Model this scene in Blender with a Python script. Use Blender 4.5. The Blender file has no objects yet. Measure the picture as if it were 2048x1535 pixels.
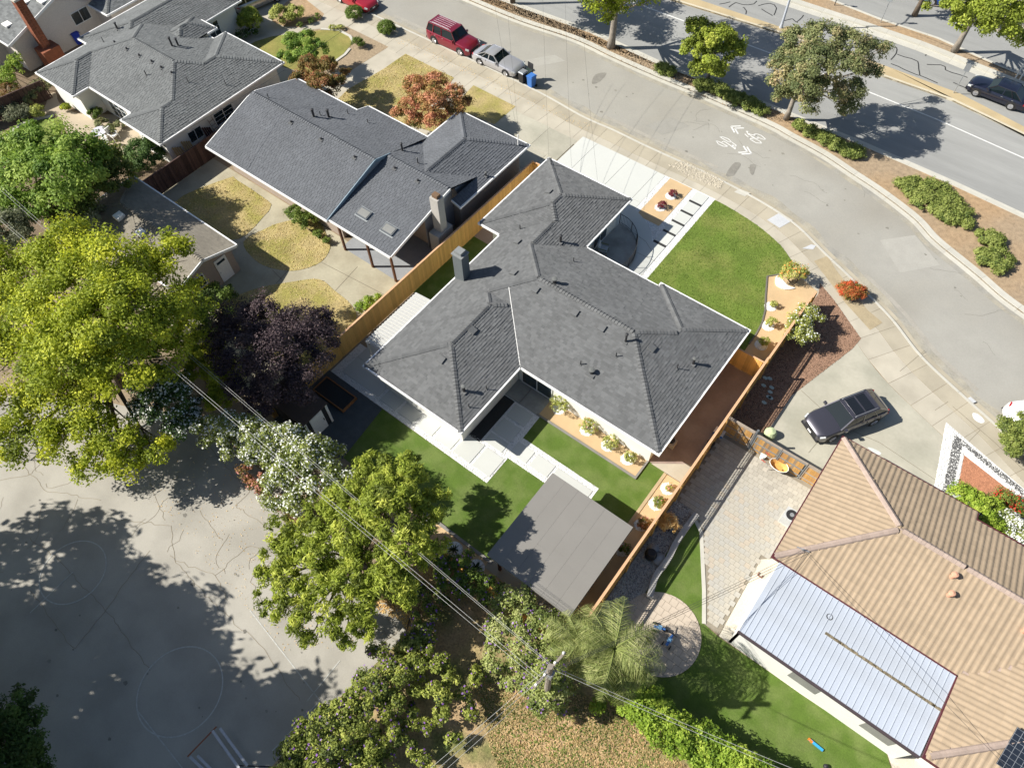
import bpy, math, random
import numpy as np
from mathutils import Vector, Matrix
sc = bpy.context.scene
# ---------------------------------------------------------------- camera
CAM_H = 38.0
F_PX, PITCH, ROLL, YAW = 1430.0, math.radians(57.83), math.radians(-2.11), math.radians(-39.35)
_c, _s = math.cos(-YAW), math.sin(-YAW)
def _w(a, b): return (_c*a-_s*b, _s*a+_c*b)
_cr, _sr = math.cos(ROLL), math.sin(ROLL)
def _ray(px, py):
    x = (px-1024)/F_PX; y = -(py-767.5)/F_PX
    x, y = _cr*x-_sr*y, _sr*x+_cr*y
    cp, sp = math.cos(PITCH), math.sin(PITCH)
    return x, cp+y*sp, -sp+y*cp
def P(px, py, z=0.0):
    """plan position of a surveyed photo point that stands at height z"""
    x, y, d = _ray(px, py); k = (CAM_H-z)/-d
    return _w(x*k, y*k)
def C3(px, py, z=0.0):
    a, b = P(px, py, z); return Vector((a, b, z))
cd = bpy.data.cameras.new('camera'); cam = bpy.data.objects.new('camera', cd); sc.collection.objects.link(cam)
def _v(x, y):   # camera-space image direction -> world
    X = _cr*x-_sr*y; Y = _sr*x+_cr*y
    cp, sp = math.cos(PITCH), math.sin(PITCH)
    a, b = _w(X, Y*sp); return Vector((a, b, Y*cp))
right, up = _v(1, 0), _v(0, 1)
fw = Vector((*_w(0, math.cos(PITCH)), -math.sin(PITCH)))
cam.matrix_world = Matrix(((right.x, up.x, -fw.x, 0), (right.y, up.y, -fw.y, 0), (right.z, up.z, -fw.z, CAM_H), (0, 0, 0, 1)))
cd.sensor_width = 36; cd.lens = 36*F_PX/2048; cd.clip_end = 2000; cd.clip_start = .5
sc.camera = cam
# ---------------------------------------------------------------- light
SUN_AZ, SUN_EL = math.radians(37), math.radians(39.3)      # direction the shadows fall, height of the sun
world = bpy.data.worlds.new('World'); sc.world = world; world.use_nodes = True
nt = world.node_tree; nt.nodes.clear()
sky = nt.nodes.new('ShaderNodeTexSky'); sky.sky_type = 'NISHITA'; sky.sun_disc = False
sky.sun_elevation = SUN_EL; sky.sun_rotation = math.atan2(-math.cos(SUN_AZ), -math.sin(SUN_AZ))
bg = nt.nodes.new('ShaderNodeBackground'); bg.inputs[1].default_value = 0.063
wo = nt.nodes.new('ShaderNodeOutputWorld'); nt.links.new(sky.outputs[0], bg.inputs[0]); nt.links.new(bg.outputs[0], wo.inputs[0])
sd = bpy.data.lights.new('sun', 'SUN'); sd.energy = 5.0; sd.angle = math.radians(.45); sd.color = (1, .955, .875)
sun = bpy.data.objects.new('sun', sd); sc.collection.objects.link(sun)
sdir = Vector((math.cos(SUN_AZ)*math.cos(SUN_EL), math.sin(SUN_AZ)*math.cos(SUN_EL), -math.sin(SUN_EL)))
sun.rotation_euler = sdir.to_track_quat('-Z', 'Y').to_euler(); sun.location = (-30, -30, 60)
sc.view_settings.view_transform = 'Standard'; sc.view_settings.look = 'None'
sc.view_settings.gamma = 1; sc.view_settings.exposure = 0.76
try: sc.view_settings.use_curve_mapping = False
except Exception: pass
sc.render.engine = 'CYCLES'
rnd = random.Random(7); rng = np.random.default_rng(11)
COL = sc.collection
# ---------------------------------------------------------------- materials
MATS = {}; LEAF_GAIN = 1.62
def mat(name, base, rough=.9, var=.12, scale=1.2, var2=.10, scale2=14., alt=None, alts=.35, alt_amt=.6, bump=0., bscale=40., tone=True,
        metal=0., spec=.3, coat=0., stretch=None, alpha=None, trans=0., speck=None):
    if name in MATS: return MATS[name]
    m = bpy.data.materials.new(name); m.use_nodes = True; n = m.node_tree.nodes; l = m.node_tree.links
    b = n['Principled BSDF']; b.inputs['Roughness'].default_value = rough; b.inputs['Metallic'].default_value = metal
    b.inputs['Specular IOR Level'].default_value = spec; b.inputs['Coat Weight'].default_value = coat; b.inputs['Coat Roughness'].default_value = .05
    tc = n.new('ShaderNodeTexCoord'); src = tc.outputs['Object']
    if stretch:
        mp = n.new('ShaderNodeMapping'); l.new(src, mp.inputs[0]); mp.inputs['Scale'].default_value = stretch; src = mp.outputs[0]
    def noise(s, det=3):
        t = n.new('ShaderNodeTexNoise'); t.inputs['Scale'].default_value = s; t.inputs['Detail'].default_value = det
        l.new(src, t.inputs['Vector']); return t.outputs['Fac']
    def math_(op, a, bb):
        t = n.new('ShaderNodeMath'); t.operation = op
        for i, v in enumerate((a, bb)):
            if isinstance(v, (int, float)): t.inputs[i].default_value = v
            else: l.new(v, t.inputs[i])
        return t.outputs[0]
    colr = None
    if alt:
        mx = n.new('ShaderNodeMix'); mx.data_type = 'RGBA'
        rp = n.new('ShaderNodeMapRange'); rp.inputs[1].default_value = .42; rp.inputs[2].default_value = .62; rp.inputs[3].default_value = 0; rp.inputs[4].default_value = alt_amt
        l.new(noise(alts, 5), rp.inputs[0]); l.new(rp.outputs[0], mx.inputs[0])
        mx.inputs[6].default_value = (*base, 1); mx.inputs[7].default_value = (*alt, 1); colr = mx.outputs[2]
    v = math_('MULTIPLY', math_('SUBTRACT', noise(scale, 4), .5), var*4)
    v = math_('ADD', v, math_('MULTIPLY', math_('SUBTRACT', noise(scale2, 3), .5), var2*4))
    v = math_('ADD', v, 1.0)
    if tone:
        at = n.new('ShaderNodeAttribute'); at.attribute_name = 'tone'
        # tone attribute: 0 = default -> factor 1 ; otherwise multiplies
        k = math_('ADD', at.outputs['Fac'], 1.0); v = math_('MULTIPLY', v, k)
    sc_ = n.new('ShaderNodeVectorMath'); sc_.operation = 'SCALE'
    if colr is None: sc_.inputs[0].default_value = base
    else: l.new(colr, sc_.inputs[0])
    l.new(v, sc_.inputs['Scale'])
    l.new(sc_.outputs[0], b.inputs['Base Color'])
    if bump:
        bp = n.new('ShaderNodeBump'); bp.inputs['Strength'].default_value = bump; bp.inputs['Distance'].default_value = .03
        l.new(noise(bscale, 3), bp.inputs['Height']); l.new(bp.outputs[0], b.inputs['Normal'])
    MATS[name] = m; return m
def leafmat(name, ca, cb, cc=None, transl=.35, rough=.65):
    if name in MATS: return MATS[name]
    m = bpy.data.materials.new(name); m.use_nodes = True; n = m.node_tree.nodes; l = m.node_tree.links; n.clear()
    at = n.new('ShaderNodeAttribute'); at.attribute_name = 'tone'
    rp = n.new('ShaderNodeValToRGB'); e = rp.color_ramp.elements
    g_ = LEAF_GAIN if not name.startswith('petal') else 1.0; ca, cb, cc = [None if c is None else tuple(min(.85, v*g_) for v in c) for c in (ca, cb, cc)]
    e[0].color = (*ca, 1); e[1].color = (*(cc or cb), 1); e[1].position = 1
    if cc: k = e.new(.5); k.color = (*cb, 1)
    l.new(at.outputs['Fac'], rp.inputs[0])
    p = n.new('ShaderNodeBsdfPrincipled'); p.inputs['Roughness'].default_value = rough; p.inputs['Specular IOR Level'].default_value = .35
    t = n.new('ShaderNodeBsdfTranslucent'); mx = n.new('ShaderNodeMixShader'); mx.inputs[0].default_value = transl
    l.new(rp.outputs[0], p.inputs['Base Color']); l.new(rp.outputs[0], t.inputs[0])
    l.new(p.outputs[0], mx.inputs[1]); l.new(t.outputs[0], mx.inputs[2])
    o = n.new('ShaderNodeOutputMaterial'); l.new(mx.outputs[0], o.inputs[0]); MATS[name] = m; return m
def glass(name='window_glass', col=(.02, .035, .045), rough=.08):
    if name in MATS: return MATS[name]
    m = bpy.data.materials.new(name); m.use_nodes = True; b = m.node_tree.nodes['Principled BSDF']
    b.inputs['Base Color'].default_value = (*col, 1); b.inputs['Roughness'].default_value = rough; b.inputs['Specular IOR Level'].default_value = .9
    b.inputs['Coat Weight'].default_value = .6; MATS[name] = m; return m
# ---------------------------------------------------------------- objects
WL = {}
def link(o, parent=None, wloc=(0, 0, 0)):
    COL.objects.link(o)
    if parent is not None:
        o.parent = parent; pl = WL[parent]; o.location = (wloc[0]-pl[0], wloc[1]-pl[1], wloc[2]-pl[2])
    else: o.location = wloc
    WL[o] = Vector(wloc); return o
def tag(o, label=None, cat=None, group=None, kind=None):
    if label: o['label'] = label
    if cat: o['category'] = cat
    if group: o['group'] = group
    if kind: o['kind'] = kind
    return o
def thing(name, label, cat, loc, group=None):
    o = bpy.data.objects.new(name, None); o.empty_display_size = .3; link(o, None, loc); return tag(o, label, cat, group)
class MB:
    def __init__(s): s.v = []; s.f = []; s.t = []
    def face(s, pts, tone=0.):
        k = len(s.v); s.v += [tuple(p) for p in pts]; s.f.append(tuple(range(k, k+len(pts)))); s.t.append(tone); return s
    def box(s, x0, y0, z0, x1, y1, z1, tone=0.):
        k = len(s.v); s.v += [(x0, y0, z0), (x1, y0, z0), (x1, y1, z0), (x0, y1, z0), (x0, y0, z1), (x1, y0, z1), (x1, y1, z1), (x0, y1, z1)]
        for q in ((0, 3, 2, 1), (4, 5, 6, 7), (0, 1, 5, 4), (1, 2, 6, 5), (2, 3, 7, 6), (3, 0, 4, 7)): s.f.append(tuple(k+i for i in q)); s.t.append(tone)
        return s
    def bar(s, a, b, w, h, tone=0., upv=(0, 0, 1)):
        a, b = Vector(a), Vector(b); d = (b-a)
        if d.length < 1e-6: return s
        d.normalize(); u = Vector(upv)
        if abs(d.dot(u)) > .98: u = Vector((1, 0, 0))
        sd_ = d.cross(u).normalized(); u = sd_.cross(d).normalized(); k = len(s.v)
        for q in (a, b):
            for (i, j) in ((-1, -1), (1, -1), (1, 1), (-1, 1)): s.v.append(tuple(q+sd_*i*w/2+u*j*h/2))
        for q in ((0, 1, 2, 3), (7, 6, 5, 4), (0, 4, 5, 1), (1, 5, 6, 2), (2, 6, 7, 3), (3, 7, 4, 0)): s.f.append(tuple(k+i for i in q)); s.t.append(tone)
        return s
    def tube(s, pts, rad, n=8, tone=0., cap=True):
        pts = [Vector(p) for p in pts]; k0 = len(s.v); R = rad if isinstance(rad, (list, tuple)) else [rad]*len(pts)
        for i, p in enumerate(pts):
            d = (pts[min(i+1, len(pts)-1)]-pts[max(i-1, 0)]).normalized(); u = Vector((0, 0, 1)) if abs(d.z) < .9 else Vector((1, 0, 0))
            a = d.cross(u).normalized(); b = d.cross(a)
            for j in range(n):
                t = 2*math.pi*j/n; s.v.append(tuple(p+(a*math.cos(t)+b*math.sin(t))*R[i]))
        for i in range(len(pts)-1):
            for j in range(n):
                q = k0+i*n; s.f.append((q+j, q+(j+1) % n, q+n+(j+1) % n, q+n+j)); s.t.append(tone)
        if cap:
            s.f.append(tuple(k0+j for j in range(n))[::-1]); s.t.append(tone); e = k0+(len(pts)-1)*n; s.f.append(tuple(e+j for j in range(n))); s.t.append(tone)
        return s
    def lathe(s, cx, cy, prof, n=16, tone=0.):
        k0 = len(s.v)
        for (r, z) in prof:
            for j in range(n): t = 2*math.pi*j/n; s.v.append((cx+r*math.cos(t), cy+r*math.sin(t), z))
        for i in range(len(prof)-1):
            for j in range(n): q = k0+i*n; s.f.append((q+j, q+(j+1) % n, q+n+(j+1) % n, q+n+j)); s.t.append(tone)
        s.f.append(tuple(k0+j for j in range(n))[::-1]); s.t.append(tone); e = k0+(len(prof)-1)*n; s.f.append(tuple(e+j for j in range(n))); s.t.append(tone)
        return s
    def prism(s, poly, z0, z1, tone=0.):
        n = len(poly); k = len(s.v); s.v += [(p[0], p[1], z0) for p in poly]+[(p[0], p[1], z1) for p in poly]
        a = sum(poly[i][0]*poly[(i+1) % n][1]-poly[(i+1) % n][0]*poly[i][1] for i in range(n))
        r = list(range(n)); 
        if a < 0: r = r[::-1]
        s.f.append(tuple(k+i for i in r[::-1])); s.t.append(tone); s.f.append(tuple(k+n+i for i in r)); s.t.append(tone)
        for i in range(n): p, q = r[i], r[(i+1) % n]; s.f.append((k+p, k+q, k+n+q, k+n+p)); s.t.append(tone)
        return s
    def mesh(s, name, m, smooth=False):
        me = bpy.data.meshes.new(name); me.from_pydata(s.v, [], s.f)
        if isinstance(m, (list, tuple)): [me.materials.append(x) for x in m]
        else: me.materials.append(m)
        if any(s.t):
            a = me.attributes.new('tone', 'FLOAT', 'FACE'); a.data.foreach_set('value', s.t)
        if smooth: me.polygons.foreach_set('use_smooth', [True]*len(me.polygons))
        me.update(); return me
    def obj(s, name, m, parent=None, smooth=False, kind=None, wloc=(0, 0, 0), label=None):
        o = bpy.data.objects.new(name, s.mesh(name, m, smooth)); link(o, parent, wloc)
        if kind: o['kind'] = kind
        if label: o['label'] = label
        return o
def inst(name, me, parent, wloc, rot=(0, 0, 0), scl=None):
    o = bpy.data.objects.new(name, me); link(o, parent, wloc); o.rotation_euler = rot
    if scl: o.scale = scl
    return o
def px(pts, z=0.): return [P(a, b, z) for a, b in pts]
def sheet(name, poly, z, m, parent=None, kind='structure', h=None, label=None):
    mb = MB(); n = len(poly); a = sum(poly[i][0]*poly[(i+1) % n][1]-poly[(i+1) % n][0]*poly[i][1] for i in range(n))
    if a < 0: poly = poly[::-1]
    if h: mb.prism(poly, z-h, z)
    else: mb.face([(p[0], p[1], z) for p in poly])
    o = mb.obj(name, m, parent)
    if parent is None and kind: o['kind'] = kind
    if label: o['label'] = label
    return o
def R4(x0, y0, x1, y1): return [(x0, y0), (x1, y0), (x1, y1), (x0, y1)]
def spline(pts, n=6, closed=False):
    out = []; N = len(pts)
    for i in range(N if closed else N-1):
        p0 = pts[(i-1) % N] if closed or i > 0 else pts[0]; p1 = pts[i]; p2 = pts[(i+1) % N]; p3 = pts[(i+2) % N] if closed or i+2 < N else pts[-1]
        for k in range(n):
            t = k/n; out.append(tuple(.5*((2*b)+(-a+c)*t+(2*a-5*b+4*c-d)*t*t+(-a+3*b-3*c+d)*t**3) for a, b, c, d in zip(p0, p1, p2, p3)))
    if not closed: out.append(tuple(pts[-1]))
    return out
def inside(x, y, poly):
    r = False; j = len(poly)-1
    for i in range(len(poly)):
        xi, yi = poly[i][:2]; xj, yj = poly[j][:2]
        if (yi > y) != (yj > y) and x < (xj-xi)*(y-yi)/(yj-yi)+xi: r = not r
        j = i
    return r
def clip(poly, a, b, c):
    """keep a*x+b*y+c >= 0"""
    out = []; n = len(poly)
    for i in range(n):
        p, q = poly[i], poly[(i+1) % n]; dp = a*p[0]+b*p[1]+c; dq = a*q[0]+b*q[1]+c
        if dp >= -1e-9: out.append(p)
        if (dp > 1e-9 and dq < -1e-9) or (dp < -1e-9 and dq > 1e-9):
            t = dp/(dp-dq); out.append((p[0]+(q[0]-p[0])*t, p[1]+(q[1]-p[1])*t))
    return out
def area(poly): return abs(sum(poly[i][0]*poly[(i+1) % len(poly)][1]-poly[(i+1) % len(poly)][0]*poly[i][1] for i in range(len(poly))))/2 if len(poly) > 2 else 0
def offset_line(pts, d):
    out = []; n = len(pts)
    for i in range(n):
        a = pts[max(i-1, 0)]; b = pts[min(i+1, n-1)]; dx, dy = b[0]-a[0], b[1]-a[1]; L = math.hypot(dx, dy) or 1
        out.append((pts[i][0]-dy/L*d, pts[i][1]+dx/L*d))
    return out
def resample(pts, step):
    out = [pts[0]]; acc = 0
    for a, b in zip(pts, pts[1:]):
        L = math.hypot(b[0]-a[0], b[1]-a[1]); d = step-acc
        while d <= L: t = d/L; out.append((a[0]+(b[0]-a[0])*t, a[1]+(b[1]-a[1])*t)); d += step
        acc = (acc+L) % step
    out.append(pts[-1]); return out
def ribbon(mb, line, o0, o1, z0, z1, gap=.0, every=1, tones=0.):
    A, B = offset_line(line, o0), offset_line(line, o1)
    i = 0
    while i < len(line)-1:
        j = min(i+every, len(line)-1); ts = rnd.uniform(-tones, tones)
        a = A[i:j+1]; b = B[i:j+1]
        if gap:
            def tr(q):
                q = list(q); d = (q[1][0]-q[0][0], q[1][1]-q[0][1]); L = math.hypot(*d) or 1; q[0] = (q[0][0]+d[0]/L*gap, q[0][1]+d[1]/L*gap); return q
            a, b = tr(a), tr(b)
        mb.prism(a+b[::-1], z0, z1, ts); i = j
    return mb
# ================================================================ setting: ground, roads, paving
m_dirt = mat('bare_dirt', (.27, .21, .14), alt=(.17, .13, .08), alts=.4, bump=.6, bscale=25)
m_asph = mat('worn_asphalt', (.315, .305, .272), var=.06, scale=.8, var2=.05, scale2=11, alt=(.255, .24, .205), alts=.10, alt_amt=.85, bump=.25, bscale=60)
m_asph2 = mat('main_road_asphalt', (.26, .262, .252), var=.09, scale=1.2, var2=.04, scale2=11, alt=(.33, .33, .315), alts=.08, stretch=(.12, 1, 1), bump=.25, bscale=60)
m_conc = mat('old_concrete', (.385, .345, .265), var=.06, scale=.6, var2=.04, scale2=12, alt=(.29, .26, .2), alts=.45, bump=.15)
m_walk = mat('pale_concrete', (.43, .395, .32), var=.06, scale=.7, var2=.03, scale2=12, alt=(.33, .30, .24), alts=.5)
m_drive = mat('new_concrete', (.50, .51, .48), var=.025, scale=.5, var2=.015, scale2=9)
m_kerb = mat('kerb_concrete', (.46, .445, .39), var=.07, scale=1.5, var2=.04)
m_stain = mat('stained_driveway_concrete', (.395, .375, .305), var=.08, scale=.45, var2=.05, scale2=5, alt=(.27, .265, .21), alts=.35)
m_seam = mat('joint_grit', (.16, .14, .1), var=.2)  # dark grit colour for slab joints and the bed under the driveway
m_tar = mat('crack_sealant', (.035, .035, .035), rough=.6, var=.1)
m_paint = mat('road_paint', (.62, .62, .6), var=.1, scale=5)
m_mulch = mat('dry_mulch', (.31, .235, .155), var=.22, scale=3, var2=.25, scale2=22, alt=(.37, .24, .125), alts=.15, bump=1, bscale=18)
m_bark = mat('red_bark_chips', (.27, .165, .11), var=.2, scale=6, var2=.35, scale2=28, bump=1, bscale=25)
m_redrock = mat('red_lava_rock', (.40, .18, .10), var=.2, scale=6, var2=.35, scale2=25, bump=1, bscale=22)
m_dg = mat('tan_decomposed_granite', (.50, .36, .205), var=.08, scale=1.2, var2=.07, scale2=30, bump=.4, bscale=60)
m_peb = mat('white_pebble', (.68, .68, .66), var=.12, scale=14, var2=.22, scale2=30, bump=1, bscale=22)
m_lawn = mat('green_lawn', (.115, .17, .026), var=.2, scale=.7, var2=.26, scale2=9, alt=(.185, .205, .05), alts=.45, alt_amt=.8, bump=.9, bscale=45)
m_turf = mat('artificial_turf', (.085, .14, .020), var=.10, scale=1.3, var2=.14, scale2=12, alt=(.15, .19, .055), alts=.9, bump=.7, bscale=50)
m_dry = mat('dry_lawn', (.39, .31, .14), var=.2, scale=1.1, var2=.3, scale2=9, alt=(.24, .22, .055), alts=.55, alt_amt=.9, bump=1, bscale=30)
m_weed = mat('dry_weedy_ground', (.40, .28, .155), var=.25, scale=1.2, var2=.35, scale2=9, alt=(.17, .17, .06), alts=.45, alt_amt=1, bump=1, bscale=24)
m_court = mat('court_asphalt', (.365, .345, .30), var=.07, scale=.5, var2=.05, scale2=14, alt=(.275, .26, .225), alts=.3, alt_amt=.75, bump=.2, bscale=60)
m_slate = mat('dark_slate', (.075, .085, .09), var=.15, scale=2, var2=.1)
m_stamp = mat('brown_stained_concrete', (.27, .205, .175), var=.15, scale=.8, var2=.06, scale2=6, alt=(.36, .30, .26), alts=.5, rough=.6)
m_white = mat('white_paint', (.76, .75, .72), var=.03, rough=.6)
m_blackstrip = mat('black_pebble', (.035, .035, .035), var=.3, scale=20)
m_porch = mat('porch_concrete', (.33, .33, .31), var=.14, scale=1.1, var2=.07, scale2=5, alt=(.22, .21, .19), alts=.8)
m_patio = mat('beige_patio_concrete', (.40, .335, .245), var=.06, scale=.8, var2=.04)
m_tanstrip = mat('cream_concrete', (.55, .51, .42), var=.05, scale=.9)

RZ = -.12
sheet('ground', R4(-400, -300, 300, 500), -.145, m_dirt)
sheet('frontage_road', R4(-200, 20, 120, 56), -.124, m_asph)
def ext(l, a=120, b=60):
    l = list(l); d0 = (l[0][0]-l[1][0], l[0][1]-l[1][1]); k = math.hypot(*d0); d1 = (l[-1][0]-l[-2][0], l[-1][1]-l[-2][1]); q = math.hypot(*d1)
    return [(l[0][0]+d0[0]/k*a, l[0][1]+d0[1]/k*a)]+l+[(l[-1][0]+d1[0]/q*b, l[-1][1]+d1[1]/q*b)]
NK = [(-170, 43.1), (-60, 43.1), (-44, 43.1), (-32, 43.0)]+px([(1165, 231), (1228, 259), (1290, 289), (1369, 325), (1431, 353), (1525, 403), (1595, 450), (1652, 506), (1705, 556), (1783, 634), (1845, 712), (1939, 800), (1995, 850), (2048, 905)])
NKs = resample(ext(spline(NK, 8), 1, 40), .5)
M1 = (px([(940, 0), (1040, 41), (1150, 78), (1231, 116), (1322, 156), (1415, 194), (1540, 250), (1580, 272), (1648, 309), (1705, 347), (1761, 384), (1830, 437), (1870, 480), (1952, 547), (2002, 591), (2048, 625)]))
M1s = resample(ext(spline(M1, 6)), .5)
M2s = resample(ext(px([(1062, 19), (1181, 62), (1312, 122), (1542, 212), (1627, 247), (1705, 278), (1814, 325), (1908, 366), (2048, 431)])), .5)
NE_ = ext(px([(1408, 19), (1564, 67), (1761, 150), (1905, 200), (2048, 269)])); FE_ = ext(px([(1408, 3), (1564, 55), (1777, 134), (1920, 187), (2048, 253)]))
FK = ext(px([(1586, 0), (1720, 44), (1845, 87), (2033, 162)])); FM = ext(px([(1667, 0), (1761, 37), (1877, 75), (2002, 131), (2048, 150)])); SF = ext(px([(1860, 0), (1895, 16), (2048, 84)]))
sheet('main_road', M2s+[(120, 200), (-260, 200)], RZ, m_asph2)
# lots: everything on the near side of the kerb
lots = sheet('lot_ground', NKs+[(140, -120), (-260, -120), (-260, 43.1)], -.012, m_dirt, h=.12)
# median
med = sheet('median_strip', M1s+M2s[::-1], -.01, m_mulch, h=.1)
mb = MB(); ribbon(mb, M1s, 0, .46, RZ-.02, .03, gap=.012, every=6, tones=.04); mb.obj('kerb', m_kerb)['kind'] = 'structure'
mb = MB(); ribbon(mb, M1s, -.35, 0, RZ-.02, RZ+.014, gap=.012, every=6, tones=.05); mb.obj('gutter', m_kerb)['kind'] = 'structure'
mb = MB(); ribbon(mb, M2s, -.3, 0, RZ-.02, .02, gap=.012, every=6, tones=.04); ribbon(mb, M2s, 0, .4, RZ-.01, RZ+.012, gap=.01, every=8, tones=.04); mb.obj('kerb', m_kerb)['kind'] = 'structure'
# narrow raised island in the main road
sheet('traffic_island', NE_+FE_[::-1], .0, mat('tan_island_concrete', (.42, .335, .20), var=.1, scale=.7), h=.12)
mb = MB(); ribbon(mb, resample(NE_, .5), 0, .22, RZ, .02, gap=.01, every=6, tones=.04); mb.obj('kerb', mat('cream_kerb_concrete', (.50, .45, .34), var=.06))['kind'] = 'structure'
sheet('far_median_strip', FK+FM[::-1], -.005, m_mulch, h=.11)
mb = MB(); ribbon(mb, resample(FK, .5), -.3, .3, RZ-.01, .02, gap=.01, every=6, tones=.05); ribbon(mb, resample(FK, .5), -1.1, -.31, RZ-.01, RZ+.012, gap=.01, every=6, tones=.05)
ribbon(mb, resample(FM, .5), -.25, 0, RZ-.01, .02, gap=.01, every=6, tones=.05); mb.obj('kerb', m_kerb)['kind'] = 'structure'
sheet('far_sidewalk', SF+[(120, 140), (-200, 140)], -.0, m_conc, h=.11)
# kerb and sidewalk slabs on the near side
m_gd = mat('gutter_dirt', (.325, .30, .24), var=.14, scale=1.5, var2=.12, scale2=9, alt=(.275, .265, .235), alts=.6, alt_amt=1)
for ln, o0, o1 in ((NKs, .42, .95), (NKs, .95, 1.25), (M1s, -.8, -.35)):
    mb = MB(); A_, B_ = offset_line(ln, o0), offset_line(ln, o1)
    for i in range(len(ln)-1):
        w0 = .12*math.sin(i*.9)+.1*math.sin(i*.37+2); w1 = .12*math.sin(i*.9+.9)+.1*math.sin(i*.37+2.37)
        if -90 < ln[i][0] < 40 and (o0 != .95 or math.sin(i*.13) > .2): zz = RZ+(.004 if o0 == .95 else .002); mb.face([(*A_[i], zz), (*A_[i+1], zz), (B_[i+1][0], B_[i+1][1]+(w1 if o0 != .95 else 0), zz), (B_[i][0], B_[i][1]+(w0 if o0 != .95 else 0), zz)])
    mb.obj('gutter_dirt', m_gd if o0 != .95 else mat('gutter_dirt_thin', (.318, .30, .26), var=.08, scale=2))['kind'] = 'structure'
for q_, t_ in ((((1290, 250), (1345, 235), (1380, 252), (1325, 270)), .9), (((1760, 480), (1830, 470), (1880, 530), (1800, 545)), 1.1), (((1050, 120), (1110, 110), (1130, 122), (1072, 133)), 1.06)):
    sheet('road_patch', px(q_, RZ), RZ+.001, mat('asphalt_patch_%d' % int(t_*100), (.312*t_, .302*t_, .27*t_), var=.06, var2=.06, bump=.25, bscale=60))
mb = MB(); ribbon(mb, NKs, 0, .42, RZ-.02, RZ+.014, gap=.012, every=6, tones=.05); mb.obj('gutter', m_conc)['kind'] = 'structure'
mb = MB(); ribbon(mb, NKs, -.17, 0, RZ-.02, .018, gap=.012, every=6, tones=.06); mb.obj('kerb', m_kerb)['kind'] = 'structure'
sw = bpy.data.objects.new('sidewalk', None); link(sw); sw['kind'] = 'structure'
W1 = resample(NKs, 1.6); 
for (o0, o1, m) in ((-1.42, -.185, m_conc), (-3.3, -1.44, m_walk)):
    A, B = offset_line(W1, o0), offset_line(W1, o1)
    for i in range(len(W1)-1):
        if not -75 < W1[i][0] < 24: continue
        def lp(p, q, t): return (p[0]+(q[0]-p[0])*t, p[1]+(q[1]-p[1])*t)
        MB().prism([lp(A[i], A[i+1], .006), lp(A[i], A[i+1], .994), lp(B[i], B[i+1], .994), lp(B[i], B[i+1], .006)], -.03, rnd.uniform(.0, .004), rnd.uniform(-.04, .04)).obj('slab', m, sw)
# exposed aggregate and patches in the parking strip
sheet('cobble_strip', px([(1335, 328), (1367, 320), (1452, 362), (1440, 379), (1375, 352)]), .012, m_conc)
def pebbles(name, poly, n, r0, r1, z, m, parent=None, kind='stuff', tv=.25, excl=()):
    xs = [p[0] for p in poly]; ys = [p[1] for p in poly]; V = []; Fc = []; T = []; k = 0; tries = 0; got = 0
    base = [(1, 0, 0), (.3, .9, 0), (-.8, .6, 0), (-.8, -.6, 0), (.3, -.9, 0), (0, 0, 1)]
    while got < n and tries < n*8:
        tries += 1; x = rnd.uniform(min(xs), max(xs)); y = rnd.uniform(min(ys), max(ys))
        if not inside(x, y, poly) or any(inside(x, y, e) for e in excl): continue
        r = rnd.uniform(r0, r1); a = rnd.uniform(0, 6.28); ca, sa = math.cos(a), math.sin(a); el = rnd.uniform(.6, 1)
        for (u, v, w) in base: u *= r; v *= r*el; V.append((x+u*ca-v*sa, y+u*sa+v*ca, z+w*r*.75))
        t = rnd.uniform(-tv, tv*.3)
        for i in range(5): Fc.append((k+i, k+(i+1) % 5, k+5)); T.append(t)
        k += 6; got += 1
    mb = MB(); mb.v, mb.f, mb.t = V, Fc, T; o = mb.obj(name, m, parent)
    if kind: o['kind'] = kind
    return o
pebbles('cobbles', px([(1337, 330), (1367, 321), (1450, 362), (1438, 378), (1375, 352)]), 1100, .035, .075, .012, mat('cobble', (.47, .425, .34), var=.1, scale=9), tv=.3)
for q in (((1534, 440), (1560, 425), (1585, 441), (1559, 456)), ((1604, 497), (1622, 489), (1632, 491), (1626, 499)), ((1935, 796), (1941, 793), (1953, 803), (1946, 806))):
    sheet('utility_cover', px(q), .016, mat('white_cover_plate', (.46, .47, .48), var=.06), None)
sheet('utility_cover', px([(1468, 384), (1478, 378), (1500, 386), (1490, 393)]), .014, m_kerb)
# soil squares in the parking strip
sheet('parking_strip_soil', px([(1628, 522), (1655, 512), (1672, 540), (1735, 620), (1765, 645), (1740, 660), (1690, 605)]), .014, mat('sandy_soil', (.34, .28, .18), var=.12, scale=2, var2=.12))
# ---- main lot
sheet('driveway_bed', R4(-24.9, 30, -17.15, 40.45), .0, m_seam)
dv = bpy.data.objects.new('driveway', None); link(dv); dv['kind'] = 'structure'
xs = [-24.85, -23.45, -20.4, -17.95, -17.2]; ys = [33.0, 36.8, 40.4]
for i in range(4):
    for j in range(2): MB().prism(R4(xs[i]+.012, ys[j]+.012, xs[i+1]-.012, ys[j+1]-.012), 0, .022, rnd.uniform(-.02, .02)).obj('slab', m_drive, dv)
for (x0, y0, x1, y1) in ((-27.6, 34.6, -25.95, 36.9), (-25.9, 34.6, -24.95, 36.9), (-27.6, 36.95, -24.95, 39.7), (-31.5, 34.6, -27.65, 37.2), (-31.5, 37.25, -27.65, 39.75)):
    MB().prism(R4(x0, y0, x1, y1), -.01, .012, rnd.uniform(-.08, .05)).obj('slab', m_stain, dv)
pb = sheet('pebble_bed', R4(-17.2, 28.2, -12.93, 40.42), .004, m_peb)
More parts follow.
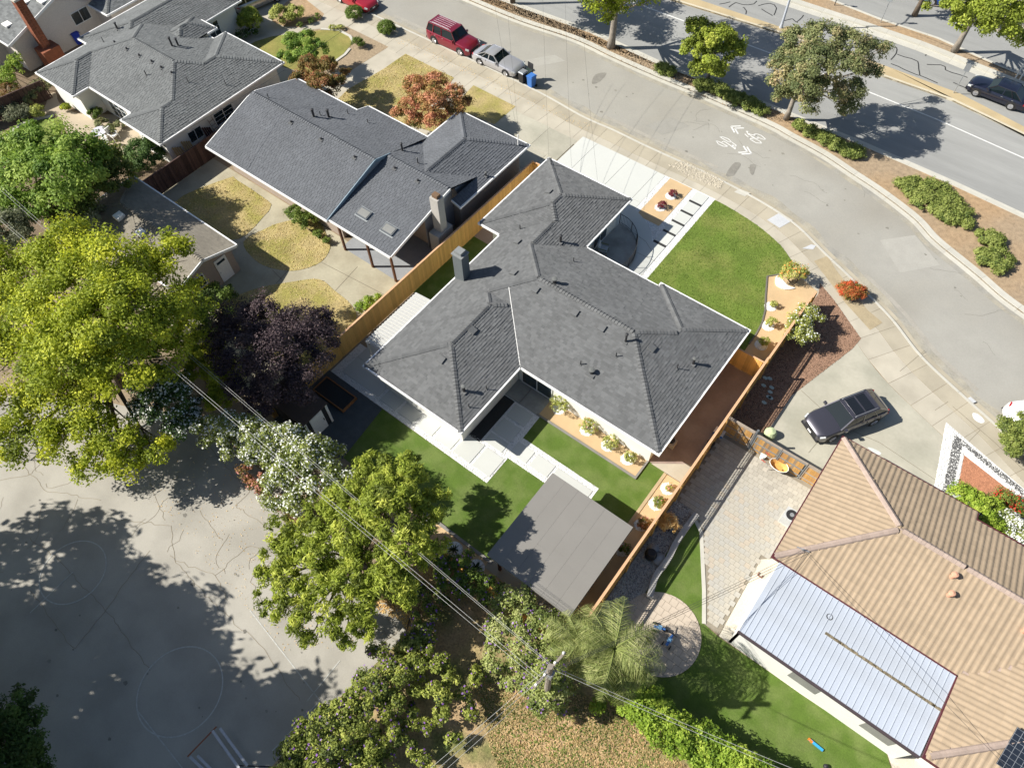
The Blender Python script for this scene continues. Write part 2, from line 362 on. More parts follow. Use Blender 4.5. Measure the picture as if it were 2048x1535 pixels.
sheet('gravel_bed', R4(-16.78, 35.56, -14.86, 40.35), .03, m_dg)
walk = bpy.data.objects.new('front_walk', None); link(walk); walk['kind'] = 'structure'
yy = [40.2, 39.22, 37.98, 36.74, 35.52, 34.2, 32.9]
for i, yb in enumerate((39.13, 37.88, 36.64, 35.42, 34.12)):
    MB().box(-14.42, yb-.09, .0, -13.42, yb+.09, .05).obj('drain_strip', m_blackstrip, walk)
ytop = 40.3
for yb in (39.13, 37.88, 36.64, 35.42, 34.12):
    MB().prism(R4(-14.4, yb+.11, -13.42, ytop), 0, .045, rnd.uniform(-.03, .03)).obj('slab', m_drive, walk); ytop = yb-.11
arc2 = spline([(-17.2, 36.0), (-16.3, 35.6), (-15.2, 34.9), (-14.5, 34.0)], 6)+[(-13.42, 34.0), (-13.42, 28.2), (-17.2, 28.2)]
MB().prism(arc2, 0, .04).obj('slab', m_drive, walk)
mb = MB()
for a, b in (((1262, 463), (1291, 483)), ((1275, 506), (1312, 524)), ((1250, 545), (1283, 562)), ((1291, 483), (1305, 505))):
    p, q = P(*a), P(*b); mb.bar((*p, .042), (*q, .042), .02, .006)
mb.obj('control_joint', m_seam, walk)
# lawns
lawn = [(-12.93, 28.0), (-12.93, 40.3)]+spline(px([(1440, 405), (1475, 425), (1520, 455), (1560, 490), (1583, 521)]), 5)+px([(1588, 545), (1533, 553), (1531, 590), (1530, 620), (1524, 645), (1512, 668), (1498, 688)])+[(-4.7, 28.0)]
sheet('front_lawn', lawn, .02, m_lawn)
bedr = px([(1534, 553), (1588, 545), (1617, 568)])+[(-3.1, 36.7), (-3.1, 27.9), (-4.7, 27.9)]+px([(1498, 688), (1512, 668), (1524, 645), (1530, 620), (1531, 590)])
sheet('gravel_bed', bedr, .012, m_dg)
mb = MB(); ribbon(mb, px([(1498, 688), (1512, 668), (1524, 645), (1530, 620), (1531, 590), (1534, 553), (1560, 549)]), -.05, .05, 0, .07); mb.obj('bed_edging', mat('grey_edging', (.14, .13, .11)))['kind'] = 'structure'
# back yard
sheet('back_lawn', [(-20.45, 12.25), (-20.0, 8.4), (-13.5, 8.3), (-4.3, 8.3), (-4.4, 19.4), (-12.5, 19.4), (-12.5, 12.25)], .004, m_turf)
sheet('pebble_path', [(-25, 12.3), (-12.2, 12.25), (-12.2, 14.25), (-6.85, 14.3), (-6.85, 15.85), (-12.3, 15.85), (-12.35, 17.6), (-15.3, 17.6), (-15.3, 15), (-25, 15)], .014, m_peb)
bp_ = bpy.data.objects.new('back_path', None); link(bp_); bp_['kind'] = 'structure'
def slab(x0, y0, x1, y1, m=m_drive, z=.05, p=bp_): MB().prism(R4(x0, y0, x1, y1), 0, z, rnd.uniform(-.06, .04)).obj('slab', m, p)
slab(-24.4, 12.72, -21.25, 14.1); slab(-24.4, 14.13, -22.5, 17.6); slab(-24.4, 17.63, -22.5, 20.2)
for k in range(6): slab(-21.0+1.48*k, 12.62, -19.72+1.48*k, 14.05)
slab(-14.05, 14.3, -12.72, 15.0); slab(-14.05, 15.15, -12.72, 16.25); slab(-14.05, 16.45, -12.72, 17.45)
slab(-12.35, 14.6, -11.15, 15.5); slab(-10.92, 14.6, -9.65, 15.5); slab(-9.48, 14.6, -7.05, 15.5)
slab(-15.35, 17.6, -13.95, 19.3, m_porch); slab(-13.92, 17.6, -12.5, 19.3, m_porch)
sheet('dark_gravel_strip', R4(-15.25, 13.95, -14.22, 17.55), .03, m_blackstrip)
sheet('gravel_bed', R4(-12.5, 17.72, -5.6, 19.45), .03, m_dg)
mb = MB(); mb.box(-12.6, 17.6, 0, -5.48, 17.72, .1); mb.box(-5.6, 17.72, 0, -5.48, 19.0, .1); mb.obj('bed_edging', mat('grey_block', (.22, .21, .19), var=.1))['kind'] = 'structure'
sheet('side_path', [(-5.6, 19.05), (-3.12, 19.05), (-3.12, 28), (-6, 28), (-6, 19.9)], .008, m_stamp)
sheet('patio_slab', [(-5.3, 19.0), (-3.12, 19.0), (-3.12, 20.6)], .02, m_walk)
sheet('gravel_bed', R4(-4.22, 7.3, -3.12, 18.95), .03, m_dg)
mb = MB(); mb.box(-4.4, 8.3, 0, -4.22, 18.95, .07); mb.obj('bed_edging', mat('tan_edging', (.40, .31, .19), var=.1))['kind'] = 'structure'
sheet('gravel_bed', R4(-16.5, 7.3, -4.22, 8.62), .022, m_dg)
mb = MB(); mb.box(-16.5, 8.62, 0, -9.0, 8.8, .08); mb.obj('bed_edging', mat('grey_block', (.22, .21, .19)))['kind'] = 'structure'
sheet('pavilion_slab', R4(-9.2, 8.3, -4.42, 14.2), .05, m_conc)
sheet('slate_patio', [(-25.2, 12.3), (-20.45, 12.25), (-20.0, 8.3), (-25.2, 7.5)], .01, m_slate)
sheet('side_turf', R4(-25.1, 20.3, -21.6, 26.8), .01, m_turf)
sheet('side_slab', R4(-25.1, 26.8, -21.6, 30.6), .012, mat('pink_beige_concrete', (.36, .29, .24), var=.05))
# ---- middle neighbour (tan walls): back yard and front yard
sheet('yard_concrete', R4(-47.2, 8.0, -25.25, 21), .0, mat('yard_concrete', (.37, .34, .25), var=.08, scale=.7, var2=.06, scale2=6, alt=(.27, .24, .17), alts=.6))
g1 = spline(px([(350, 405), (455, 357), (475, 361), (536, 402), (541, 414), (530, 430), (478, 478), (420, 460)]), 4, True)
g2 = spline(px([(487, 484), (530, 458), (567, 444), (631, 436), (657, 480), (659, 500), (640, 525), (594, 541), (547, 537), (510, 520)]), 4, True)
g3 = spline(px([(500, 581), (594, 562), (640, 559), (669, 581), (702, 609), (712, 640), (675, 690), (600, 730), (480, 690), (440, 620)]), 4, True)
for g in (g1, g2, g3): sheet('dry_lawn', g, .02, m_dry)
mb = MB()
for a, b in (((628, 483), (545, 575)), ((715, 533), (670, 582)), ((580, 492), (770, 590)), ((545, 540), (565, 560))): p, q = P(*a), P(*b); mb.bar((*p, .004), (*q, .004), .035, .004)
mb.obj('slab_joint', m_seam)['kind'] = 'structure'
sheet('front_concrete', R4(-62, 27, -25.0, 39.85), -.004, m_walk)
lawnA = px([(811, 108), (908, 156), (880, 190), (850, 215), (912, 222), (869, 265), (803, 246), (700, 222), (670, 205), (697, 178), (737, 156), (769, 137)])
sheet('dry_lawn', lawnA, .02, m_dry)
sheet('dry_lawn', px([(947, 171), (1031, 213), (989, 249), (905, 215)]), .02, m_dry)
h1l = spline(px([(500, 95), (535, 76), (572, 70), (616, 65), (642, 61), (677, 63), (700, 76), (704, 88), (695, 98), (677, 118), (640, 145), (570, 135)]), 4, True)
sheet('mulch_bed', px([(600, 62), (647, 57), (693, 53), (777, 94), (704, 140), (686, 140), (630, 160), (600, 130)]), .004, mat('grey_bark_mulch', (.30, .23, .15), var=.25, scale=5, var2=.3, scale2=20, bump=1, bscale=20))
sheet('front_lawn', h1l, .02, mat('patchy_lawn', (.20, .20, .05), var=.15, var2=.2, alt=(.30, .24, .08), alts=.5, bump=.8, bscale=40))
mb = MB(); ribbon(mb, px([(642, 59), (677, 61), (700, 73), (708, 86)]), -.12, .12, 0, .07); ribbon(mb, px([(700, 98), (690, 110), (676, 120), (660, 132)]), -.12, .12, 0, .07); mb.obj('lawn_kerb', m_kerb)['kind'] = 'structure'
sheet('mulch_bed', px([(542, 35), (574, 3), (600, -10), (648, 28), (642, 41), (598, 55), (567, 53), (545, 43)]), .008, m_mulch)
# far left neighbour: back patio, small lawn, beds
sheet('garden_soil', R4(-75, 2, -47.3, 20), .0, mat('garden_soil', (.17, .125, .08), var=.2, scale=2, var2=.2, bump=.8))
pat = spline(px([(98, 191), (112, 186), (118, 205), (150, 226), (190, 228), (262, 235), (300, 275), (275, 305), (170, 330), (123, 240), (88, 231), (44, 250), (60, 240), (88, 217)]), 3, True)
sheet('patio', pat, .012, m_patio)
sheet('small_lawn', spline(px([(126, 252), (109, 236), (53, 249), (18, 273), (0, 292), (30, 320), (90, 300)]), 4, True), .02, m_lawn)
mb = MB(); ribbon(mb, spline(px([(108, 232), (53, 244), (18, 268), (-5, 292)]), 4), -.15, .15, 0, .06); mb.obj('lawn_kerb', m_kerb)['kind'] = 'structure'
# ---- right neighbour
bark = [(-3.0, 24.4), (-3.0, 36.6)]+px([(1640, 567), (1668, 600), (1722, 677), (1705, 697), (1583, 791), (1560, 825), (1530, 868)])
nd = [(-3.0, 23.3), (-3.0, 38.2)]+[(a[0], a[1]) for a in offset_line(NKs, -3.32) if a[0] > -2.5 and a[0] < 28]+[(40, 15), (15, 15), (3, 23.3)]
sheet('neighbour_driveway', nd, .0, m_stain)
sheet('bark_bed', bark, .012, m_bark)
mb = MB()
for l in (((1602, 780), (1648, 822), (1700, 870)), ((1638, 880), (1617, 905)), ((1850, 700), (1800, 742)), ((1896, 803), (1870, 820)), ((1680, 850), (1760, 885), (1872, 960)), ((1905, 812), (1990, 885), (2048, 940)), ((1960, 860), (1935, 885))):
    for a, b in zip(l, l[1:]): p, q = P(*a), P(*b); mb.bar((*p, .006), (*q, .006), .022, .004)
mb.obj('slab_joint', m_seam)['kind'] = 'structure'
sheet('pale_stain', spline(px([(1735, 894), (1748, 897), (1762, 905), (1758, 909), (1745, 903)]), 4, True), .006, mat('pale_stain', (.55, .58, .56)))
sheet('pale_stain', spline(px([(1945, 826), (1956, 828), (1969, 841), (1962, 846), (1948, 838)]), 4, True), .01, m_peb)
tri = px([(1892, 844), (2060, 988), (2042, 1003), (2060, 1030), (1980, 1040), (1867, 982)])
sheet('white_rock_bed', tri, .012, m_peb)
tg = px([(1909, 868), (2050, 982), (2044, 990), (1924, 890), (1903, 980), (1884, 980)])
sheet('grey_rock_band', tg, .018, mat('grey_rock', (.10, .10, .10), var=.3, scale=12, var2=.4, scale2=25))
pebbles('rocks', px([(1892, 846), (2050, 984), (2038, 993), (1928, 906), (1912, 985), (1868, 978)]), 5200, .025, .06, .018, m_peb, tv=.3)
pebbles('grey_rocks', px([(1909, 868), (2050, 982), (2044, 990), (1924, 890), (1903, 984), (1884, 984)]), 1700, .03, .06, .03, MATS['grey_rock'], tv=.3)
sheet('red_rock_bed', px([(1928, 910), (2037, 995), (2060, 1040), (1978, 1010), (1913, 985)]), .024, m_redrock)
# side yard pavers
m_pav = mat('concrete_paver', (.40, .375, .32), var=.05, scale=2, var2=.05)
pv = [(-3.0, 17.9), (-1.5, 17.5), (-.9, 17.1), (-.15, 15.9), (.82, 14.36), (1.67, 12.85), (2.55, 12.85), (2.6, 17.8), (3.2, 18.0), (3.3, 23.3), (-3.0, 23.3)]
pvs = sheet('side_yard', pv, .0, mat('paver_sand', (.25, .22, .17)))
PT = [(-.12), (-.05), 0, .06]
cands = []
for i in range(-2, 26):
    for j in range(0, 40):
        w = .30; x = -3.1+i*.31+(.155 if j % 2 else 0); y = 12.8+j*.285
        if all(inside(x+a, y+b, pv) for a, b in ((.01, .01), (.28, .01), (.28, .26), (.01, .26))): cands.append((x, y))
cands.sort(key=lambda q: math.hypot(q[0]-1.5, q[1]-17))
cols = [(.40, .375, .32), (.38, .365, .325), (.415, .365, .295), (.395, .365, .305), (.385, .37, .33), (.41, .38, .32), (.395, .37, .315), (.385, .365, .32)]
pms = [MB().box(0, 0, 0, .298, .274, .03).mesh('paver', mat('paver_%d' % k, c, var=.05, scale=3, var2=.05)) for k, c in enumerate(cols)]
for q in cands[:300]: inst('paver', rnd.choice(pms), pvs, (q[0], q[1], rnd.uniform(-.002, .004)))
mb = MB()
for q in cands[300:]: mb.box(q[0], q[1], 0, q[0]+.298, q[1]+.274, .03+rnd.uniform(-.002, .004), rnd.uniform(-.14, .08))
mb.obj('paver_field', m_pav, pvs, kind='stuff')
mb = MB(); ribbon(mb, [(-1.5, 17.5), (-.9, 17.1), (-.15, 15.9), (.82, 14.36), (1.67, 12.85)], -.1, .1, 0, .035); mb.obj('paver_border', m_kerb, pvs)
tf = px([(1385, 1045), (1400, 1052), (1406, 1250), (1440, 1275), (1600, 1385), (1772, 1502), (1790, 1560), (1850, 1700), (1500, 1650), (1240, 1340), (1180, 1240)])
sheet('neighbour_turf', [(-1.6, 17.9), (-1.5, 17.5), (-.9, 17.1), (-.15, 15.9), (.82, 14.36), (1.67, 12.85)]+px([(1440, 1275), (1600, 1385), (1772, 1502), (1790, 1560), (1850, 1700), (1500, 1650), (1240, 1340), (1200, 1250)]), .006, m_turf)
sheet('white_gravel_bed', [(-3.0, 8), (-3.0, 17.9), (-1.7, 17.9), (-1.9, 16.5), (-1.8, 14.8), (-1.6, 13), (-1.4, 8.5)], .01, mat('blue_white_gravel', (.42, .43, .42), var=.2, scale=12, var2=.35, scale2=25, bump=1, bscale=18))
circ = [(.1+2.12*math.cos(t*math.pi/20), 11.05+2.12*math.sin(t*math.pi/20)) for t in range(40)]
cp_ = sheet('round_patio', circ, .02, mat('rose_paver_sand', (.30, .25, .19)))
prm = mat('rose_paver', (.47, .40, .32), var=.05, scale=3, var2=.04)
rp = MB().box(0, 0, 0, .385, .385, .02).mesh('paver', prm)
for i in range(-7, 8):
    for j in range(-7, 8):
        x, y = .1+i*.4+(.2 if j % 2 else 0), 11.05+j*.4
        if all((x+a-.1)**2+(y+b-11.05)**2 < 2.1**2 for a in (0, .385) for b in (0, .385)): inst('paver', rp, cp_, (x, y, .02))
        else:
            q = R4(x, y, x+.385, y+.385)
            q = [p for p in q]
            for t in range(40):
                a, b = circ[t], circ[(t+1) % 40]; q = clip(q, -(b[1]-a[1]), (b[0]-a[0]), (b[1]-a[1])*a[0]-(b[0]-a[0])*a[1])
                if len(q) < 3: break
            if len(q) > 2 and area(q) > .01: MB().prism(q, .02, .04).obj('paver', prm, cp_)
sheet('cream_walk', px([(1575, 1115), (1522, 1118), (1438, 1271), (1600, 1386), (1773, 1502), (1788, 1545), (1860, 1620), (1880, 1500), (1700, 1400), (1600, 1300)]), .014, m_tanstrip)
# ---- court and weedy lot at the back
court = px([(-300, 700), (0, 790), (200, 800), (415, 850), (640, 1040), (740, 1190), (838, 1240), (790, 1290), (640, 1430), (540, 1535)])+[(-9, -10), (-9, -80), (-200, -80), (-200, 0)]
sheet('playground_court', court, -.006, m_court)
sheet('weedy_lot', px([(760, 1190), (838, 1240), (790, 1290), (640, 1430), (540, 1535)])+[(-9, -20), (30, -20), (20, 9)]+px([(1560, 1535), (1240, 1380), (1130, 1240), (860, 1130)]), .004, m_weed)
mb = MB()
def wline(mb, pts, w, z, tone=0.):
    for a, b in zip(pts, pts[1:]):
        L = math.hypot(b[0]-a[0], b[1]-a[1])
        if L < 1e-5: continue
        nx, ny = -(b[1]-a[1])/L*w/2, (b[0]-a[0])/L*w/2; mb.face([(a[0]-nx, a[1]-ny, z), (b[0]-nx, b[1]-ny, z), (b[0]+nx, b[1]+ny, z), (a[0]+nx, a[1]+ny, z)], tone)
def jag(pts, step=.35, amp=.12):
    l = resample(pts, step); return [l[0]]+[(a+rnd.uniform(-amp, amp), b+rnd.uniform(-amp, amp)) for a, b in l[1:-1]]+[l[-1]]
for l in ([(415, 890), (500, 985), (470, 1010), (540, 1060)], [(230, 1040), (340, 1050), (350, 1120), (430, 1150)], [(430, 1150), (500, 1090), (560, 1110)], [(430, 1150), (455, 1200)], [(400, 1020), (425, 1060), (445, 1080)], [(300, 1100), (150, 1300), (60, 1180)], [(60, 1075), (120, 1120), (220, 1230), (300, 1340)], [(340, 1110), (420, 1200), (520, 1290), (600, 1400)],
          [(300, 960), (330, 1040)], [(20, 900), (90, 980), (200, 1000)], [(740, 1250), (760, 1300), (800, 1310)], [(770, 1230), (800, 1260), (760, 1290)], [(0, 960), (60, 950), (130, 870)], [(560, 1110), (500, 1160), (530, 1210)], [(700, 1280), (730, 1240), (810, 1290)]):
    wline(mb, jag(px(l), .3, .08), .02, .004)
for _ in range(26):
    x, y = P(rnd.uniform(0, 650), rnd.uniform(860, 1180)); a_ = rnd.choice((.6, 2.2, 3.8, 5.3))+rnd.uniform(-.5, .5); l_ = [(x, y)]
    for _k in range(rnd.randint(5, 16)): a_ += rnd.gauss(0, .45); x += .3*math.cos(a_); y += .3*math.sin(a_); l_.append((x, y))
    if all(q[1] < 6 for q in l_): wline(mb, l_, .016, .004)
mb.obj('court_cracks', mat('crack_dirt', (.24, .20, .14)), None, kind='structure')
mb = MB(); mp = mat('faded_court_paint', (.44, .44, .41), var=.2, scale=6)
for (c, r) in (((146, 1143), 1.75), ((360, 1380), 2.1)):
    cx, cy = P(*c); wline(mb, [(cx+r*math.cos(t*math.pi/32), cy+r*math.sin(t*math.pi/32)) for t in range(65)], .06, .006)
for l in ([(275, 1420), (365, 1535)], [(146, 1143), (60, 1225)], [(500, 1220), (640, 1400), (545, 1500)], [(615, 1400), (680, 1320)]): wline(mb, px(l), .05, .0065)
mb.obj('court_markings', mp, None, kind='structure')
# tar seams on the main road, wheel tracks, marks
mb = MB()
T4 = lambda l: px([(1408+a/3.2, b/3.2) for a, b in l])
for l in ([(340, 0), (300, 30), (200, 10), (160, 40)], [(350, 30), (440, 10), (465, 50), (450, 90)], [(370, 50), (440, 95)], [(500, 130), (570, 110), (600, 140), (640, 90)], [(640, 170), (670, 145), (780, 150), (800, 175), (740, 210)], [(800, 225), (1100, 245), (1430, 290), (1480, 265)], [(1060, 300), (1080, 265), (1125, 255)], [(1200, 375), (1240, 340), (1235, 295)], [(1240, 340), (1380, 385), (1385, 475)], [(1385, 475), (1500, 525)], [(1430, 405), (1550, 410), (1550, 440)], [(1200, 400), (1380, 475)], [(1550, 440), (1690, 490)], [(1600, 520), (1690, 560)], [(270, 85), (280, 60), (250, 40)], [(1420, 350), (1440, 320), (1425, 300)], [(100, 20), (170, 5)], [(840, 160), (880, 150)]):
    wline(mb, jag([(x, y) for x, y in T4(l)], .6, .07), .10, RZ+.006)
for l in ([(1225, 610), (1300, 605), (1385, 595)],):
    pass
mb.obj('crack_sealing', m_tar, None, kind='structure')
mb = MB(); wline(mb, resample(ext(px([(1474, 79), (1555, 109), (1745, 184), (1877, 237), (2048, 313)]), 90, 40), .9), .13, RZ+.005); 
T6 = lambda l: px([(1400+a/9.3, 180+b/9.3) for a, b in l])
for l in ([(765, 648), (585, 655), (650, 770)], [(825, 685), (655, 690), (715, 795)], [(815, 1020), (890, 1130), (720, 1140)], [(880, 1035), (965, 1162), (780, 1170)]): wline(mb, T6(l), .13, RZ+.006)
for l in ([(1000, 800), (1070, 795), (1150, 825), (1230, 895), (1190, 897), (1110, 870), (1060, 835), (1000, 800)], [(920, 850), (960, 910), (1050, 960), (1160, 970), (1120, 930), (1040, 890), (960, 850)], [(870, 740), (905, 800), (1040, 880), (1100, 880), (1050, 830), (930, 800)], [(840, 795), (900, 850), (1000, 900)],
          [(375, 850), (430, 850), (530, 885), (600, 950), (540, 945), (440, 890), (375, 850)], [(305, 922), (350, 935), (430, 975), (530, 1030), (440, 1025), (350, 985), (305, 922)], [(410, 950), (450, 930), (560, 1000), (640, 1060), (665, 1080)], [(600, 950), (690, 1015), (640, 1030)]): wline(mb, T6(l), .075, RZ+.006)
for q in ([(880, 745), (905, 740), (900, 765)], [(900, 790), (930, 785), (940, 810), (910, 815)], [(600, 1000), (640, 1000), (630, 1035), (600, 1030)], [(640, 1050), (680, 1050), (665, 1085)]): mb.face([(a, b, RZ+.007) for a, b in T6(q)][::-1])
mb.obj('road_markings', m_paint, None, kind='structure')
# dark stains on the frontage road
mb = MB()
for _ in range(16):
    x, y = P(rnd.uniform(1000, 2000), 0, RZ); x = rnd.uniform(-30, 8); y = rnd.uniform(43.6, 48.5)-max(0, x+6)**1.6*.09; a_ = rnd.choice((0, 1.5, 3.1))+rnd.uniform(-.4, .4)-max(0, x+6)*.04; l_ = [(x, y)]
    for _k in range(rnd.randint(4, 12)): a_ += rnd.gauss(0, .35); x += .3*math.cos(a_); y += .3*math.sin(a_); l_.append((x, y))
    wline(mb, l_, .016, RZ+.003)
mb.obj('road_cracks', mat('fine_crack', (.15, .14, .12)), None, kind='structure')
mb = MB()
for _ in range(70):
    if _ % 2: x = rnd.uniform(-30, 6); y = rnd.uniform(43.8, 49)-max(0, x+6)**1.6*.09; z = RZ+.0035
    else: x, y = P(rnd.uniform(20, 620), rnd.uniform(880, 1500)); z = .0045
    r = rnd.uniform(.03, .14); ph = rnd.random()*6; mb.face([(x+r*math.cos(i*.7)*(1+.25*math.sin(i*2+ph)), y+r*math.sin(i*.7)*(.8+.2*math.sin(i*3+ph)), z) for i in range(9)], rnd.uniform(-.2, .3))
mb.obj('ground_spots', mat('dark_spot', (.19, .18, .155), var=.1), None, kind='structure')
ms = mat('oil_stain', (.215, .205, .18), var=.15, scale=3)
for l in ([(1475, 500), (1480, 515), (1465, 535), (1445, 528)],): pass
for l in ([(1458, 338), (1470, 325), (1482, 328), (1472, 345), (1466, 352), (1452, 352)], [(1500, 330), (1512, 330), (1510, 340), (1506, 350), (1500, 345)], [(1190, 150), (1213, 146), (1200, 163), (1184, 168)]):
    sheet('road_stain', spline(px(l, RZ), 4, True), RZ+.004, ms)
# white pebbles as real stones
pebbles('pebbles', R4(-17.2, 34.2, -16.8, 40.4), 700, .025, .05, .006, m_peb)
pebbles('pebbles', R4(-14.84, 34.2, -14.42, 40.35), 700, .025, .05, .006, m_peb)
pebbles('pebbles', R4(-13.4, 28.3, -12.95, 40.4), 1300, .025, .05, .006, m_peb)
pebbles('pebbles', [(-16.8, 35.5), (-14.85, 35.5), (-14.45, 34.2), (-15.4, 35.0), (-16.4, 35.6)], 400, .025, .05, .006, m_peb)
pebbles('pebbles', [(-25, 12.3), (-12.2, 12.25), (-12.2, 14.25), (-6.85, 14.3), (-6.85, 15.85), (-12.3, 15.85), (-12.35, 17.6), (-14.2, 17.5), (-14.2, 14.2), (-25, 14.6)], 6500, .025, .05, .016, m_peb)
pebbles('bark_chips', bark, 7000, .02, .05, .014, m_bark, tv=.6)
pebbles('gravel', [(-3.0, 8), (-3.0, 17.9), (-1.7, 17.9), (-1.9, 16.5), (-1.8, 14.8), (-1.6, 13), (-1.4, 8.5)], 3000, .03, .07, .012, MATS['blue_white_gravel'], tv=.5)
pebbles('mulch_chips', M1s[160:300]+M2s[160:300][::-1], 12000, .03, .08, -.008, m_mulch, tv=.7)
# ================================================================ buildings
def shingle_mat(name, base): return mat(name, base, var=.05, scale=.7, var2=.06, scale2=25, rough=.95, bump=.3, bscale=70, alt=tuple(v*1.12 for v in base), alts=.35, alt_amt=.6)
m_roofA = shingle_mat('charcoal_shingle', (.122, .125, .126)); m_roofB = shingle_mat('slate_grey_shingle', (.112, .119, .130)); m_roofC = shingle_mat('grey_green_shingle', (.140, .147, .147)); m_roofD = shingle_mat('brown_grey_shingle', (.20, .18, .145))
m_under = mat('roof_underlay', (.03, .03, .032)); m_fascia = mat('white_fascia', (.74, .74, .73), var=.03, rough=.5)
m_stucco = mat('white_stucco', (.72, .71, .66), var=.03, var2=.02, bump=.2, bscale=30)
m_beige = mat('taupe_stucco', (.34, .28, .235), var=.04, bump=.2, bscale=30); m_lightw = mat('pale_siding', (.60, .60, .60), var=.03)
m_dark = mat('dark_metal', (.03, .03, .032), rough=.5, spec=.5); m_galv = mat('galvanised_metal', (.40, .42, .44), rough=.4, metal=.6, var=.08)
m_glass = glass()
class Roof:
    def __init__(s): s.b = []
    def add(s, x0, x1, y0, y1, ze, sl, gab='', cl=None, sN=None, sS=None, slE=None, slW=None):
        pl = []
        if 'W' not in gab: k = slW or sl; pl.append((k, 0, ze-k*x0))
        if 'E' not in gab: k = slE or sl; pl.append((-k, 0, ze+k*x1))
        if 'S' not in gab: k = sS or sl; pl.append((0, k, ze-k*y0))
        if 'N' not in gab: k = sN or sl; pl.append((0, -k, ze+k*y1))
        s.b.append(dict(pl=pl, r=cl or (x0, x1, y0, y1), ze=ze, gab=gab)); return s
    def hb(s, b, x, y):
        r = b['r']
        if not (r[0]-1e-6 <= x <= r[1]+1e-6 and r[2]-1e-6 <= y <= r[3]+1e-6): return -1
        return min(a*x+c*y+d for a, c, d in b['pl'])
    def H(s, x, y): return max(s.hb(b, x, y) for b in s.b)
    def on(s, px_, py_):
        z = 3.2
        for _ in range(12):
            x, y = P(px_, py_, z); h = s.H(x, y)
            if h < 0: break
            z = z*.3+h*.7
        return x, y, z
    def polys(s):
        out = []
        for i, b in enumerate(s.b):
            r = b['r']
            for k, pk in enumerate(b['pl']):
                poly = R4(r[0], r[2], r[1], r[3])
                for m, pm in enumerate(b['pl']):
                    if m != k: poly = clip(poly, pm[0]-pk[0], pm[1]-pk[1], pm[2]-pk[2]) if poly else poly
                parts = [poly] if area(poly) > .01 else []
                for j, c in enumerate(s.b):
                    if j == i: continue
                    q = c['r']; e = 1e-5 if j < i else -1e-5
                    hp = [(1, 0, -q[0]), (-1, 0, q[1]), (0, 1, -q[2]), (0, -1, q[3])]+[(pm[0]-pk[0], pm[1]-pk[1], pm[2]-pk[2]+e) for pm in c['pl']]
                    new = []
                    for cur in parts:
                        for (A, B, Cc) in hp:
                            if abs(A) < 1e-9 and abs(B) < 1e-9:
                                if Cc >= 0: continue
                                new.append(cur); cur = []; break
                            o = clip(cur, -A, -B, -Cc)
                            if area(o) > .002: new.append(o)
                            cur = clip(cur, A, B, Cc)
                            if area(cur) < .002: cur = []; break
                    parts = new
                for p in parts: out.append((p, pk))
        return out
def shingles(mb, poly2, pl, tab=.31, course=.15, th=.016, tv=.22, jit=.3, slot=0.):
    a, b, d = pl; g = math.hypot(a, b); n = Vector((-a, -b, 1)).normalized(); u = Vector((a, b, g*g)).normalized(); h = u.cross(n).normalized()
    def uv(p): q = Vector((p[0], p[1], a*p[0]+b*p[1]+d)); return (q.dot(h), q.dot(u))
    # origin: plane point nearest world origin direction is constant over the plane (n part)
    q0 = Vector((poly2[0][0], poly2[0][1], a*poly2[0][0]+b*poly2[0][1]+d)); off = n*q0.dot(n)
    P2 = [uv(p) for p in poly2]
    ar = sum(P2[i][0]*P2[(i+1) % len(P2)][1]-P2[(i+1) % len(P2)][0]*P2[i][1] for i in range(len(P2)))
    if ar < 0: P2 = P2[::-1]
    hps = []
    for i in range(len(P2)):
        p, q = P2[i], P2[(i+1) % len(P2)]; A, B = -(q[1]-p[1]), (q[0]-p[0]); L = math.hypot(A, B)
        if L < 1e-6: continue
        hps.append((A/L, B/L, -(A*p[0]+B*p[1])/L))
    v0 = min(p[1] for p in P2); v1 = max(p[1] for p in P2)
    for k in range(math.floor(v0/course), math.ceil(v1/course)):
        lo, hi = k*course, (k+1)*course
        row = clip(clip(P2, 0, 1, -lo), 0, -1, hi)
        if len(row) < 3: continue
        u0 = min(p[0] for p in row); u1 = max(p[0] for p in row); R = random.Random(k*7919+int(d*100)+int(a*1e4)+int(b*1e3)); sh = R.random()*tab
        i = math.floor((u0-sh)/tab)-1
        # jittered joints, reproducible per index
        while True:
            def J(m): return m*tab+sh+(random.Random(m*131+k*17).random()-.5)*tab*jit
            xa, xb = J(i), J(i+1)
            if xa > u1: break
            if xb > u0:
                q = [(xa+slot/2, lo), (xb-slot/2, lo), (xb-slot/2, hi), (xa+slot/2, hi)]
                if not all(A*x+B*y+Cc >= 0 for A, B, Cc in hps for x, y in q):
                    for A, B, Cc in hps:
                        q = clip(q, A, B, Cc)
                        if len(q) < 3: break
                rr = random.Random(i*977+k*31); t = th*(.55+.9*rr.random()); tone = (rr.random()-.5)*2*tv
                if len(q) >= 3:
                    def W(x, y, l): return tuple(off+h*x+u*y+n*l)
                    top = [W(x, y, t*(1-(y-lo)/course*.85)) for x, y in q]; mb.face(top, tone)
                    base = [p for p in q if abs(p[1]-lo) < 1e-6]
                    if len(base) >= 2:
                        xl = min(p[0] for p in base); xr = max(p[0] for p in base)
                        mb.face([W(xl, lo, -.004), W(xr, lo, -.004), W(xr, lo, t), W(xl, lo, t)], tone-.1)
                        mb.face([W(xr, lo, -.004), W(xr, hi, -.004), W(xr, hi, t*.15), W(xr, lo, t)], tone-.1)
                        mb.face([W(xl, hi, -.004), W(xl, lo, -.004), W(xl, lo, t), W(xl, hi, t*.15)], tone-.1)
            i += 1
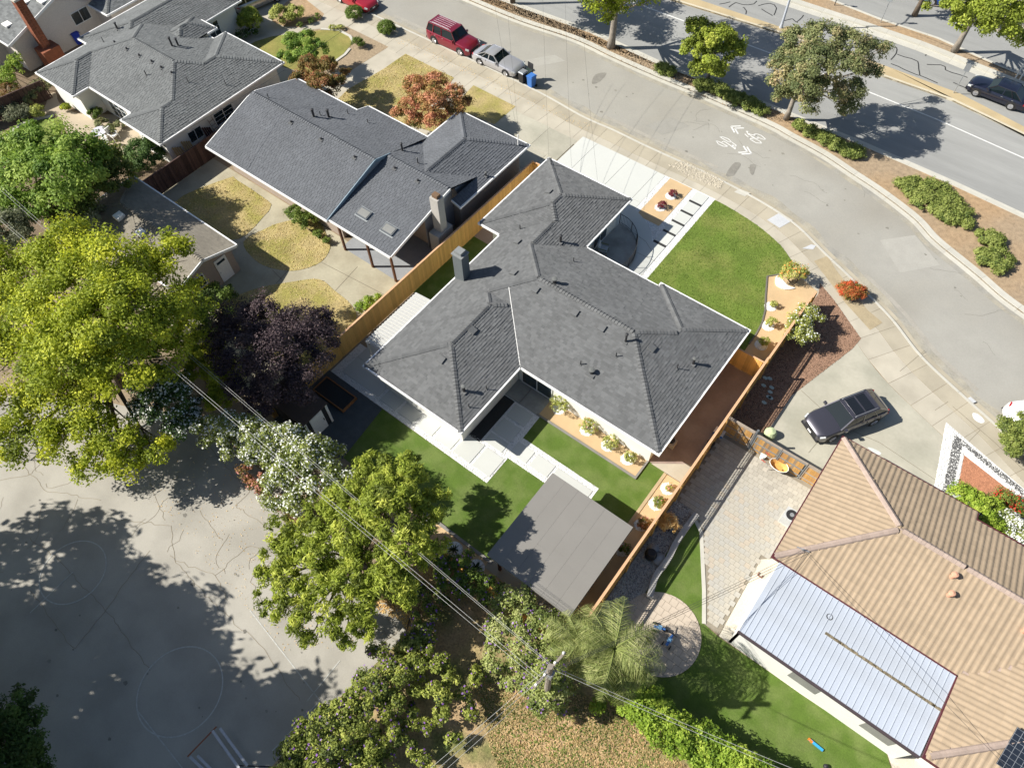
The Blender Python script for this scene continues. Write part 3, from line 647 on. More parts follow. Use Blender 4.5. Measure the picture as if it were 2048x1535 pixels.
def runs(pts_ok):
    out = []; s = None
    for i, (t, ok) in enumerate(pts_ok):
        if ok and s is None: s = t
        if not ok and s is not None: out.append((s, prev)); s = None
        prev = t
    if s is not None: out.append((s, prev))
    return out
def outline(rects, step=.05):
    """edges of the union of rectangles: list of (axis, coord, t0, t1, outward sign)"""
    E = {}
    for (x0, x1, y0, y1) in rects:
        for ax, c, a, b, sg in (('x', x0, y0, y1, -1), ('x', x1, y0, y1, 1), ('y', y0, x0, x1, -1), ('y', y1, x0, x1, 1)):
            n = max(2, int(round((b-a)/step))); L = []
            for i in range(n+1):
                t = a+(b-a)*i/n; tt = min(max(t, a+1e-3), b-1e-3)
                x, y = (c+sg*1e-3, tt) if ax == 'x' else (tt, c+sg*1e-3)
                ok = not any(r[0] < x < r[1] and r[2] < y < r[3] for r in rects); L.append((t, ok))
            for r in runs(L):
                if r[1]-r[0] > .08: E.setdefault((ax, round(c, 3), sg), []).append(r)
    out = []
    for k, v in E.items():
        v.sort(); cur = list(v[0])
        for a, b in v[1:]:
            if a <= cur[1]+.06: cur[1] = max(cur[1], b)
            else: out.append((*k, *cur)); cur = [a, b]
        out.append((*k, *cur))
    return out
def house(name, label, cat, loc, roof, m_roof, m_wall, inset=.55, tab=.31, course=.15, fascia=m_fascia, capm=None, th=.016, tv=.22, walls=True, rects=None, tiles=False, wallz=None, slot=0.):
    t = thing(name, label, cat, loc); ps = roof.polys()
    mb = MB()
    for p, (a, b, d) in ps:
        f = [(x, y, a*x+b*y+d-.006) for x, y in p]; mb.face(f)
        mb.face([(x, y, z-.10) for x, y, z in f][::-1])
    deck = mb.obj('roof', m_under if not tiles else (capm or m_under), t)
    if not tiles:
        mb = MB()
        for p, pl in ps: shingles(mb, p, pl, tab, course, th, tv, slot=slot)
        mb.obj('shingles', m_roof, deck, kind='stuff')
    # ridge and hip caps
    mb = MB()
    for bl in roof.b:
        x0, x1, y0, y1 = bl['r']; segs = []
        for i, p1 in enumerate(bl['pl']):
            for p2 in bl['pl'][i+1:]:
                A, B, D = p1[0]-p2[0], p1[1]-p2[1], p1[2]-p2[2]; L = math.hypot(A, B)
                if L < 1e-6: continue
                A, B, D = A/L, B/L, D/L; dx, dy = -B, A; cx, cy = -A*D, -B*D
                # walk along the crease
                mx, my = (x0+x1)/2, (y0+y1)/2; t0 = (mx-cx)*dx+(my-cy)*dy; hs = []
                st = .21; n = int((x1-x0+y1-y0)/st)+4
                for k in range(-n, n+1):
                    x, y = cx+dx*(t0+k*st), cy+dy*(t0+k*st)
                    if not (x0-.02 <= x <= x1+.02 and y0-.02 <= y <= y1+.02): hs.append(None); continue
                    z = roof.hb(bl, min(max(x, x0), x1), min(max(y, y0), y1)); z1 = p1[0]*x+p1[1]*y+p1[2]
                    hs.append((x, y, z) if abs(z-z1) < .004 and abs(roof.H(min(max(x, x0), x1), min(max(y, y0), y1))-z) < .004 else None)
                def vis(q):
                    if not q: return False
                    for e in (-.12, .12):
                        xx, yy = q[0]+A*e, q[1]+B*e
                        if abs(roof.H(xx, yy)-roof.hb(bl, xx, yy)) > .004: return False
                        # coplanar block takes the crease away
                    m_ = max((min(pp[0]*q[0]+pp[1]*q[1]+pp[2] for pp in ob['pl'])) for ob in roof.b if ob is not bl and ob['r'][0]+.1 < q[0] < ob['r'][1]-.1 and ob['r'][2]+.1 < q[1] < ob['r'][3]-.1) if any(ob is not bl and ob['r'][0]+.1 < q[0] < ob['r'][1]-.1 and ob['r'][2]+.1 < q[1] < ob['r'][3]-.1 for ob in roof.b) else -1
                    mean = (roof.H(q[0]+A*.12, q[1]+B*.12)+roof.H(q[0]-A*.12, q[1]-B*.12))/2
                    return roof.H(q[0], q[1])-mean > .008
                for k in range(len(hs)-1):
                    if vis(hs[k]) and vis(hs[k+1]): segs.append((Vector(hs[k]), Vector(hs[k+1]), p1, p2))
        for a_, b_, p1, p2 in segs:
            lo, hi = (a_, b_) if a_.z <= b_.z else (b_, a_)
            d = (hi-lo).normalized(); lo = lo-d*.05
            n1 = Vector((-p1[0], -p1[1], 1)).normalized(); n2 = Vector((-p2[0], -p2[1], 1)).normalized()
            s1 = d.cross(n1).normalized(); s2 = d.cross(n2).normalized()
            dn = Vector((p1[0]-p2[0], p1[1]-p2[1], 0))
            if s1.dot(dn) > 0: s1 = -s1      # towards side where p1 is lower
            if s2.dot(dn) < 0: s2 = -s2
            tn = rnd.uniform(-tv, tv*.6); w = .15 if not tiles else .17; up_ = Vector((0, 0, 1))
            if not tiles:
                A1, A0, A2 = lo+s1*w+n1*.058, lo+up_*.085, lo+s2*w+n2*.058; B1, B0, B2 = hi+s1*w+n1*.024, hi+up_*.04, hi+s2*w+n2*.024
                mb.face([A1, A0, B0, B1], tn); mb.face([A0, A2, B2, B0], tn); mb.face([lo+s1*w, A1, A0, lo], tn-.2); mb.face([lo, A0, A2, lo+s2*w], tn-.2)
                mb.face([lo+s1*w, hi+s1*w, B1, A1], tn-.2); mb.face([lo+s2*w, A2, B2, hi+s2*w], tn-.2)
            else:
                for q0, q1 in ((0, 1), (1, 2), (2, 3), (3, 4)):
                    def pt(i, base, lift): ang = math.pi*i/4; sd_ = (s1*math.cos(ang) if math.cos(ang) > 0 else s2*-math.cos(ang)); return base+sd_*w+up_*(math.sin(ang)*.10+lift)
                    mb.face([pt(q0, lo, .05), pt(q1, lo, .05), pt(q1, hi, .03), pt(q0, hi, .03)], tn)
    mb.obj('ridge_caps', capm or m_roof, t, kind='stuff')
    # eaves
    rr = rects or [b['r'] for b in roof.b]; ze = [b['ze'] for b in roof.b]
    for ax, c, sg, a, b in outline([b_['r'] for b_ in roof.b]):
        mx = (a+b)/2; pt = (c-sg*.02, mx) if ax == 'x' else (mx, c-sg*.02)
        def zz(s_):
            x, y = (c-sg*.003, s_) if ax == 'x' else (s_, c-sg*.003); return roof.H(x, y)
        za, zm, zb = zz(a+.01), zz(mx), zz(b-.01)
        mb = MB()
        if abs(za-zm) < .02 and abs(zb-zm) < .02:
            z = zm
            if ax == 'x': mb.box(min(c, c+sg*.1), a-.1, z-.13, max(c, c+sg*.1), b+.1, z+.012)
            else: mb.box(a, min(c, c+sg*.1), z-.13, b, max(c, c+sg*.1), z+.012)
            mb.obj('gutter', fascia, t)
        else:
            n = 12; pts = []
            for i in range(n+1):
                s_ = a+.01+(b-a-.02)*i/n; pts.append(((c+sg*.03, s_) if ax == 'x' else (s_, c+sg*.03))+(zz(s_)-.07,))
            # keep only the corner points of the broken line
            keep = [pts[0]]
            for i in range(1, n):
                if abs((pts[i+1][2]-pts[i][2])-(pts[i][2]-pts[i-1][2])) > .01: keep.append(pts[i])
            keep.append(pts[-1])
            for p, q in zip(keep, keep[1:]): mb.bar(p, q, .06, .2)
            mb.obj('barge_board', fascia, t)
    if walls:
        ins = [(r[0]+inset, r[1]-inset, r[2]+inset, r[3]-inset) for r in rr]
        for ax, c, sg, a, b in outline(ins):
            mb = MB(); th_ = .12; steps = max(1, int((b-a)/.6)); 
            def top(s_):
                x, y = (c, s_) if ax == 'x' else (s_, c); return max(roof.H(x, y), 2.0)-.12
            tops = [(a+(b-a)*i/steps) for i in range(steps+1)]
            for s0, s1 in zip(tops, tops[1:]):
                h0, h1 = top(s0), top(s1)
                for cc, flip in ((c, sg > 0), (c-sg*th_, sg < 0)):
                    q = [(cc, s0, -.02), (cc, s1, -.02), (cc, s1, h1), (cc, s0, h0)] if ax == 'x' else [(s1, cc, -.02), (s0, cc, -.02), (s0, cc, h0), (s1, cc, h1)]
                    mb.face(q if flip else q[::-1])
            mb.obj('wall', m_wall, t)
    t['_r'] = 0; del t['_r']; return t, deck
def window(parent, ax, c, sg, a, b, z0, z1, name='window', mullions=1, rows=0, frame=m_fascia, gl=None):
    """window on a wall plane ax=c facing sg, from a to b"""
    def bx(mb, s0, s1, q0, q1, d0, d1):
        e0, e1 = sorted((c+sg*d0, c+sg*d1))
        if ax == 'x': mb.box(e0, s0, q0, e1, s1, q1)
        else: mb.box(s0, e0, q0, s1, e1, q1)
    g = MB(); bx(g, a, b, z0, z1, .003, .012); w = g.obj(name, gl or m_glass, parent)
    f = MB(); t = .06
    bx(f, a-t, b+t, z0-t, z0, .003, .05); bx(f, a-t, b+t, z1, z1+t, .003, .05); bx(f, a-t, a, z0, z1, .003, .05); bx(f, b, b+t, z0, z1, .003, .05)
    for i in range(mullions): s_ = a+(b-a)*(i+1)/(mullions+1); bx(f, s_-.025, s_+.025, z0, z1, .013, .045)
    for i in range(rows): s_ = z0+(z1-z0)*(i+1)/(rows+1); bx(f, a, b, s_-.012, s_+.012, .014, .03)
    f.obj('frame', frame, w); return w
def vents(t, roof, lst, kind='pipe'):
    for (a, b, h, r, cap) in lst:
        x, y, z = roof.on(a, b); mb = MB(); h *= 1.25; mb.tube([(x, y, z-.1), (x, y, z+h)], r, 8)
        o = mb.obj('vent_pipe', m_dark, t)
        if cap in ('t', 'g'): MB().lathe(x, y, [(r*1.1, z+h-.02), (r*1.5, z+h+.0), (r*1.5, z+h+.05), (r*.6, z+h+.08)], 10).obj('cap', mat('vent_grey', (.13, .135, .13)) if cap == 'g' else m_dark, o)
        fl = MB(); fl.box(x-r*2.2, y-r*2.2, z-.02, x+r*2.2, y+r*2.2, z+.035); fl.obj('flashing', m_roofA, o)
def boxvent(t, roof, px_, py_, s=.42, m=None, h=.12):
    x, y, z = roof.on(px_, py_); e = .05; zx = (roof.H(x+e, y)-roof.H(x-e, y))/(2*e); zy = (roof.H(x, y+e)-roof.H(x, y-e))/(2*e)
    n = Vector((-zx, -zy, 1)).normalized(); mb = MB(); mb.box(-s/2, -s/2, -.02, s/2, s/2, h)
    o = bpy.data.objects.new('attic_vent', mb.mesh('attic_vent', m or m_roofA)); link(o, t, (x, y, z)); o.rotation_euler = n.to_track_quat('Z', 'Y').to_euler(); return o

# ---- main house
RM = Roof(); ZE = 2.7; SL = .34
RM.add(-21.9, -4.9, 18.42, 28.53, ZE, .32).add(-21.9, -14.43, 12.92, 24, ZE, .32).add(-21.9, -16.7, 21, 31, ZE, .32).add(-23.72, -16.7, 26.1, 34.1, ZE, .32).add(-11.06, -4.9, 21.5, 28.84, ZE, .32)
main, deck = house('house', 'white house with a big charcoal shingle hip roof in the centre of the picture', 'house', (-14, 22, 0), RM, m_roofA, m_stucco, inset=.6, tab=.24, course=.17, th=.025, tv=.15)
vents(main, RM, [(1121, 484, .45, .08, 't'), (1109, 566, .3, .12, 'g'), (1147, 523, .3, .03, ''), (1251, 683, .55, .07, 't'), (1232, 713, .3, .035, ''), (1161, 729, .3, .035, ''), (1183, 746, .25, .12, 'g'), (1386, 727, .4, .08, 'g'), (1354, 737, .35, .03, ''), (928, 782, .4, .09, 'g'), (973, 778, .3, .03, ''), (938, 814, .3, .03, ''), (1040, 458, .3, .035, ''), (1102, 330, .5, .03, '')])
for a in ((1098, 384), (1035, 484), (1028, 546), (1071, 579), (1150, 625), (1204, 656), (1303, 696), (945, 661), (883, 719)): boxvent(main, RM, *a)
# chimney
x, y = P(917, 508, 5.1); ch = MB(); x, y = -22.2, 21.35
cx, cy = P(922, 508, 5.0)
ch.box(cx-.45, cy-.33, 0, cx+.3, cy+.33, 5.0); chm = ch.obj('chimney', mat('grey_stucco_chimney', (.12, .135, .14), var=.06), main)
c2 = MB(); c2.box(cx-.5, cy-.38, 5.0, cx+.35, cy+.38, 5.08); c2.box(cx-.36, cy-.24, 5.08, cx+.2, cy+.24, 5.3); c2.obj('chimney_cap', mat('grey_cap', (.2, .21, .21)), chm)
# white valley flashing
mb = MB(); mb.bar((-18.12, 22.12, RM.H(-18.12, 22.12)+.02), (-14.45, 18.44, ZE+.02), .04, .03); mb.obj('valley_flashing', m_white, main)
mb = MB(); mb.box(-18.2, 12.9, ZE+.0, -18.18, 12.95, ZE+.01); 
window(main, 'y', 19.02, -1, -14.7, -12.5, .08, 2.1, 'patio_door', 1)
window(main, 'y', 27.93, 1, -14.2, -12.2, .9, 2.0)
window(main, 'x', -17.3, 1, 30.6, 32.2, .3, 2.1, 'porch_window', 1)
window(main, 'x', -5.5, 1, 21.4, 22.6, 1.0, 2.0)
mb = MB(); 
for i in range(5): mb.box(-5.45, 21.0+i*.9, 2.3, -5.4, 21.3+i*.9, 2.36)
# awning of corrugated sheets
aw = thing('patio_awning', 'white ribbed metal awning along the left wall of the middle house beside the wooden fence', 'awning', (-23, 16.5, 0))
ax0, ax1, ay0, ay1 = -24.3, -22.0, 14.2, 19.1
pA = [P(728, 682, 2.45), P(833, 585, 2.45), P(864, 601, 2.6), P(760, 697, 2.6)]
ax0 = (pA[0][0]+pA[1][0])/2; ay0 = (pA[0][1]+pA[3][1])/2; ay1 = (pA[1][1]+pA[2][1])/2
N = 20; w = (ay1-ay0)/N; rib = MB(); L = -22.0-ax0
prof = [(0, 0), (w*.30, 0), (w*.40, .09), (w*.8, .09), (w*.9, -.03)]
for (y0, z0), (y1, z1) in zip(prof, prof[1:]): rib.face([(0, y0, z0+2.42), (L, y0, z0+2.6), (L, y1, z1+2.6), (0, y1, z1+2.42)]); 
rib.face([(0, 0, 2.42), (0, w*.97, 2.42), (0, w*.8, 2.48), (0, w*.45, 2.48), (0, w*.3, 2.42)])
rme = rib.mesh('roof_panel', mat('awning_white', (.42, .42, .40), var=.02))
for i in range(N): inst('roof_panel', rme, aw, (ax0, ay0+i*w, 0))
mb = MB(); mb.box(ax0-.02, ay0, 2.3, ax0+.08, ay1, 2.41); mb.obj('beam', m_fascia, aw)
for yy_ in (ay0+.1, (ay0+ay1)/2, ay1-.1): MB().box(ax0-.01, yy_-.05, 0, ax0+.09, yy_+.05, 2.3).obj('post', m_fascia, aw)
# porch
pr = thing('porch_railing', 'curved black metal railing round the front porch', 'railing', (-14.9, 31.3, 0))
parc = spline([(-17.25, 34.0), (-16.4, 33.9), (-15.5, 33.35), (-14.85, 32.5), (-14.5, 31.5), (-14.45, 30.5), (-14.65, 29.5), (-15.05, 28.6)], 8)
pp = sheet('porch_slab', parc+[(-17.3, 28.5)], .16, m_porch, h=.14)
mb = MB(); inner = offset_line(parc, -.07) 
line = [(x*.985+(-17.3)*.015, y) for x, y in parc]
mb.tube([(x, y, 1.05) for x, y in line], .022, 6); mb.tube([(x, y, .27) for x, y in line], .016, 6); mb.obj('rail', m_dark, pr)
rs = resample(line, .13); bal = MB().tube([(0, 0, .16), (0, 0, 1.04)], .010, 5).mesh('baluster', m_dark); pst = MB().tube([(0, 0, .16), (0, 0, 1.1)], .028, 6).mesh('post', m_dark)
for i, (x, y) in enumerate(rs): inst('post' if i % 9 == 0 else 'baluster', pst if i % 9 == 0 else bal, pr, (x, y, 0))
# chair and table on the porch
pc = thing('patio_chair', 'pale cushioned patio chair on the front porch', 'chair', (-16.6, 30.9, .16))
def chair(t, m, cm, a):
    ca, sa = math.cos(a), math.sin(a); b = t.location; f = Matrix.Rotation(a, 4, 'Z')
    def add(nm, mb, mm): o = bpy.data.objects.new(nm, mb.mesh(nm, mm)); link(o, t, tuple(b)); o.rotation_euler = (0, 0, a); return o
    add('seat', MB().box(-.28, -.28, .36, .28, .28, .46), cm); add('backrest', MB().bar((-.27, 0, .4), (-.42, 0, .95), .54, .1, upv=(1, 0, 0)), cm)
    for sx in (-.27, .27):
        for sy in (-.28, .28): add('leg', MB().bar((sx, sy, 0), (sx, sy, .4), .04, .04), m)
    for sy in (-.3, .3): add('arm', MB().bar((-.3, sy, .62), (.26, sy, .6), .06, .035), m)
chair(pc, mat('olive_metal', (.20, .21, .10)), mat('grey_cushion', (.42, .45, .48)), .3)
pt_ = thing('side_table', 'small round glass side table beside the porch chair', 'table', (-16.7, 29.9, .16))
MB().lathe(-16.7, 29.9, [(.27, .56), (.27, .6)], 20).obj('table_top', mat('pale_glass', (.35, .38, .36), rough=.2), pt_)
MB().lathe(-16.7, 29.9, [(.05, .6), (.09, .64), (.02, .7)], 10).obj('ornament', mat('gold_paint', (.5, .4, .08)), pt_)
for k in range(3): MB().bar((-16.7+.2*math.cos(k*2.1), 29.9+.2*math.sin(k*2.1), .16), (-16.7+.1*math.cos(k*2.1), 29.9+.1*math.sin(k*2.1), .56), .03, .03).obj('leg', m_dark, pt_)

# ---- middle neighbour
RB = Roof()
zr = 4.4; yR = 25.2
RB.add(-45, -32.25, 20.0, 29.4, 2.8, .3, gab='EW', cl=(-45, -32.25, 20.0, 29.4)); RB.b[-1]['pl'] = [(0, .305, 2.8-.305*20.0), (0, -.3, zr+.3*yR)]
RB.add(0, 0, 0, 0, 2.8, .3); RB.b[-1].update(pl=[(0, -.3, zr+.3*yR)], r=(-38.4, -32.25, 29.4, 30.55))
RB.add(0, 0, 0, 0, 2.8, .3); RB.b[-1].update(pl=[(0, .205, 2.8-.205*20.15), (0, -.35, 4.07+.35*26.35)], r=(-32.25, -26.45, 20.15, 29.9))
RB.add(-32.3, -25.7, 26.4, 34.3, 2.8, .35, gab='S')
h2, d2 = house('house', 'taupe house with a long blue grey gabled roof and two skylights', 'house', (-35, 25, 0), RB, m_roofB, m_beige, inset=.5, rects=[(-45, -32, 20.6, 30.4), (-33, -26.4, 23.8, 30.4), (-32.3, -25.7, 26.4, 34.3)], tv=.09, tab=.25, course=.18, th=.023, slot=.02)
vents(h2, RB, [(628, 234, .5, .09, 't'), (658, 235, .5, .09, 't'), (805, 302, .5, .07, 't'), (537, 196, .3, .03, ''), (641, 231, .3, .03, ''), (696, 228, .3, .03, ''), (736, 246, .3, .03, ''), (836, 327, .35, .04, 'g'), (972, 352, .25, .06, 'g'), (583, 245, .12, .08, ''), (643, 279, .12, .08, ''), (710, 315, .12, .08, ''), (790, 337, .12, .08, ''), (836, 362, .12, .08, '')])
x, y, z = RB.on(510, 206); b_ = MB(); b_.box(-.25, -.2, 0, .25, .2, .35); b_.obj('roof_ventilator', m_dark, h2, wloc=(x, y, z))
for a in ((729, 428), (779, 460)):
    x, y, z = RB.on(*a); o = MB().box(-.5, -.34, 0, .5, .34, .14).obj('skylight', mat('skylight_curb', (.10, .11, .12)), h2, wloc=(x, y, z)); o.rotation_euler = (math.atan(.205), 0, math.pi/2*0)
    q = MB().box(-.42, -.26, .141, .42, .26, .16).obj('pane', mat('skylight_dome', (.22, .22, .205), rough=.25, spec=.6), o, wloc=(x, y, z))
    MB().box(-.6, -.42, -.01, .6, .42, .03).obj('flashing', mat('lead_flashing', (.26, .28, .29), rough=.5), o, wloc=(x, y, z))
cx, cy = P(882, 386, 5.0); mm = mat('pale_stucco_chimney', (.40, .38, .35), var=.05)
cx, cy = -25.95, 24.6
ch = MB(); ch.box(cx-.42, cy-.3, 0, cx+.28, cy+.3, 4.9); ch.prism(R4(cx-.5, cy-.75, cx+.35, cy+.75), 0, 2.0); o = ch.obj('chimney', mm, h2)
MB().box(cx-.3, cy-.18, 4.9, cx+.16, cy+.18, 5.15).obj('chimney_pot', mat('sooty_brick', (.16, .10, .06)), o)
for i, xx in enumerate((-31.6, -28.9, -26.7)): MB().box(xx-.07, 20.25, 0, xx+.07, 20.39, 2.72).obj('post', mat('brown_post', (.10, .05, .03)), h2)
window(h2, 'y', 21.1, -1, -33.9, -32.6, 1.0, 2.1); window(h2, 'y', 21.1, -1, -35.6, -34.4, 1.0, 2.1); window(h2, 'y', 24.3, -1, -31.5, -29.5, .1, 2.1, 'patio_door', 1)
window(h2, 'y', 21.1, -1, -43, -42, 1.3, 2.0)
MB().box(-26.9, 24.0, 0, -26.85, 29.6, 3.2).obj('wall', mat('blue_grey_wall', (.26, .27, .29)), h2)
bb = mat('blue_grey_barge', (.20, .27, .32), rough=.5)
for p_, q_ in (((-32.2, 19.95, 2.72), (-32.2, 25.2, 4.33)), ((-32.2, 25.2, 4.33), (-32.2, 26.6, 3.93))): MB().bar(p_, q_, .06, .24).obj('barge_board', bb, h2)
q_ = MB(); q_.face([(-32.24, 20.2, 2.78), (-32.24, 25.2, 3.6), (-32.24, 25.2, 4.3)]); q_.face([(-32.24, 25.2, 3.6), (-32.24, 26.7, 3.9), (-32.24, 25.2, 4.3)]); q_.obj('gable_wall', mat('blue_grey_wall', (.26, .27, .29)), h2)
# porch floor
sheet('covered_patio', R4(-32, 20.35, -26, 24.3), .03, mat('grey_patio_tile', (.25, .26, .27), var=.08))

# ---- far left neighbour
RC = Roof()
RC.add(-63.5, -48, 19.1, 29.3, 2.8, .3).add(-63.5, -58.4, 17.6, 24.2, 2.8, .3).add(-52.75, -48, 18.1, 25, 2.8, .3).add(-55.2, -48, 22, 30.5, 2.8, .3).add(-64.8, -57.9, 22.5, 34.5, 2.8, .3, gab='').add(-58.9, -55.9, 26.4, 30.2, 3.1, .45)
h1, d1 = house('house', 'white house with a pale grey rambling hip roof at the upper left', 'house', (-56, 25, 0), RC, m_roofC, m_stucco, inset=.5, tab=.27, course=.19, th=.027, tv=.12, slot=.03)
vents(h1, RC, [(345, 93, .6, .08, 't'), (357, 92, .5, .08, 't'), (235, 58, .4, .08, 't'), (293, 151, .35, .04, ''), (377, 165, .35, .03, ''), (452, 170, .35, .03, ''), (208, 85, .4, .03, ''), (230, 86, .15, .08, ''), (254, 99, .15, .08, ''), (279, 112, .15, .08, ''), (304, 124, .15, .08, ''), (323, 136, .15, .08, ''), (344, 147, .15, .08, '')])
window(h1, 'x', -48.5, 1, 23.2, 25.0, 1.0, 2.0, rows=2); window(h1, 'x', -48.5, 1, 20.6, 21.8, 1.0, 1.9); window(h1, 'y', 19.6, -1, -57.6, -55.4, .2, 2.3, 'patio_door', 2, 3); window(h1, 'x', -58.4, 1, 30.8, 31.9, .9, 2.1, rows=2)
# ---- brick chimney house in the corner
RD = Roof(); RD.add(-84, -68.6, 18.3, 31.5, 2.9, .3, gab='E').add(-80, -71.3, 16.2, 26, 2.8, .35, gab='').add(-78, -65.8, 26.1, 40, 2.8, .3)
h0, d0 = house('house', 'cream walled house with a tall red brick chimney in the upper left corner', 'house', (-70, 24, 0), RD, m_roofC, mat('cream_stucco', (.60, .55, .50), var=.03), inset=.5, tab=.34, course=.17)
mbk = mat('red_brick', (.24, .085, .045), var=.15, scale=3, var2=.15, scale2=12)
br = thing('brick_chimney', 'tall stepped red brick chimney on the side of the cream house', 'chimney', (-67.6, 20.8, 0)); cx, cy = -67.9, 20.7
bm_ = MB().box(0, 0, 0, .215, .10, .065).mesh('brick', mbk)
MB().box(cx-.34, cy-.34, 0, cx+.34, cy+.34, 6.0).obj('stack', mat('brick_mortar', (.30, .20, .16)), br); MB().box(cx-.5, cy-.8, 0, cx+.9, cy+.8, 1.9).obj('base', mbk, br); MB().box(cx-.42, cy-.42, 6.0, cx+.42, cy+.42, 6.15).obj('cap', m_kerb, br)
mb = MB()
for k in range(80):
    z = .0+k*.075
    for j in range(3):
        for s_ in (-1, 1):
            o = (k % 2)*.11; y0 = cy-.36+j*.24+o*.4; mb.box(cx+s_*.345-.012, y0, z, cx+s_*.345+.012, min(y0+.22, cy+.36), z+.065, rnd.uniform(-.3, .2)); mb.box(y0-cy+cx, cy+s_*.345-.012, z, min(y0-cy+cx+.22, cx+.36), cy+s_*.345+.012, z+.065, rnd.uniform(-.3, .2))
mb.obj('brick_courses', mbk, br, kind='stuff')
window(h0, 'x', -69.1, 1, 24.4, 26.0, 1.5, 2.5)
for a in ((51, 4), (85, 3), (15, 50)):
    x, y, z = RD.on(*a); MB().box(-.4, -.3, 0, .4, .3, .12).obj('skylight', m_white, h0, wloc=(x, y, z))
# ---- grey outbuilding at the left
RE = Roof(); RE.add(-47.3, -35.9, 9.8, 14.9, 2.4, .31, gab='E')
h4, d4 = house('outbuilding', 'small taupe outbuilding with white door half hidden by the yellow green tree', 'outbuilding', (-41, 12.3, 0), RE, m_roofD, m_beige, inset=.35, tv=.1)
dr = MB().box(-36.24, 13.05, .1, -36.19, 14.0, 2.1).obj('door', m_white, h4); MB().box(-36.185, 13.2, 1.7, -36.17, 13.85, 1.9).obj('pane', m_glass, dr); MB().lathe(-36.16, 13.15, [(.03, 1.0), (.03, 1.05)], 8).obj('handle', m_galv, dr)
window(h4, 'x', -36.25, 1, 10.9, 12.0, 1.0, 1.9, rows=1)
x, y, z = RE.on(240, 435); MB().box(-.3, -.3, 0, .3, .3, .25).obj('roof_ventilator', m_white, h4, wloc=(x, y, z))
x, y, z = RE.on(283, 467); MB().box(-.3, -.25, 0, .3, .25, .2).obj('roof_ventilator', m_white, h4, wloc=(x, y, z))

# ---- tan tiled house on the right
RT = Roof(); s_t = .38
RT.add(2.68, 24, 16.92, 25.3, 2.8, s_t, cl=(2.68, 9.95, 16.92, 25.3)); RT.add(2.68, 24, 16.92, 25.3, 2.8, s_t, cl=(9.95, 24, 16.92, 24.75)); RT.add(11.95, 20.5, 12.75, 22, 2.8, s_t)
m_tile = mat('tan_clay_tile', (.325, .25, .172), var=.04, scale=.8, var2=.05, scale2=5, alt=(.29, .225, .155), alts=.5, alt_amt=.5, rough=.9); m_cap = mat('mauve_ridge_tile', (.33, .26, .22), var=.06)
m_gutr = mat('maroon_gutter', (.09, .025, .03), rough=.5)
h3, d3 = house('house', 'house with a tan clay tile roof at the lower right', 'house', (10, 20, 0), RT, m_tile, m_stucco, inset=.6, fascia=m_gutr, capm=m_cap, tiles=True, tv=.1)
# tiles
TW, TL = .285, .34
def tile_mesh(tone):
    mb = MB(); n = 6; pr_ = []
    for i in range(n+1):
        t = i/n; pr_.append((TW*(-.5+t), .012+.027*math.sin(math.pi*min(1, t/.72))**1.2 if t < .72 else .008))
    for (a, za), (b, zb) in zip(pr_, pr_[1:]):
        mb.face([(a, -.03, za+.018), (b, -.03, zb+.018), (b, TL, zb), (a, TL, za)], tone); mb.face([(a, -.03, 0), (b, -.03, 0), (b, -.03, zb+.018), (a, -.03, za+.018)], tone)
    return mb
tmesh = [tile_mesh(t) for t in (-.05, -.025, .0, .025, .05)]; tme = [t.mesh('roof_tile', m_tile) for t in tmesh]
places = []
for poly, (a, b, d) in RT.polys():
    g = math.hypot(a, b); n = Vector((-a, -b, 1)).normalized(); u = Vector((a, b, g*g)).normalized(); h = u.cross(n).normalized()
    q0 = Vector((poly[0][0], poly[0][1], a*poly[0][0]+b*poly[0][1]+d)); off = n*q0.dot(n)
    P2 = [(Vector((p[0], p[1], a*p[0]+b*p[1]+d)).dot(h), Vector((p[0], p[1], a*p[0]+b*p[1]+d)).dot(u)) for p in poly]
    # eave level of this plane in u
    us = [p[1] for p in P2]; hs = [p[0] for p in P2]
    gx = Vector((a, b, 0)).normalized()*0; ue = None
    # u at z=2.8
    pz = Vector((a, b, 0))*((2.8-d)/(g*g)); ue = Vector((pz.x, pz.y, 2.8)).dot(u)
    for k in range(int((min(us)-ue)/TL)-1, int((max(us)-ue)/TL)+2):
        for i in range(int(min(hs)/TW)-1, int(max(hs)/TW)+2):
            x, y = (i+.5)*TW, ue+k*TL
            if inside(x, y+TL/2, P2): places.append((off+h*x+u*y, h, u, n))
places.sort(key=lambda q: (q[0]-Vector((5, 20, 3))).length)
big = MB(); acc_v = []; 
for idx, (o_, h, u, n) in enumerate(places):
    if h.cross(u).dot(n) < 0: h = -h
    k = rnd.randrange(5)
    if idx < 300:
        ob = bpy.data.objects.new('roof_tile', tme[k]); link(ob, d3, tuple(o_)); ob.rotation_euler = Matrix((h, u, n)).transposed().to_euler()
    else:
        t_ = tmesh[k]; kk = len(big.v); big.v += [tuple(o_+h*x+u*y+n*z) for x, y, z in t_.v]; big.f += [tuple(i+kk for i in f) for f in t_.f]; big.t += t_.t
big.obj('roof_tiles', m_tile, d3, kind='stuff')
for a in ((1903, 1153), (1897, 1190), (2046, 1262)):
    x, y, z = RT.on(*a); MB().lathe(x, y, [(.11, z-.05), (.11, z+.3), (.16, z+.32), (.14, z+.42), (.02, z+.46)], 12).obj('vent_pipe', mat('salmon_vent', (.55, .30, .2)), h3)
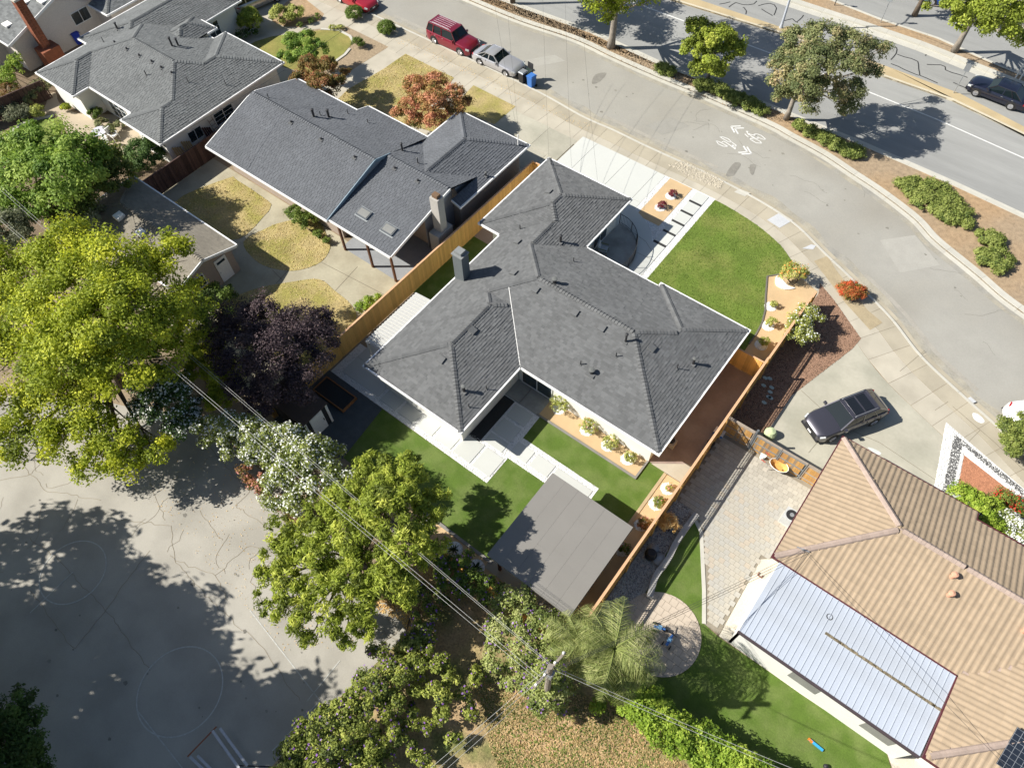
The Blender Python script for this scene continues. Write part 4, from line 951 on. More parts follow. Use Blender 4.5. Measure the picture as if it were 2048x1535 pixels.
# solar panel
x, y, z = RT.on(2075, 1530)
sp = MB().box(-1.3, -.9, .08, 1.6, .9, .13).obj('solar_panel', mat('solar_cells', (.015, .02, .03), rough=.25, spec=.6), h3, wloc=(x, y, z)); sp.rotation_euler = (math.atan(s_t), 0, 0)
g_ = MB()
for i in range(12): g_.box(-1.3+i*.26, -.9, .13, -1.285+i*.26, .9, .134)
for i in range(8): g_.box(-1.3, -.9+i*.25, .134, 1.6, -.888+i*.25, .137)
o = g_.obj('cell_grid', m_galv, sp, wloc=(x, y, z))
# metal patio roof
mr = thing('patio_roof', 'pale blue ribbed metal patio roof attached to the tan tiled house', 'patio roof', (7.5, 15, 0))
m_met = mat('pale_blue_metal', (.40, .44, .505), rough=.45, spec=.5, var=.03, var2=.03, alt=(.34, .36, .38), alts=.5, alt_amt=.5)
X0, X1, Y0, Y1 = 3.05, 11.85, 12.75, 17.1; N = 31; w = (X1-X0)/N; pm = MB()
pm.face([(0, 0, 0), (w-.03, 0, 0), (w-.03, Y1-Y0, .30), (0, Y1-Y0, .30)]); pm.box(w-.034, 0, -.02, w-.004, .01, .03)
pm.bar((w-.017, 0, .012), (w-.017, Y1-Y0, .312), .028, .024); pmm = pm.mesh('roof_panel', m_met)
for i in range(N): inst('roof_panel', pmm, mr, (X0+i*w, Y0, 2.48))
mb = MB(); mb.box(X0-.03, Y0-.12, 2.36, X1, Y0-.01, 2.5); mb.obj('gutter', mat('dark_gutter', (.06, .045, .05)), mr)
mb = MB(); mb.box(X0+.05, Y0+.05, 0, X1-.1, Y0+.17, 2.4); mb.box(X0+.05, Y0+.05, 0, X0+.17, Y1-.3, 2.4); mb.obj('wall', m_stucco, mr)
for xx in (6.0, 9.6): MB().box(xx, Y0+.02, 1.1, xx+1.4, Y0+.045, 2.1).obj('window', mat('grey_screen', (.22, .22, .2)), mr)
mb = MB()
for i in range(170):
    t = rnd.random(); p = C3(1655+t*232, 1268+t*155, 2.64); p.z = 2.48+(p.y-Y0)/(Y1-Y0)*.3; mb.box(p.x-.14, p.y-.06, p.z-.01, p.x+rnd.uniform(0, .14), p.y+rnd.uniform(-.02, .07), p.z+.035, rnd.uniform(-.3, .5))
mb.obj('leaf_litter', mat('brown_leaf_litter', (.17, .14, .09)), mr, kind='stuff')
# ---- flat roofed pavilion
gz = thing('garden_pavilion', 'flat roofed garden pavilion with grey roofing felt in the back corner of the lawn', 'pavilion', (-6.3, 11.2, 0))
m_felt = mat('grey_roofing_felt', (.205, .195, .178), var=.04, scale=.8, var2=.03, scale2=20)
GX0, GX1, GY0, GY1, GZ = -8.85, -3.75, 8.3, 14.0, 2.7
mb = MB(); mb.box(GX0, GY0, GZ-.16, GX1, GY1, GZ-.01); mb.obj('roof_deck', mat('felt_seam', (.19, .18, .165)), gz)
n = 6; w = (GX1-GX0)/n
for i in range(n):
    ysp = [GY0]+sorted(GY0+(GY1-GY0)*q for q in ((.35+.05*(i % 2)), (.75-.1*(i % 3))))+[GY1]
    for a, b in zip(ysp, ysp[1:]): MB().box(GX0+i*w+(.0 if i else -.02), a+.001, GZ-.01, GX0+(i+1)*w-.006, b-.001, GZ+.006+.003*(i % 2), rnd.uniform(-.015, .015)).obj('felt_strip', m_felt, gz)
for xx in (GX0+.4, GX1-.4):
    for yy_ in (GY0+.4, (GY0+GY1)/2, GY1-.4): MB().box(xx-.07, yy_-.07, .05, xx+.07, yy_+.07, GZ-.16).obj('post', mat('brown_post', (.10, .05, .03)), gz)
# ---- little shed
sh = thing('garden_shed', 'small garden shed with a white door and white corner boards under the purple tree', 'shed', (-24, 9, 0))
sx1 = -22.3
MB().box(-25.4, 8.05, 0, sx1, 9.85, 1.95).obj('wall', mat('black_siding', (.03, .032, .035)), sh)
MB().box(-25.6, 7.95, 1.96, sx1+.06, 9.95, 2.03).obj('roof', mat('brown_felt', (.10, .07, .055), var=.1), sh)
dd = MB().box(sx1+.005, 8.45, .05, sx1+.05, 9.4, 1.9).obj('door', m_white, sh); MB().box(sx1+.051, 9.3, .9, sx1+.09, 9.34, 1.1).obj('handle', m_dark, dd)
for yy_ in (8.05, 9.7): MB().box(sx1+.005, yy_, 0, sx1+.04, yy_+.15, 1.94).obj('corner_board', m_white, sh)
# ================================================================ fences
def fence(label, p0, p1, h, bw, m, side=1, gap=.006, cap=.10, lattice=0., post=2.4, capm=None, tv=.18, railside=-1, group=None, cat='fence', t=.022):
    L = math.hypot(p1[0]-p0[0], p1[1]-p0[1]); ang = math.atan2(p1[1]-p0[1], p1[0]-p0[0]); f = thing('fence', label, cat, (*p0, 0), group); R = (0, 0, ang)
    hb = h-lattice-(.05 if lattice else 0); ms = [MB().box(0, -t/2, .03, bw-gap, t/2, hb, tv*(k-1.5)/1.5).mesh('board', m) for k in range(4)]
    def at(s, o=0): return (p0[0]+math.cos(ang)*s-math.sin(ang)*o, p0[1]+math.sin(ang)*s+math.cos(ang)*o, 0)
    n = int(L/bw)
    for i in range(n):
        q = at(i*bw, side*.02+(side*.022 if i % 2 else 0)*.4); inst('board', rnd.choice(ms), f, q, R)
    for z in (.35, hb*.5, hb-.2): o = inst('rail', MB().box(0, -.02, z-.045, L, .02, z+.045).mesh('rail', m), f, at(0, -side*.02), R)
    np_ = max(1, int(L/post)); pm_ = MB().box(-.045, -.045, 0, .045, .045, h).mesh('post', m)
    for i in range(np_+1): inst('post', pm_, f, at(L*i/np_, -side*.07), R)
    if cap: inst('cap_rail', MB().box(-.02, -cap/2, h, L+.02, cap/2, h+.035).mesh('cap_rail', capm or m), f, at(0), R)
    if lattice:
        mb = MB(); mb.box(0, -.03, hb, L, .03, hb+.05); s = .125; z0, z1 = hb+.05, h; nn = int(L/s)
        for i in range(nn): mb.box(i*s, -.006, z0, i*s+.032, .0, z1)
        k = int((z1-z0)/.12)
        for j in range(k+1): mb.box(0, .001, z0+j*(z1-z0)/k-.022, L, .006, z0+j*(z1-z0)/k+.022)
        o = inst('lattice', mb.mesh('lattice', m), f, at(0), R); o['kind'] = 'stuff'
    return f
m_cedar = mat('orange_cedar', (.66, .39, .12), var=.06, scale=1, var2=.09, scale2=9, rough=.8, stretch=(3, 3, .4), bump=.15)
m_cedcap = mat('cedar_cap', (.58, .35, .20), var=.05, rough=.8)
m_old = mat('weathered_brown_board', (.075, .045, .038), var=.15, scale=2, var2=.1); m_grey = mat('silvered_board', (.30, .25, .20), var=.15, scale=3, var2=.12)
fence('orange cedar board fence between the two grey roofed houses', (-25.15, 13.6), (-25.0, 33.9), 1.95, .19, m_cedar, side=-1, cap=.13, capm=m_cedcap, tv=.1)
fence('orange cedar fence behind the garden shed beneath the purple leaved tree', (-25.3, 7.8), (-25.15, 13.55), 1.85, .19, m_cedar, side=-1, cap=.13, capm=m_cedcap, tv=.12)
fence('short cedar return closing off the side passage by the garage', (-25.0, 33.9), (-23.9, 33.9), 1.9, .15, m_cedar, cap=.1, capm=m_cedcap)
fence('tall cedar fence with lattice top along the brown side path', (-3.07, 7.6), (-3.07, 28.0), 2.32, .15, m_cedar, side=1, lattice=.42, cap=.14, capm=m_cedcap)
fence('stepped cedar fence with lattice between the gravel bed and the red bark bed', (-3.07, 28.05), (-3.07, 34.2), 1.95, .15, m_cedar, side=1, lattice=.35, cap=.14, capm=m_cedcap)
fence('low end section of cedar fence beside the sidewalk', (-3.07, 34.25), (-3.07, 35.2), 1.4, .15, m_cedar, side=1, cap=.14, capm=m_cedcap)
g = fence('cedar gate closing the brown side path', (-5.35, 28.0), (-3.15, 28.0), 1.75, .14, m_cedar, side=-1, cap=.09, capm=m_cedcap, cat='gate')
m_mixb = [mat('gate_board_%d' % k, c, var=.1, scale=3, var2=.12, scale2=12) for k, c in enumerate(((.36, .20, .08), (.20, .15, .10), (.45, .26, .09), (.25, .19, .13), (.40, .22, .07)))]
def patchfence(label, x0, x1, y, h, cat='fence', frame=None):
    f = thing('gate' if cat == 'gate' else 'fence', label, cat, (x0, y, 0)); n = int((x1-x0)/.14)
    ms = [MB().box(0, -.011, .04, .134, .011, h).mesh('board', m) for m in m_mixb]
    for i in range(n): inst('board', rnd.choice(ms), f, (x0+i*.14, y, 0))
    for z in (.3, h*.55, h-.1): inst('rail', MB().box(0, -.045, z-.04, x1-x0, -.012, z+.04).mesh('rail', frame or m_grey), f, (x0, y, 0))
    inst('cap_rail', MB().box(0, -.06, h, x1-x0, .06, h+.04).mesh('cap_rail', m_grey), f, (x0, y, 0))
    for xx in (0, x1-x0-.05): inst('post', MB().box(0, -.05, 0, .05, -.0115, h).mesh('post', frame or m_grey), f, (x0+xx, y, 0))
    return f
patchfence('short section of mixed brown boards between the cedar fence and the grey pipe post', -3.0, -1.35, 23.3, 1.85)
patchfence('left leaf of the driveway gate with mixed brown boards', -1.2, .35, 23.3, 1.75, 'gate', mat('steel_frame', (.25, .26, .26), metal=.5))
patchfence('right leaf of the driveway gate with mixed brown boards', .38, 1.9, 23.3, 1.75, 'gate', MATS['steel_frame'])
patchfence('newer orange board section next to the tan roof', 1.95, 3.2, 23.3, 1.75)
gp = MB().tube([(-1.27, 23.3, 0), (-1.27, 23.3, 2.2)], .07, 10).obj('gate_post', mat('dark_pipe', (.12, .13, .14), rough=.5)); tag(gp, 'thick dark pipe post between the board section and the driveway gate', 'post')
# fences of the left neighbours
fence('dark brown board fence between the pale hip roofed house and the long gabled house', (-47.0, 14.9), (-47.0, 29.0), 1.8, .15, m_old, side=-1, cap=.1, tv=.3)
fence('dark brown fence at the garden end behind the small outbuilding', (-48.3, 6.0), (-47.4, 14.8), 1.8, .15, m_old, side=-1, cap=.1, tv=.3)
fence('brown board fence at the far left garden', (-66.5, 7.0), (-64.2, 17.8), 1.7, .15, m_old, side=-1, cap=.1, tv=.3)
fence('weathered fence along the playground behind the white flowering hedge', (-24.9, 6.6), (-13.6, 6.6), 1.8, .15, m_grey, side=1, cap=.1, tv=.3)
fence('brown cedar fence behind the palm lilies in the back corner', (-13.6, 7.35), (-3.2, 7.35), 1.5, .15, m_cedar, side=1, cap=.1, tv=.3)
p0, p1 = P(1238, 1388), P(1420, 1535)
fence('weathered grey fence between the ivy hedge and the dry back lot', p0, (p1[0]+3, p1[1]+(p1[1]-p0[1])/(p1[0]-p0[0])*3), 1.5, .16, m_grey, side=1, cap=.22, tv=.3)
# blue-grey retaining wall in the right garden
rw = thing('garden_wall', 'curved low grey retaining wall along the white gravel bed', 'wall', (-1.8, 15, 0))
rl = resample(spline(px([(1394, 1026), (1375, 1050), (1352, 1085), (1335, 1120), (1312, 1150), (1300, 1192)], .45), 5), .4); A_, B_ = offset_line(rl, -.16), offset_line(rl, .16)
for i in range(len(rl)-1): MB().prism([A_[i], A_[i+1], B_[i+1], B_[i]], 0, .45+rnd.uniform(-.004, .004), rnd.uniform(-.1, .06)).obj('block', mat('grey_block_wall', (.36, .35, .33), var=.08), rw)

# ================================================================ vegetation
def leafmesh(name, P_, N_, S_, T_, m, asp=.55, droop=None):
    n = len(P_); r = rng.normal(size=(n, 3)); U = np.cross(N_, r); U /= np.linalg.norm(U, axis=1)[:, None]+1e-9; V = np.cross(N_, U)
    if droop is not None: U = U*(1-droop)+np.array([0, 0, -1])*droop; U /= np.linalg.norm(U, axis=1)[:, None]; V = np.cross(N_, U); V /= np.linalg.norm(V, axis=1)[:, None]+1e-9
    s = S_[:, None]/2; co = np.stack([P_-U*s, P_+V*s*asp, P_+U*s, P_-V*s*asp], 1).reshape(-1, 3)
    me = bpy.data.meshes.new(name); me.vertices.add(4*n); me.vertices.foreach_set('co', co.astype(np.float32).ravel())
    me.loops.add(4*n); me.loops.foreach_set('vertex_index', np.arange(4*n, dtype=np.int32)); me.polygons.add(n)
    me.polygons.foreach_set('loop_start', np.arange(0, 4*n, 4, dtype=np.int32)); me.polygons.foreach_set('loop_total', np.full(n, 4, dtype=np.int32))
    a = me.attributes.new('tone', 'FLOAT', 'FACE'); a.data.foreach_set('value', np.clip(T_, 0, 1).astype(np.float32)); me.materials.append(m); me.update(calc_edges=True); return me
def leaves(blobs, n, size, clump=.4, nsub=26, up=.45, jit=.9, fill=.75, tonec=.5, tonev=.22, shell=.55, cover=1.7):
    """blobs: (x,y,z,rx,ry,rz). leaf positions grouped in clumps near the surface of every blob"""
    w = np.array([b[3]*b[4]+b[3]*b[5] for b in blobs]); w = w/w.sum(); PP, NN, SS, TT = [], [], [], []
    for b, f in zip(blobs, w):
        nb = int(n*f); c = np.array(b[:3]); r = np.array(b[3:6]); srm = clump*1.3*min(1.5, max(.85 if r.mean() > .45 else .6, r.mean()/1.3)); ns = max(5, int(cover*2*r.mean()**2/srm**2))
        d = rng.normal(size=(ns, 3)); d /= np.linalg.norm(d, axis=1)[:, None]; d[:, 2] = np.abs(d[:, 2])*.9-.25*rng.random(ns)
        rad = shell+(1-shell)*rng.random(ns)**.5; sc_ = c+d*r*rad[:, None]; sr = srm*(.6+.8*rng.random(ns)); st = tonec+tonev*rng.normal(size=ns)
        k = rng.integers(0, ns, nb); q = rng.normal(size=(nb, 3)); q /= np.linalg.norm(q, axis=1)[:, None]; rr = rng.random(nb)**.5
        q[:, 2] *= .75; p = sc_[k]+q*(sr[k]*rr)[:, None]; o = (p-c)/r; o /= np.linalg.norm(o, axis=1)[:, None]+1e-6
        nn = q*.5+o*.4+np.array([0, 0, up])+rng.normal(size=(nb, 3))*jit*.5; nn /= np.linalg.norm(nn, axis=1)[:, None]
        PP.append(p); NN.append(nn); SS.append(size*(.6+.8*rng.random(nb))); TT.append(st[k]+.12*rng.normal(size=nb))
    return np.concatenate(PP), np.concatenate(NN), np.concatenate(SS), np.concatenate(TT)
m_trunk = mat('tree_bark', (.13, .10, .075), var=.2, scale=4, var2=.2, bump=1, bscale=18); m_gtrunk = mat('grey_bark', (.24, .21, .175), var=.25, scale=3, var2=.2, bump=1, bscale=15)
def plant(name, label, cat, base, blobs, n, size, lm, trunk=0., group=None, tm=None, extra=None, limbs=True, asp=.55, **kw):
    t = thing(name, label, cat, (base[0], base[1], 0), group); bl = [(b[0], b[1], b[2], b[3], b[4] if len(b) > 5 else b[3], b[5] if len(b) > 5 else (b[4] if len(b) > 4 else b[3]*.8)) for b in blobs]
    Pp, Nn, Ss, Tt = leaves(bl, n, size, **kw); ok = Pp[:, 2] > .02; Pp, Nn, Ss, Tt = Pp[ok], Nn[ok], Ss[ok], Tt[ok]
    o = bpy.data.objects.new('crown' if trunk else 'foliage', leafmesh('crown', Pp, Nn, Ss, Tt, lm, asp)); link(o, t)
    if extra:   # flowers: (material, fraction count, size, tone)
        fm, cnt, fs = extra; i = rng.choice(len(Pp), cnt); oo = bpy.data.objects.new('flowers', leafmesh('flowers', Pp[i]+Nn[i]*.06+np.array([0, 0, .04]), Nn[i], np.full(cnt, fs)*(.6+.8*rng.random(cnt)), rng.random(cnt), fm, .9)); link(oo, t); oo['kind'] = 'stuff'
    if trunk:
        zc = min(b[2] for b in bl); ht = max(.5, zc*.75); mb = MB(); top = Vector((base[0]+rnd.uniform(-.15, .15), base[1]+rnd.uniform(-.15, .15), ht))
        mb.tube([(base[0], base[1], -.05), (base[0]+.03, base[1], ht*.3), tuple((Vector((base[0], base[1], 0))*.3+top*.7)), tuple(top)], [trunk*1.35, trunk, trunk*.9, trunk*.75], 9)
        if limbs:
            for b in bl[:40]:
                e = Vector(b[:3]); mid = top.lerp(e, .5)+Vector((rnd.uniform(-.2, .2), rnd.uniform(-.2, .2), rnd.uniform(-.1, .3))); mb.tube([tuple(top-Vector((0, 0, .1))), tuple(mid), tuple(e+Vector((0, 0, b[5]*.3)))], [trunk*.5, trunk*.28, trunk*.08], 5)
                for _ in range(4):
                    v = Vector((rnd.gauss(0, 1), rnd.gauss(0, 1), rnd.gauss(0, .7))).normalized(); mb.tube([tuple(mid.lerp(e, rnd.random())), tuple(e+Vector((v.x*b[3], v.y*b[4], v.z*b[5]))*.8)], [trunk*.16, trunk*.03], 4)
        mb.obj('trunk', tm or m_trunk, t, smooth=True)
    else:
        mb = MB()
        for b in bl[:6]:
            for _ in range(4): mb.tube([(b[0]*.3+base[0]*.7, b[1]*.3+base[1]*.7, 0), (b[0]+rnd.uniform(-.5, .5)*b[3], b[1]+rnd.uniform(-.5, .5)*b[4], b[2])], [.02, .006], 4)
        mb.obj('stems', m_trunk, t)
    return t
def B(px_, py_, z, r, rz=None):
    x, y = P(px_, py_, z); return (x, y, z, r, r, rz if rz else r*.8)
def cloud(cx, cy, z0, z1, R, k, r0, r1, sx=1, sy=1, sq=1.): 
    """k blobs filling a rounded crown around plan point cx,cy"""
    out = []
    for i in range(k):
        a = i*2.39996+rnd.uniform(-.3, .3); q = math.sqrt((i+.5)/k); r = rnd.uniform(r0, r1); z = z0+(z1-z0)*(1-q**2)**.5*sq if q < 1 else z0
        z = z0+(z1-z0)*math.sqrt(max(0, 1-q*q)); out.append((cx+math.cos(a)*q*R*sx, cy+math.sin(a)*q*R*sy, z+rnd.uniform(-.3, .3), r, r, r*.75))
    return out
L_yg = leafmat('leaf_yellow_green', (.09, .12, .012), (.20, .24, .018), (.40, .41, .035), transl=.4); L_br = leafmat('leaf_bright_green', (.05, .10, .012), (.12, .19, .025), (.24, .31, .06), transl=.38)
L_dk = leafmat('leaf_dark_green', (.018, .035, .010), (.035, .07, .014), (.07, .12, .025)); L_pu = leafmat('leaf_purple', (.018, .012, .016), (.038, .024, .028), (.10, .07, .065), transl=.15)
L_ol = leafmat('leaf_olive', (.06, .07, .035), (.13, .14, .08), (.2, .21, .13)); L_re = leafmat('leaf_red', (.09, .10, .025), (.27, .15, .05), (.42, .20, .12)); L_ru = leafmat('leaf_russet', (.05, .07, .015), (.15, .10, .025), (.28, .12, .06))
L_md = leafmat('leaf_mid_green', (.04, .065, .012), (.085, .13, .02), (.16, .20, .04)); L_st = leafmat('leaf_star_green', (.07, .09, .012), (.195, .24, .028), (.36, .38, .07), transl=.38)
L_gl = leafmat('leaf_grey_green', (.07, .09, .035), (.16, .175, .07), (.30, .24, .13)); L_vi = leafmat('leaf_vine', (.06, .085, .02), (.14, .17, .035), (.24, .26, .07)); L_iv = leafmat('leaf_ivy', (.06, .11, .012), (.15, .22, .02), (.28, .34, .05))
L_jn = leafmat('leaf_juniper', (.06, .09, .02), (.15, .18, .04), (.24, .27, .08)); L_pk = leafmat('leaf_pale_shrub', (.13, .15, .03), (.25, .27, .06), (.40, .40, .14)); L_dr = leafmat('leaf_dead_tan', (.35, .22, .07), (.50, .33, .13), (.6, .42, .2)); L_rf = leafmat('leaf_red_green', (.10, .12, .02), (.28, .10, .03), (.45, .08, .03))
F_w = leafmat('petal_white', (.62, .64, .58), (.78, .79, .74), (.85, .85, .82), transl=.2); F_p = leafmat('petal_violet', (.20, .07, .36), (.30, .13, .50), (.45, .3, .6)); F_r = leafmat('petal_red', (.5, .03, .02), (.6, .05, .03)); F_o = leafmat('petal_orange', (.7, .25, .05), (.75, .35, .1)); F_k = leafmat('petal_pink', (.6, .25, .2), (.7, .35, .3)); F_y = leafmat('petal_cream', (.7, .65, .4), (.8, .75, .55))
# big yellow-green tree on the left: blobs placed by the lobes seen in the photograph
big_ = [(60, 560, 8, 2.0), (130, 500, 9, 2.0), (210, 540, 9.5, 2.2), (290, 560, 8.5, 1.9), (330, 510, 8, 1.6), (30, 640, 8, 2.0), (120, 620, 10, 2.2), (210, 640, 10.5, 2.3), (300, 650, 9, 2.0), (360, 620, 7.5, 1.5), (60, 730, 8, 2.0), (150, 720, 9.5, 2.1), (240, 730, 9, 1.9), (330, 720, 7, 1.5), (20, 820, 7, 1.9), (110, 810, 7.5, 1.9), (190, 800, 7.5, 1.8), (60, 880, 6, 1.6), (150, 880, 6.5, 1.5), (230, 880, 6, 1.5), (180, 920, 5.5, 1.1), (260, 930, 5, 1.0), (-30, 700, 8, 2.2), (-20, 560, 8, 2.2), (380, 590, 6, 1.1), (310, 900, 5, 1.0), (245, 595, 10.5, 1.6), (170, 575, 10, 1.7)]
bx, by = P(200, 720, 3)
plant('broadleaf_tree', 'very large yellow green tree at the left edge beside the playground', 'tree', (bx-.5, by), [B(a, b, c*(.62 if b > 780 else .90), d) for a, b, c, d in big_], 125000, .17, L_yg, trunk=.42, clump=.42, nsub=60, tonec=.52, tonev=.24, jit=1.2)
up_ = [(30, 300, 5, 1.7), (90, 290, 6, 1.8), (150, 300, 6, 1.6), (60, 350, 6, 1.9), (130, 350, 6.5, 1.8), (10, 380, 5, 1.6), (190, 330, 5, 1.4), (40, 420, 4.5, 1.4), (90, 400, 5, 1.4)]
plant('broadleaf_tree', 'bright green glossy tree above the small outbuilding', 'tree', P(95, 360, 1), [B(*q) for q in up_], 34000, .21, L_br, trunk=.25, clump=.5, nsub=45, tonec=.55)
plant('broadleaf_tree', 'darker green tree between the bright green tree and the round dark shrub', 'tree', P(205, 370, 1), [B(210, 335, 4, 1.5), B(180, 375, 4, 1.5), B(235, 360, 3.5, 1.2), B(140, 400, 4, 1.6), B(215, 305, 4, .9)], 16000, .18, leafmat('leaf_dim_green', (.04, .055, .01), (.08, .11, .02), (.20, .20, .03)), trunk=.18, clump=.45, tonec=.45)
plant('round_shrub', 'round dark green shrub beside the white chair and table', 'shrub', P(290, 325), [B(288, 312, 1.4, 1.35, 1.3)], 14000, .13, L_dk, clump=.28, cover=3.5, tonec=.75, tonev=.15, shell=.9)
plant('olive_tree', 'small grey green olive tree behind the yellow green tree by the outbuilding', 'tree', P(160, 440, 1), [B(160, 440, 3.5, 1.2), B(120, 430, 3.2, 1.1), B(190, 430, 3, .8)], 9000, .13, L_ol, trunk=.12, clump=.35)
plant('olive_tree', 'grey green tree at the left edge between two green trees', 'tree', P(15, 470, 1), [B(15, 450, 5, 1.5), B(5, 490, 5, 1.3), B(50, 455, 4.2, 1.0)], 9000, .15, L_ol, trunk=.14, clump=.35)
plu = [(480, 640, 4.2, 1.5), (540, 630, 4.8, 1.6), (600, 650, 4.6, 1.5), (640, 680, 4, 1.2), (470, 700, 4.4, 1.5), (540, 700, 5.2, 1.7), (610, 720, 4.4, 1.4), (500, 760, 4, 1.3), (560, 770, 4.2, 1.4), (520, 810, 3.4, 1.0), (600, 775, 3.6, 1.1), (445, 660, 3.8, 1.1), (655, 640, 3.6, .9)]
plant('plum_tree', 'dark purple leaved plum tree over the garden shed', 'tree', P(545, 720, 0), [B(*q) for q in plu], 60000, .125, L_pu, trunk=.22, clump=.42, nsub=50, tonec=.45, tonev=.16)
# yellowish shrub with bare twigs
bt = plant('thin_tree', 'thin yellow green tree with bare twigs between the yellow green tree and the purple tree', 'tree', P(430, 760, 0), [B(400, 690, 4, .9), B(430, 740, 3.6, .9), B(450, 780, 3, .9), B(430, 800, 2.8, .7), B(395, 740, 3.2, .9), B(420, 700, 3, .8), B(460, 740, 2.6, .7)], 15000, .14, L_yg, trunk=.1, clump=.35, tonec=.55, tonev=.2)
mb = MB(); c0 = C3(385, 705, 3.2)
for i in range(160):
    v = Vector((rnd.gauss(0, 1), rnd.gauss(0, 1), rnd.gauss(.3, .6))).normalized()*rnd.uniform(.6, 1.6); m1 = c0+v*.5+Vector((rnd.uniform(-.2, .2), rnd.uniform(-.2, .2), 0)); mb.tube([tuple(c0), tuple(m1), tuple(c0+v)], [.012, .008, .004], 3)
mb.obj('bare_twigs', mat('grey_twig', (.30, .24, .19)), bt)
plant('flowering_shrub', 'tall white flowering shrub in shade beside the huge yellow green tree', 'shrub', P(310, 780), [B(275, 715, 5.6, .9), B(300, 760, 5.4, 1.1), B(330, 800, 4.6, 1.2), B(365, 845, 3.2, 1.0), B(290, 815, 4.2, 1.0), B(250, 695, 5.6, .7), B(350, 770, 4.4, .9), B(380, 820, 3, .8)], 24000, .12, L_dk, clump=.35, tonec=.5, extra=(F_w, 3400, .11))
plant('flowering_hedge', 'left white flowering oleander clump along the playground fence', 'hedge', P(480, 880), [B(435, 850, 3.6, .7), B(470, 855, 4.0, .9), B(510, 862, 4.0, .9), B(545, 875, 3.8, .8), B(470, 885, 2.8, .8), B(510, 900, 3.0, .8), B(425, 870, 2.4, .6), B(540, 900, 3.2, .8), B(400, 850, 3.2, .6)], 18000, .13, L_vi, clump=.35, extra=(F_w, 3400, .11))
plant('flowering_hedge', 'large white flowering oleander beside the garden shed next to the playground', 'hedge', P(600, 950), [B(580, 880, 3.8, 1.0), B(620, 905, 4.2, 1.1), B(580, 930, 3.8, 1.1), B(640, 945, 3.8, 1.1), B(600, 975, 3.0, 1.0), B(555, 955, 2.6, .8), B(550, 905, 3.0, .8), B(662, 905, 3.2, .7), B(550, 995, 1.8, .6), B(690, 960, 3.4, .8), B(590, 1010, 2, .6)], 32000, .13, L_vi, clump=.35, extra=(F_w, 5000, .11))
plant('pink_shrub', 'small pink and russet shrub at the foot of the white flowering hedge', 'shrub', P(500, 960), [B(490, 945, .8, .5), B(520, 965, .8, .6), B(560, 1010, .8, .5), B(590, 1040, .8, .5)], 3500, .12, L_ru, clump=.25, extra=(F_k, 500, .1))
star = [(800, 950, 6.5, 1.3), (750, 940, 6, 1.1), (860, 1010, 6, 1.0), (780, 1010, 7, 1.4), (700, 1000, 6.5, 1.3), (720, 1060, 7.5, 1.4), (640, 1040, 6, 1.1), (800, 1080, 7, 1.3), (860, 1070, 5.5, .9), (600, 1080, 5.5, 1.0), (560, 1060, 5, .8), (560, 1110, 5, .9), (640, 1110, 6.5, 1.2), (720, 1140, 7, 1.3), (790, 1150, 6, 1.1), (530, 1160, 4.5, .7), (580, 1170, 5.5, .9), (650, 1180, 6, 1.1), (720, 1200, 6, 1.0), (545, 1220, 4.6, .7), (610, 1240, 5, .8), (680, 1250, 5, .8), (570, 1140, 5, .7), (620, 1280, 4.5, .45), (690, 1285, 4.3, .4), (730, 1260, 4.6, .5), (850, 1110, 5, .7), (820, 1190, 4.5, .6), (885, 1035, 4.6, .5)]
plant('sweetgum_tree', 'bright green star leaved tree leaning over the playground beside the back lawn', 'tree', P(740, 1150, 0), [B(q[0], q[1], q[2]*(.74 if q[0] < 770 else .95), q[3]) for q in star], 60000, .25, L_st, trunk=.2, clump=.27, nsub=34, jit=1.6, tonec=.45, tonev=.25, shell=.35, cover=1.3, asp=.26)
# vines with purple flowers
def vine(label, pts, n, cnt, r=.7, lm=L_vi): return plant('flowering_vine', label, 'vine', P(pts[0][0], pts[0][1]), [B(a, b, c, d) for a, b, c, d in pts], n, .13, lm, clump=.3, nsub=26, tonec=.45, extra=(F_p, int(cnt*1.3), .11))
vine('violet flowered vine over the back fence beside the palm lilies', [(900, 1150, 1.6, .7), (940, 1170, 1.6, .7), (980, 1180, 1.5, .6), (870, 1120, 1.8, .7), (930, 1120, 1.5, .5)], 12000, 260, lm=L_md)
vine('violet flowered vine along the edge of the playground under the star leaved tree', [(830, 1190, 1.2, .6), (850, 1240, 1.3, .7), (870, 1200, 1.2, .6), (820, 1290, 1.3, .7), (850, 1270, 1.2, .6), (790, 1330, 1.3, .7), (740, 1370, 1.4, .8), (760, 1300, 1.0, .5)], 16000, 520)
vine('pale green vine mound under the utility pole behind the pavilion', [(1010, 1200, 2.2, .7), (1040, 1190, 2.4, .6), (1000, 1260, 2.2, .8), (1050, 1240, 2.4, .8), (1090, 1250, 2.4, .8), (1000, 1310, 2.0, .8), (1050, 1300, 2.3, .9), (1110, 1300, 2.3, .9), (1130, 1250, 2.2, .7), (1070, 1350, 1.8, .8), (1030, 1360, 1.6, .6), (1120, 1370, 1.5, .7), (1090, 1400, 1.2, .6), (1096, 1362, 3.6, .8), (1098, 1342, 4.8, .6), (1090, 1385, 2.6, .9), (1100, 1400, 1.6, .8)], 36000, 620, lm=leafmat('leaf_pale_vine', (.09, .12, .03), (.19, .22, .06), (.32, .33, .14)))
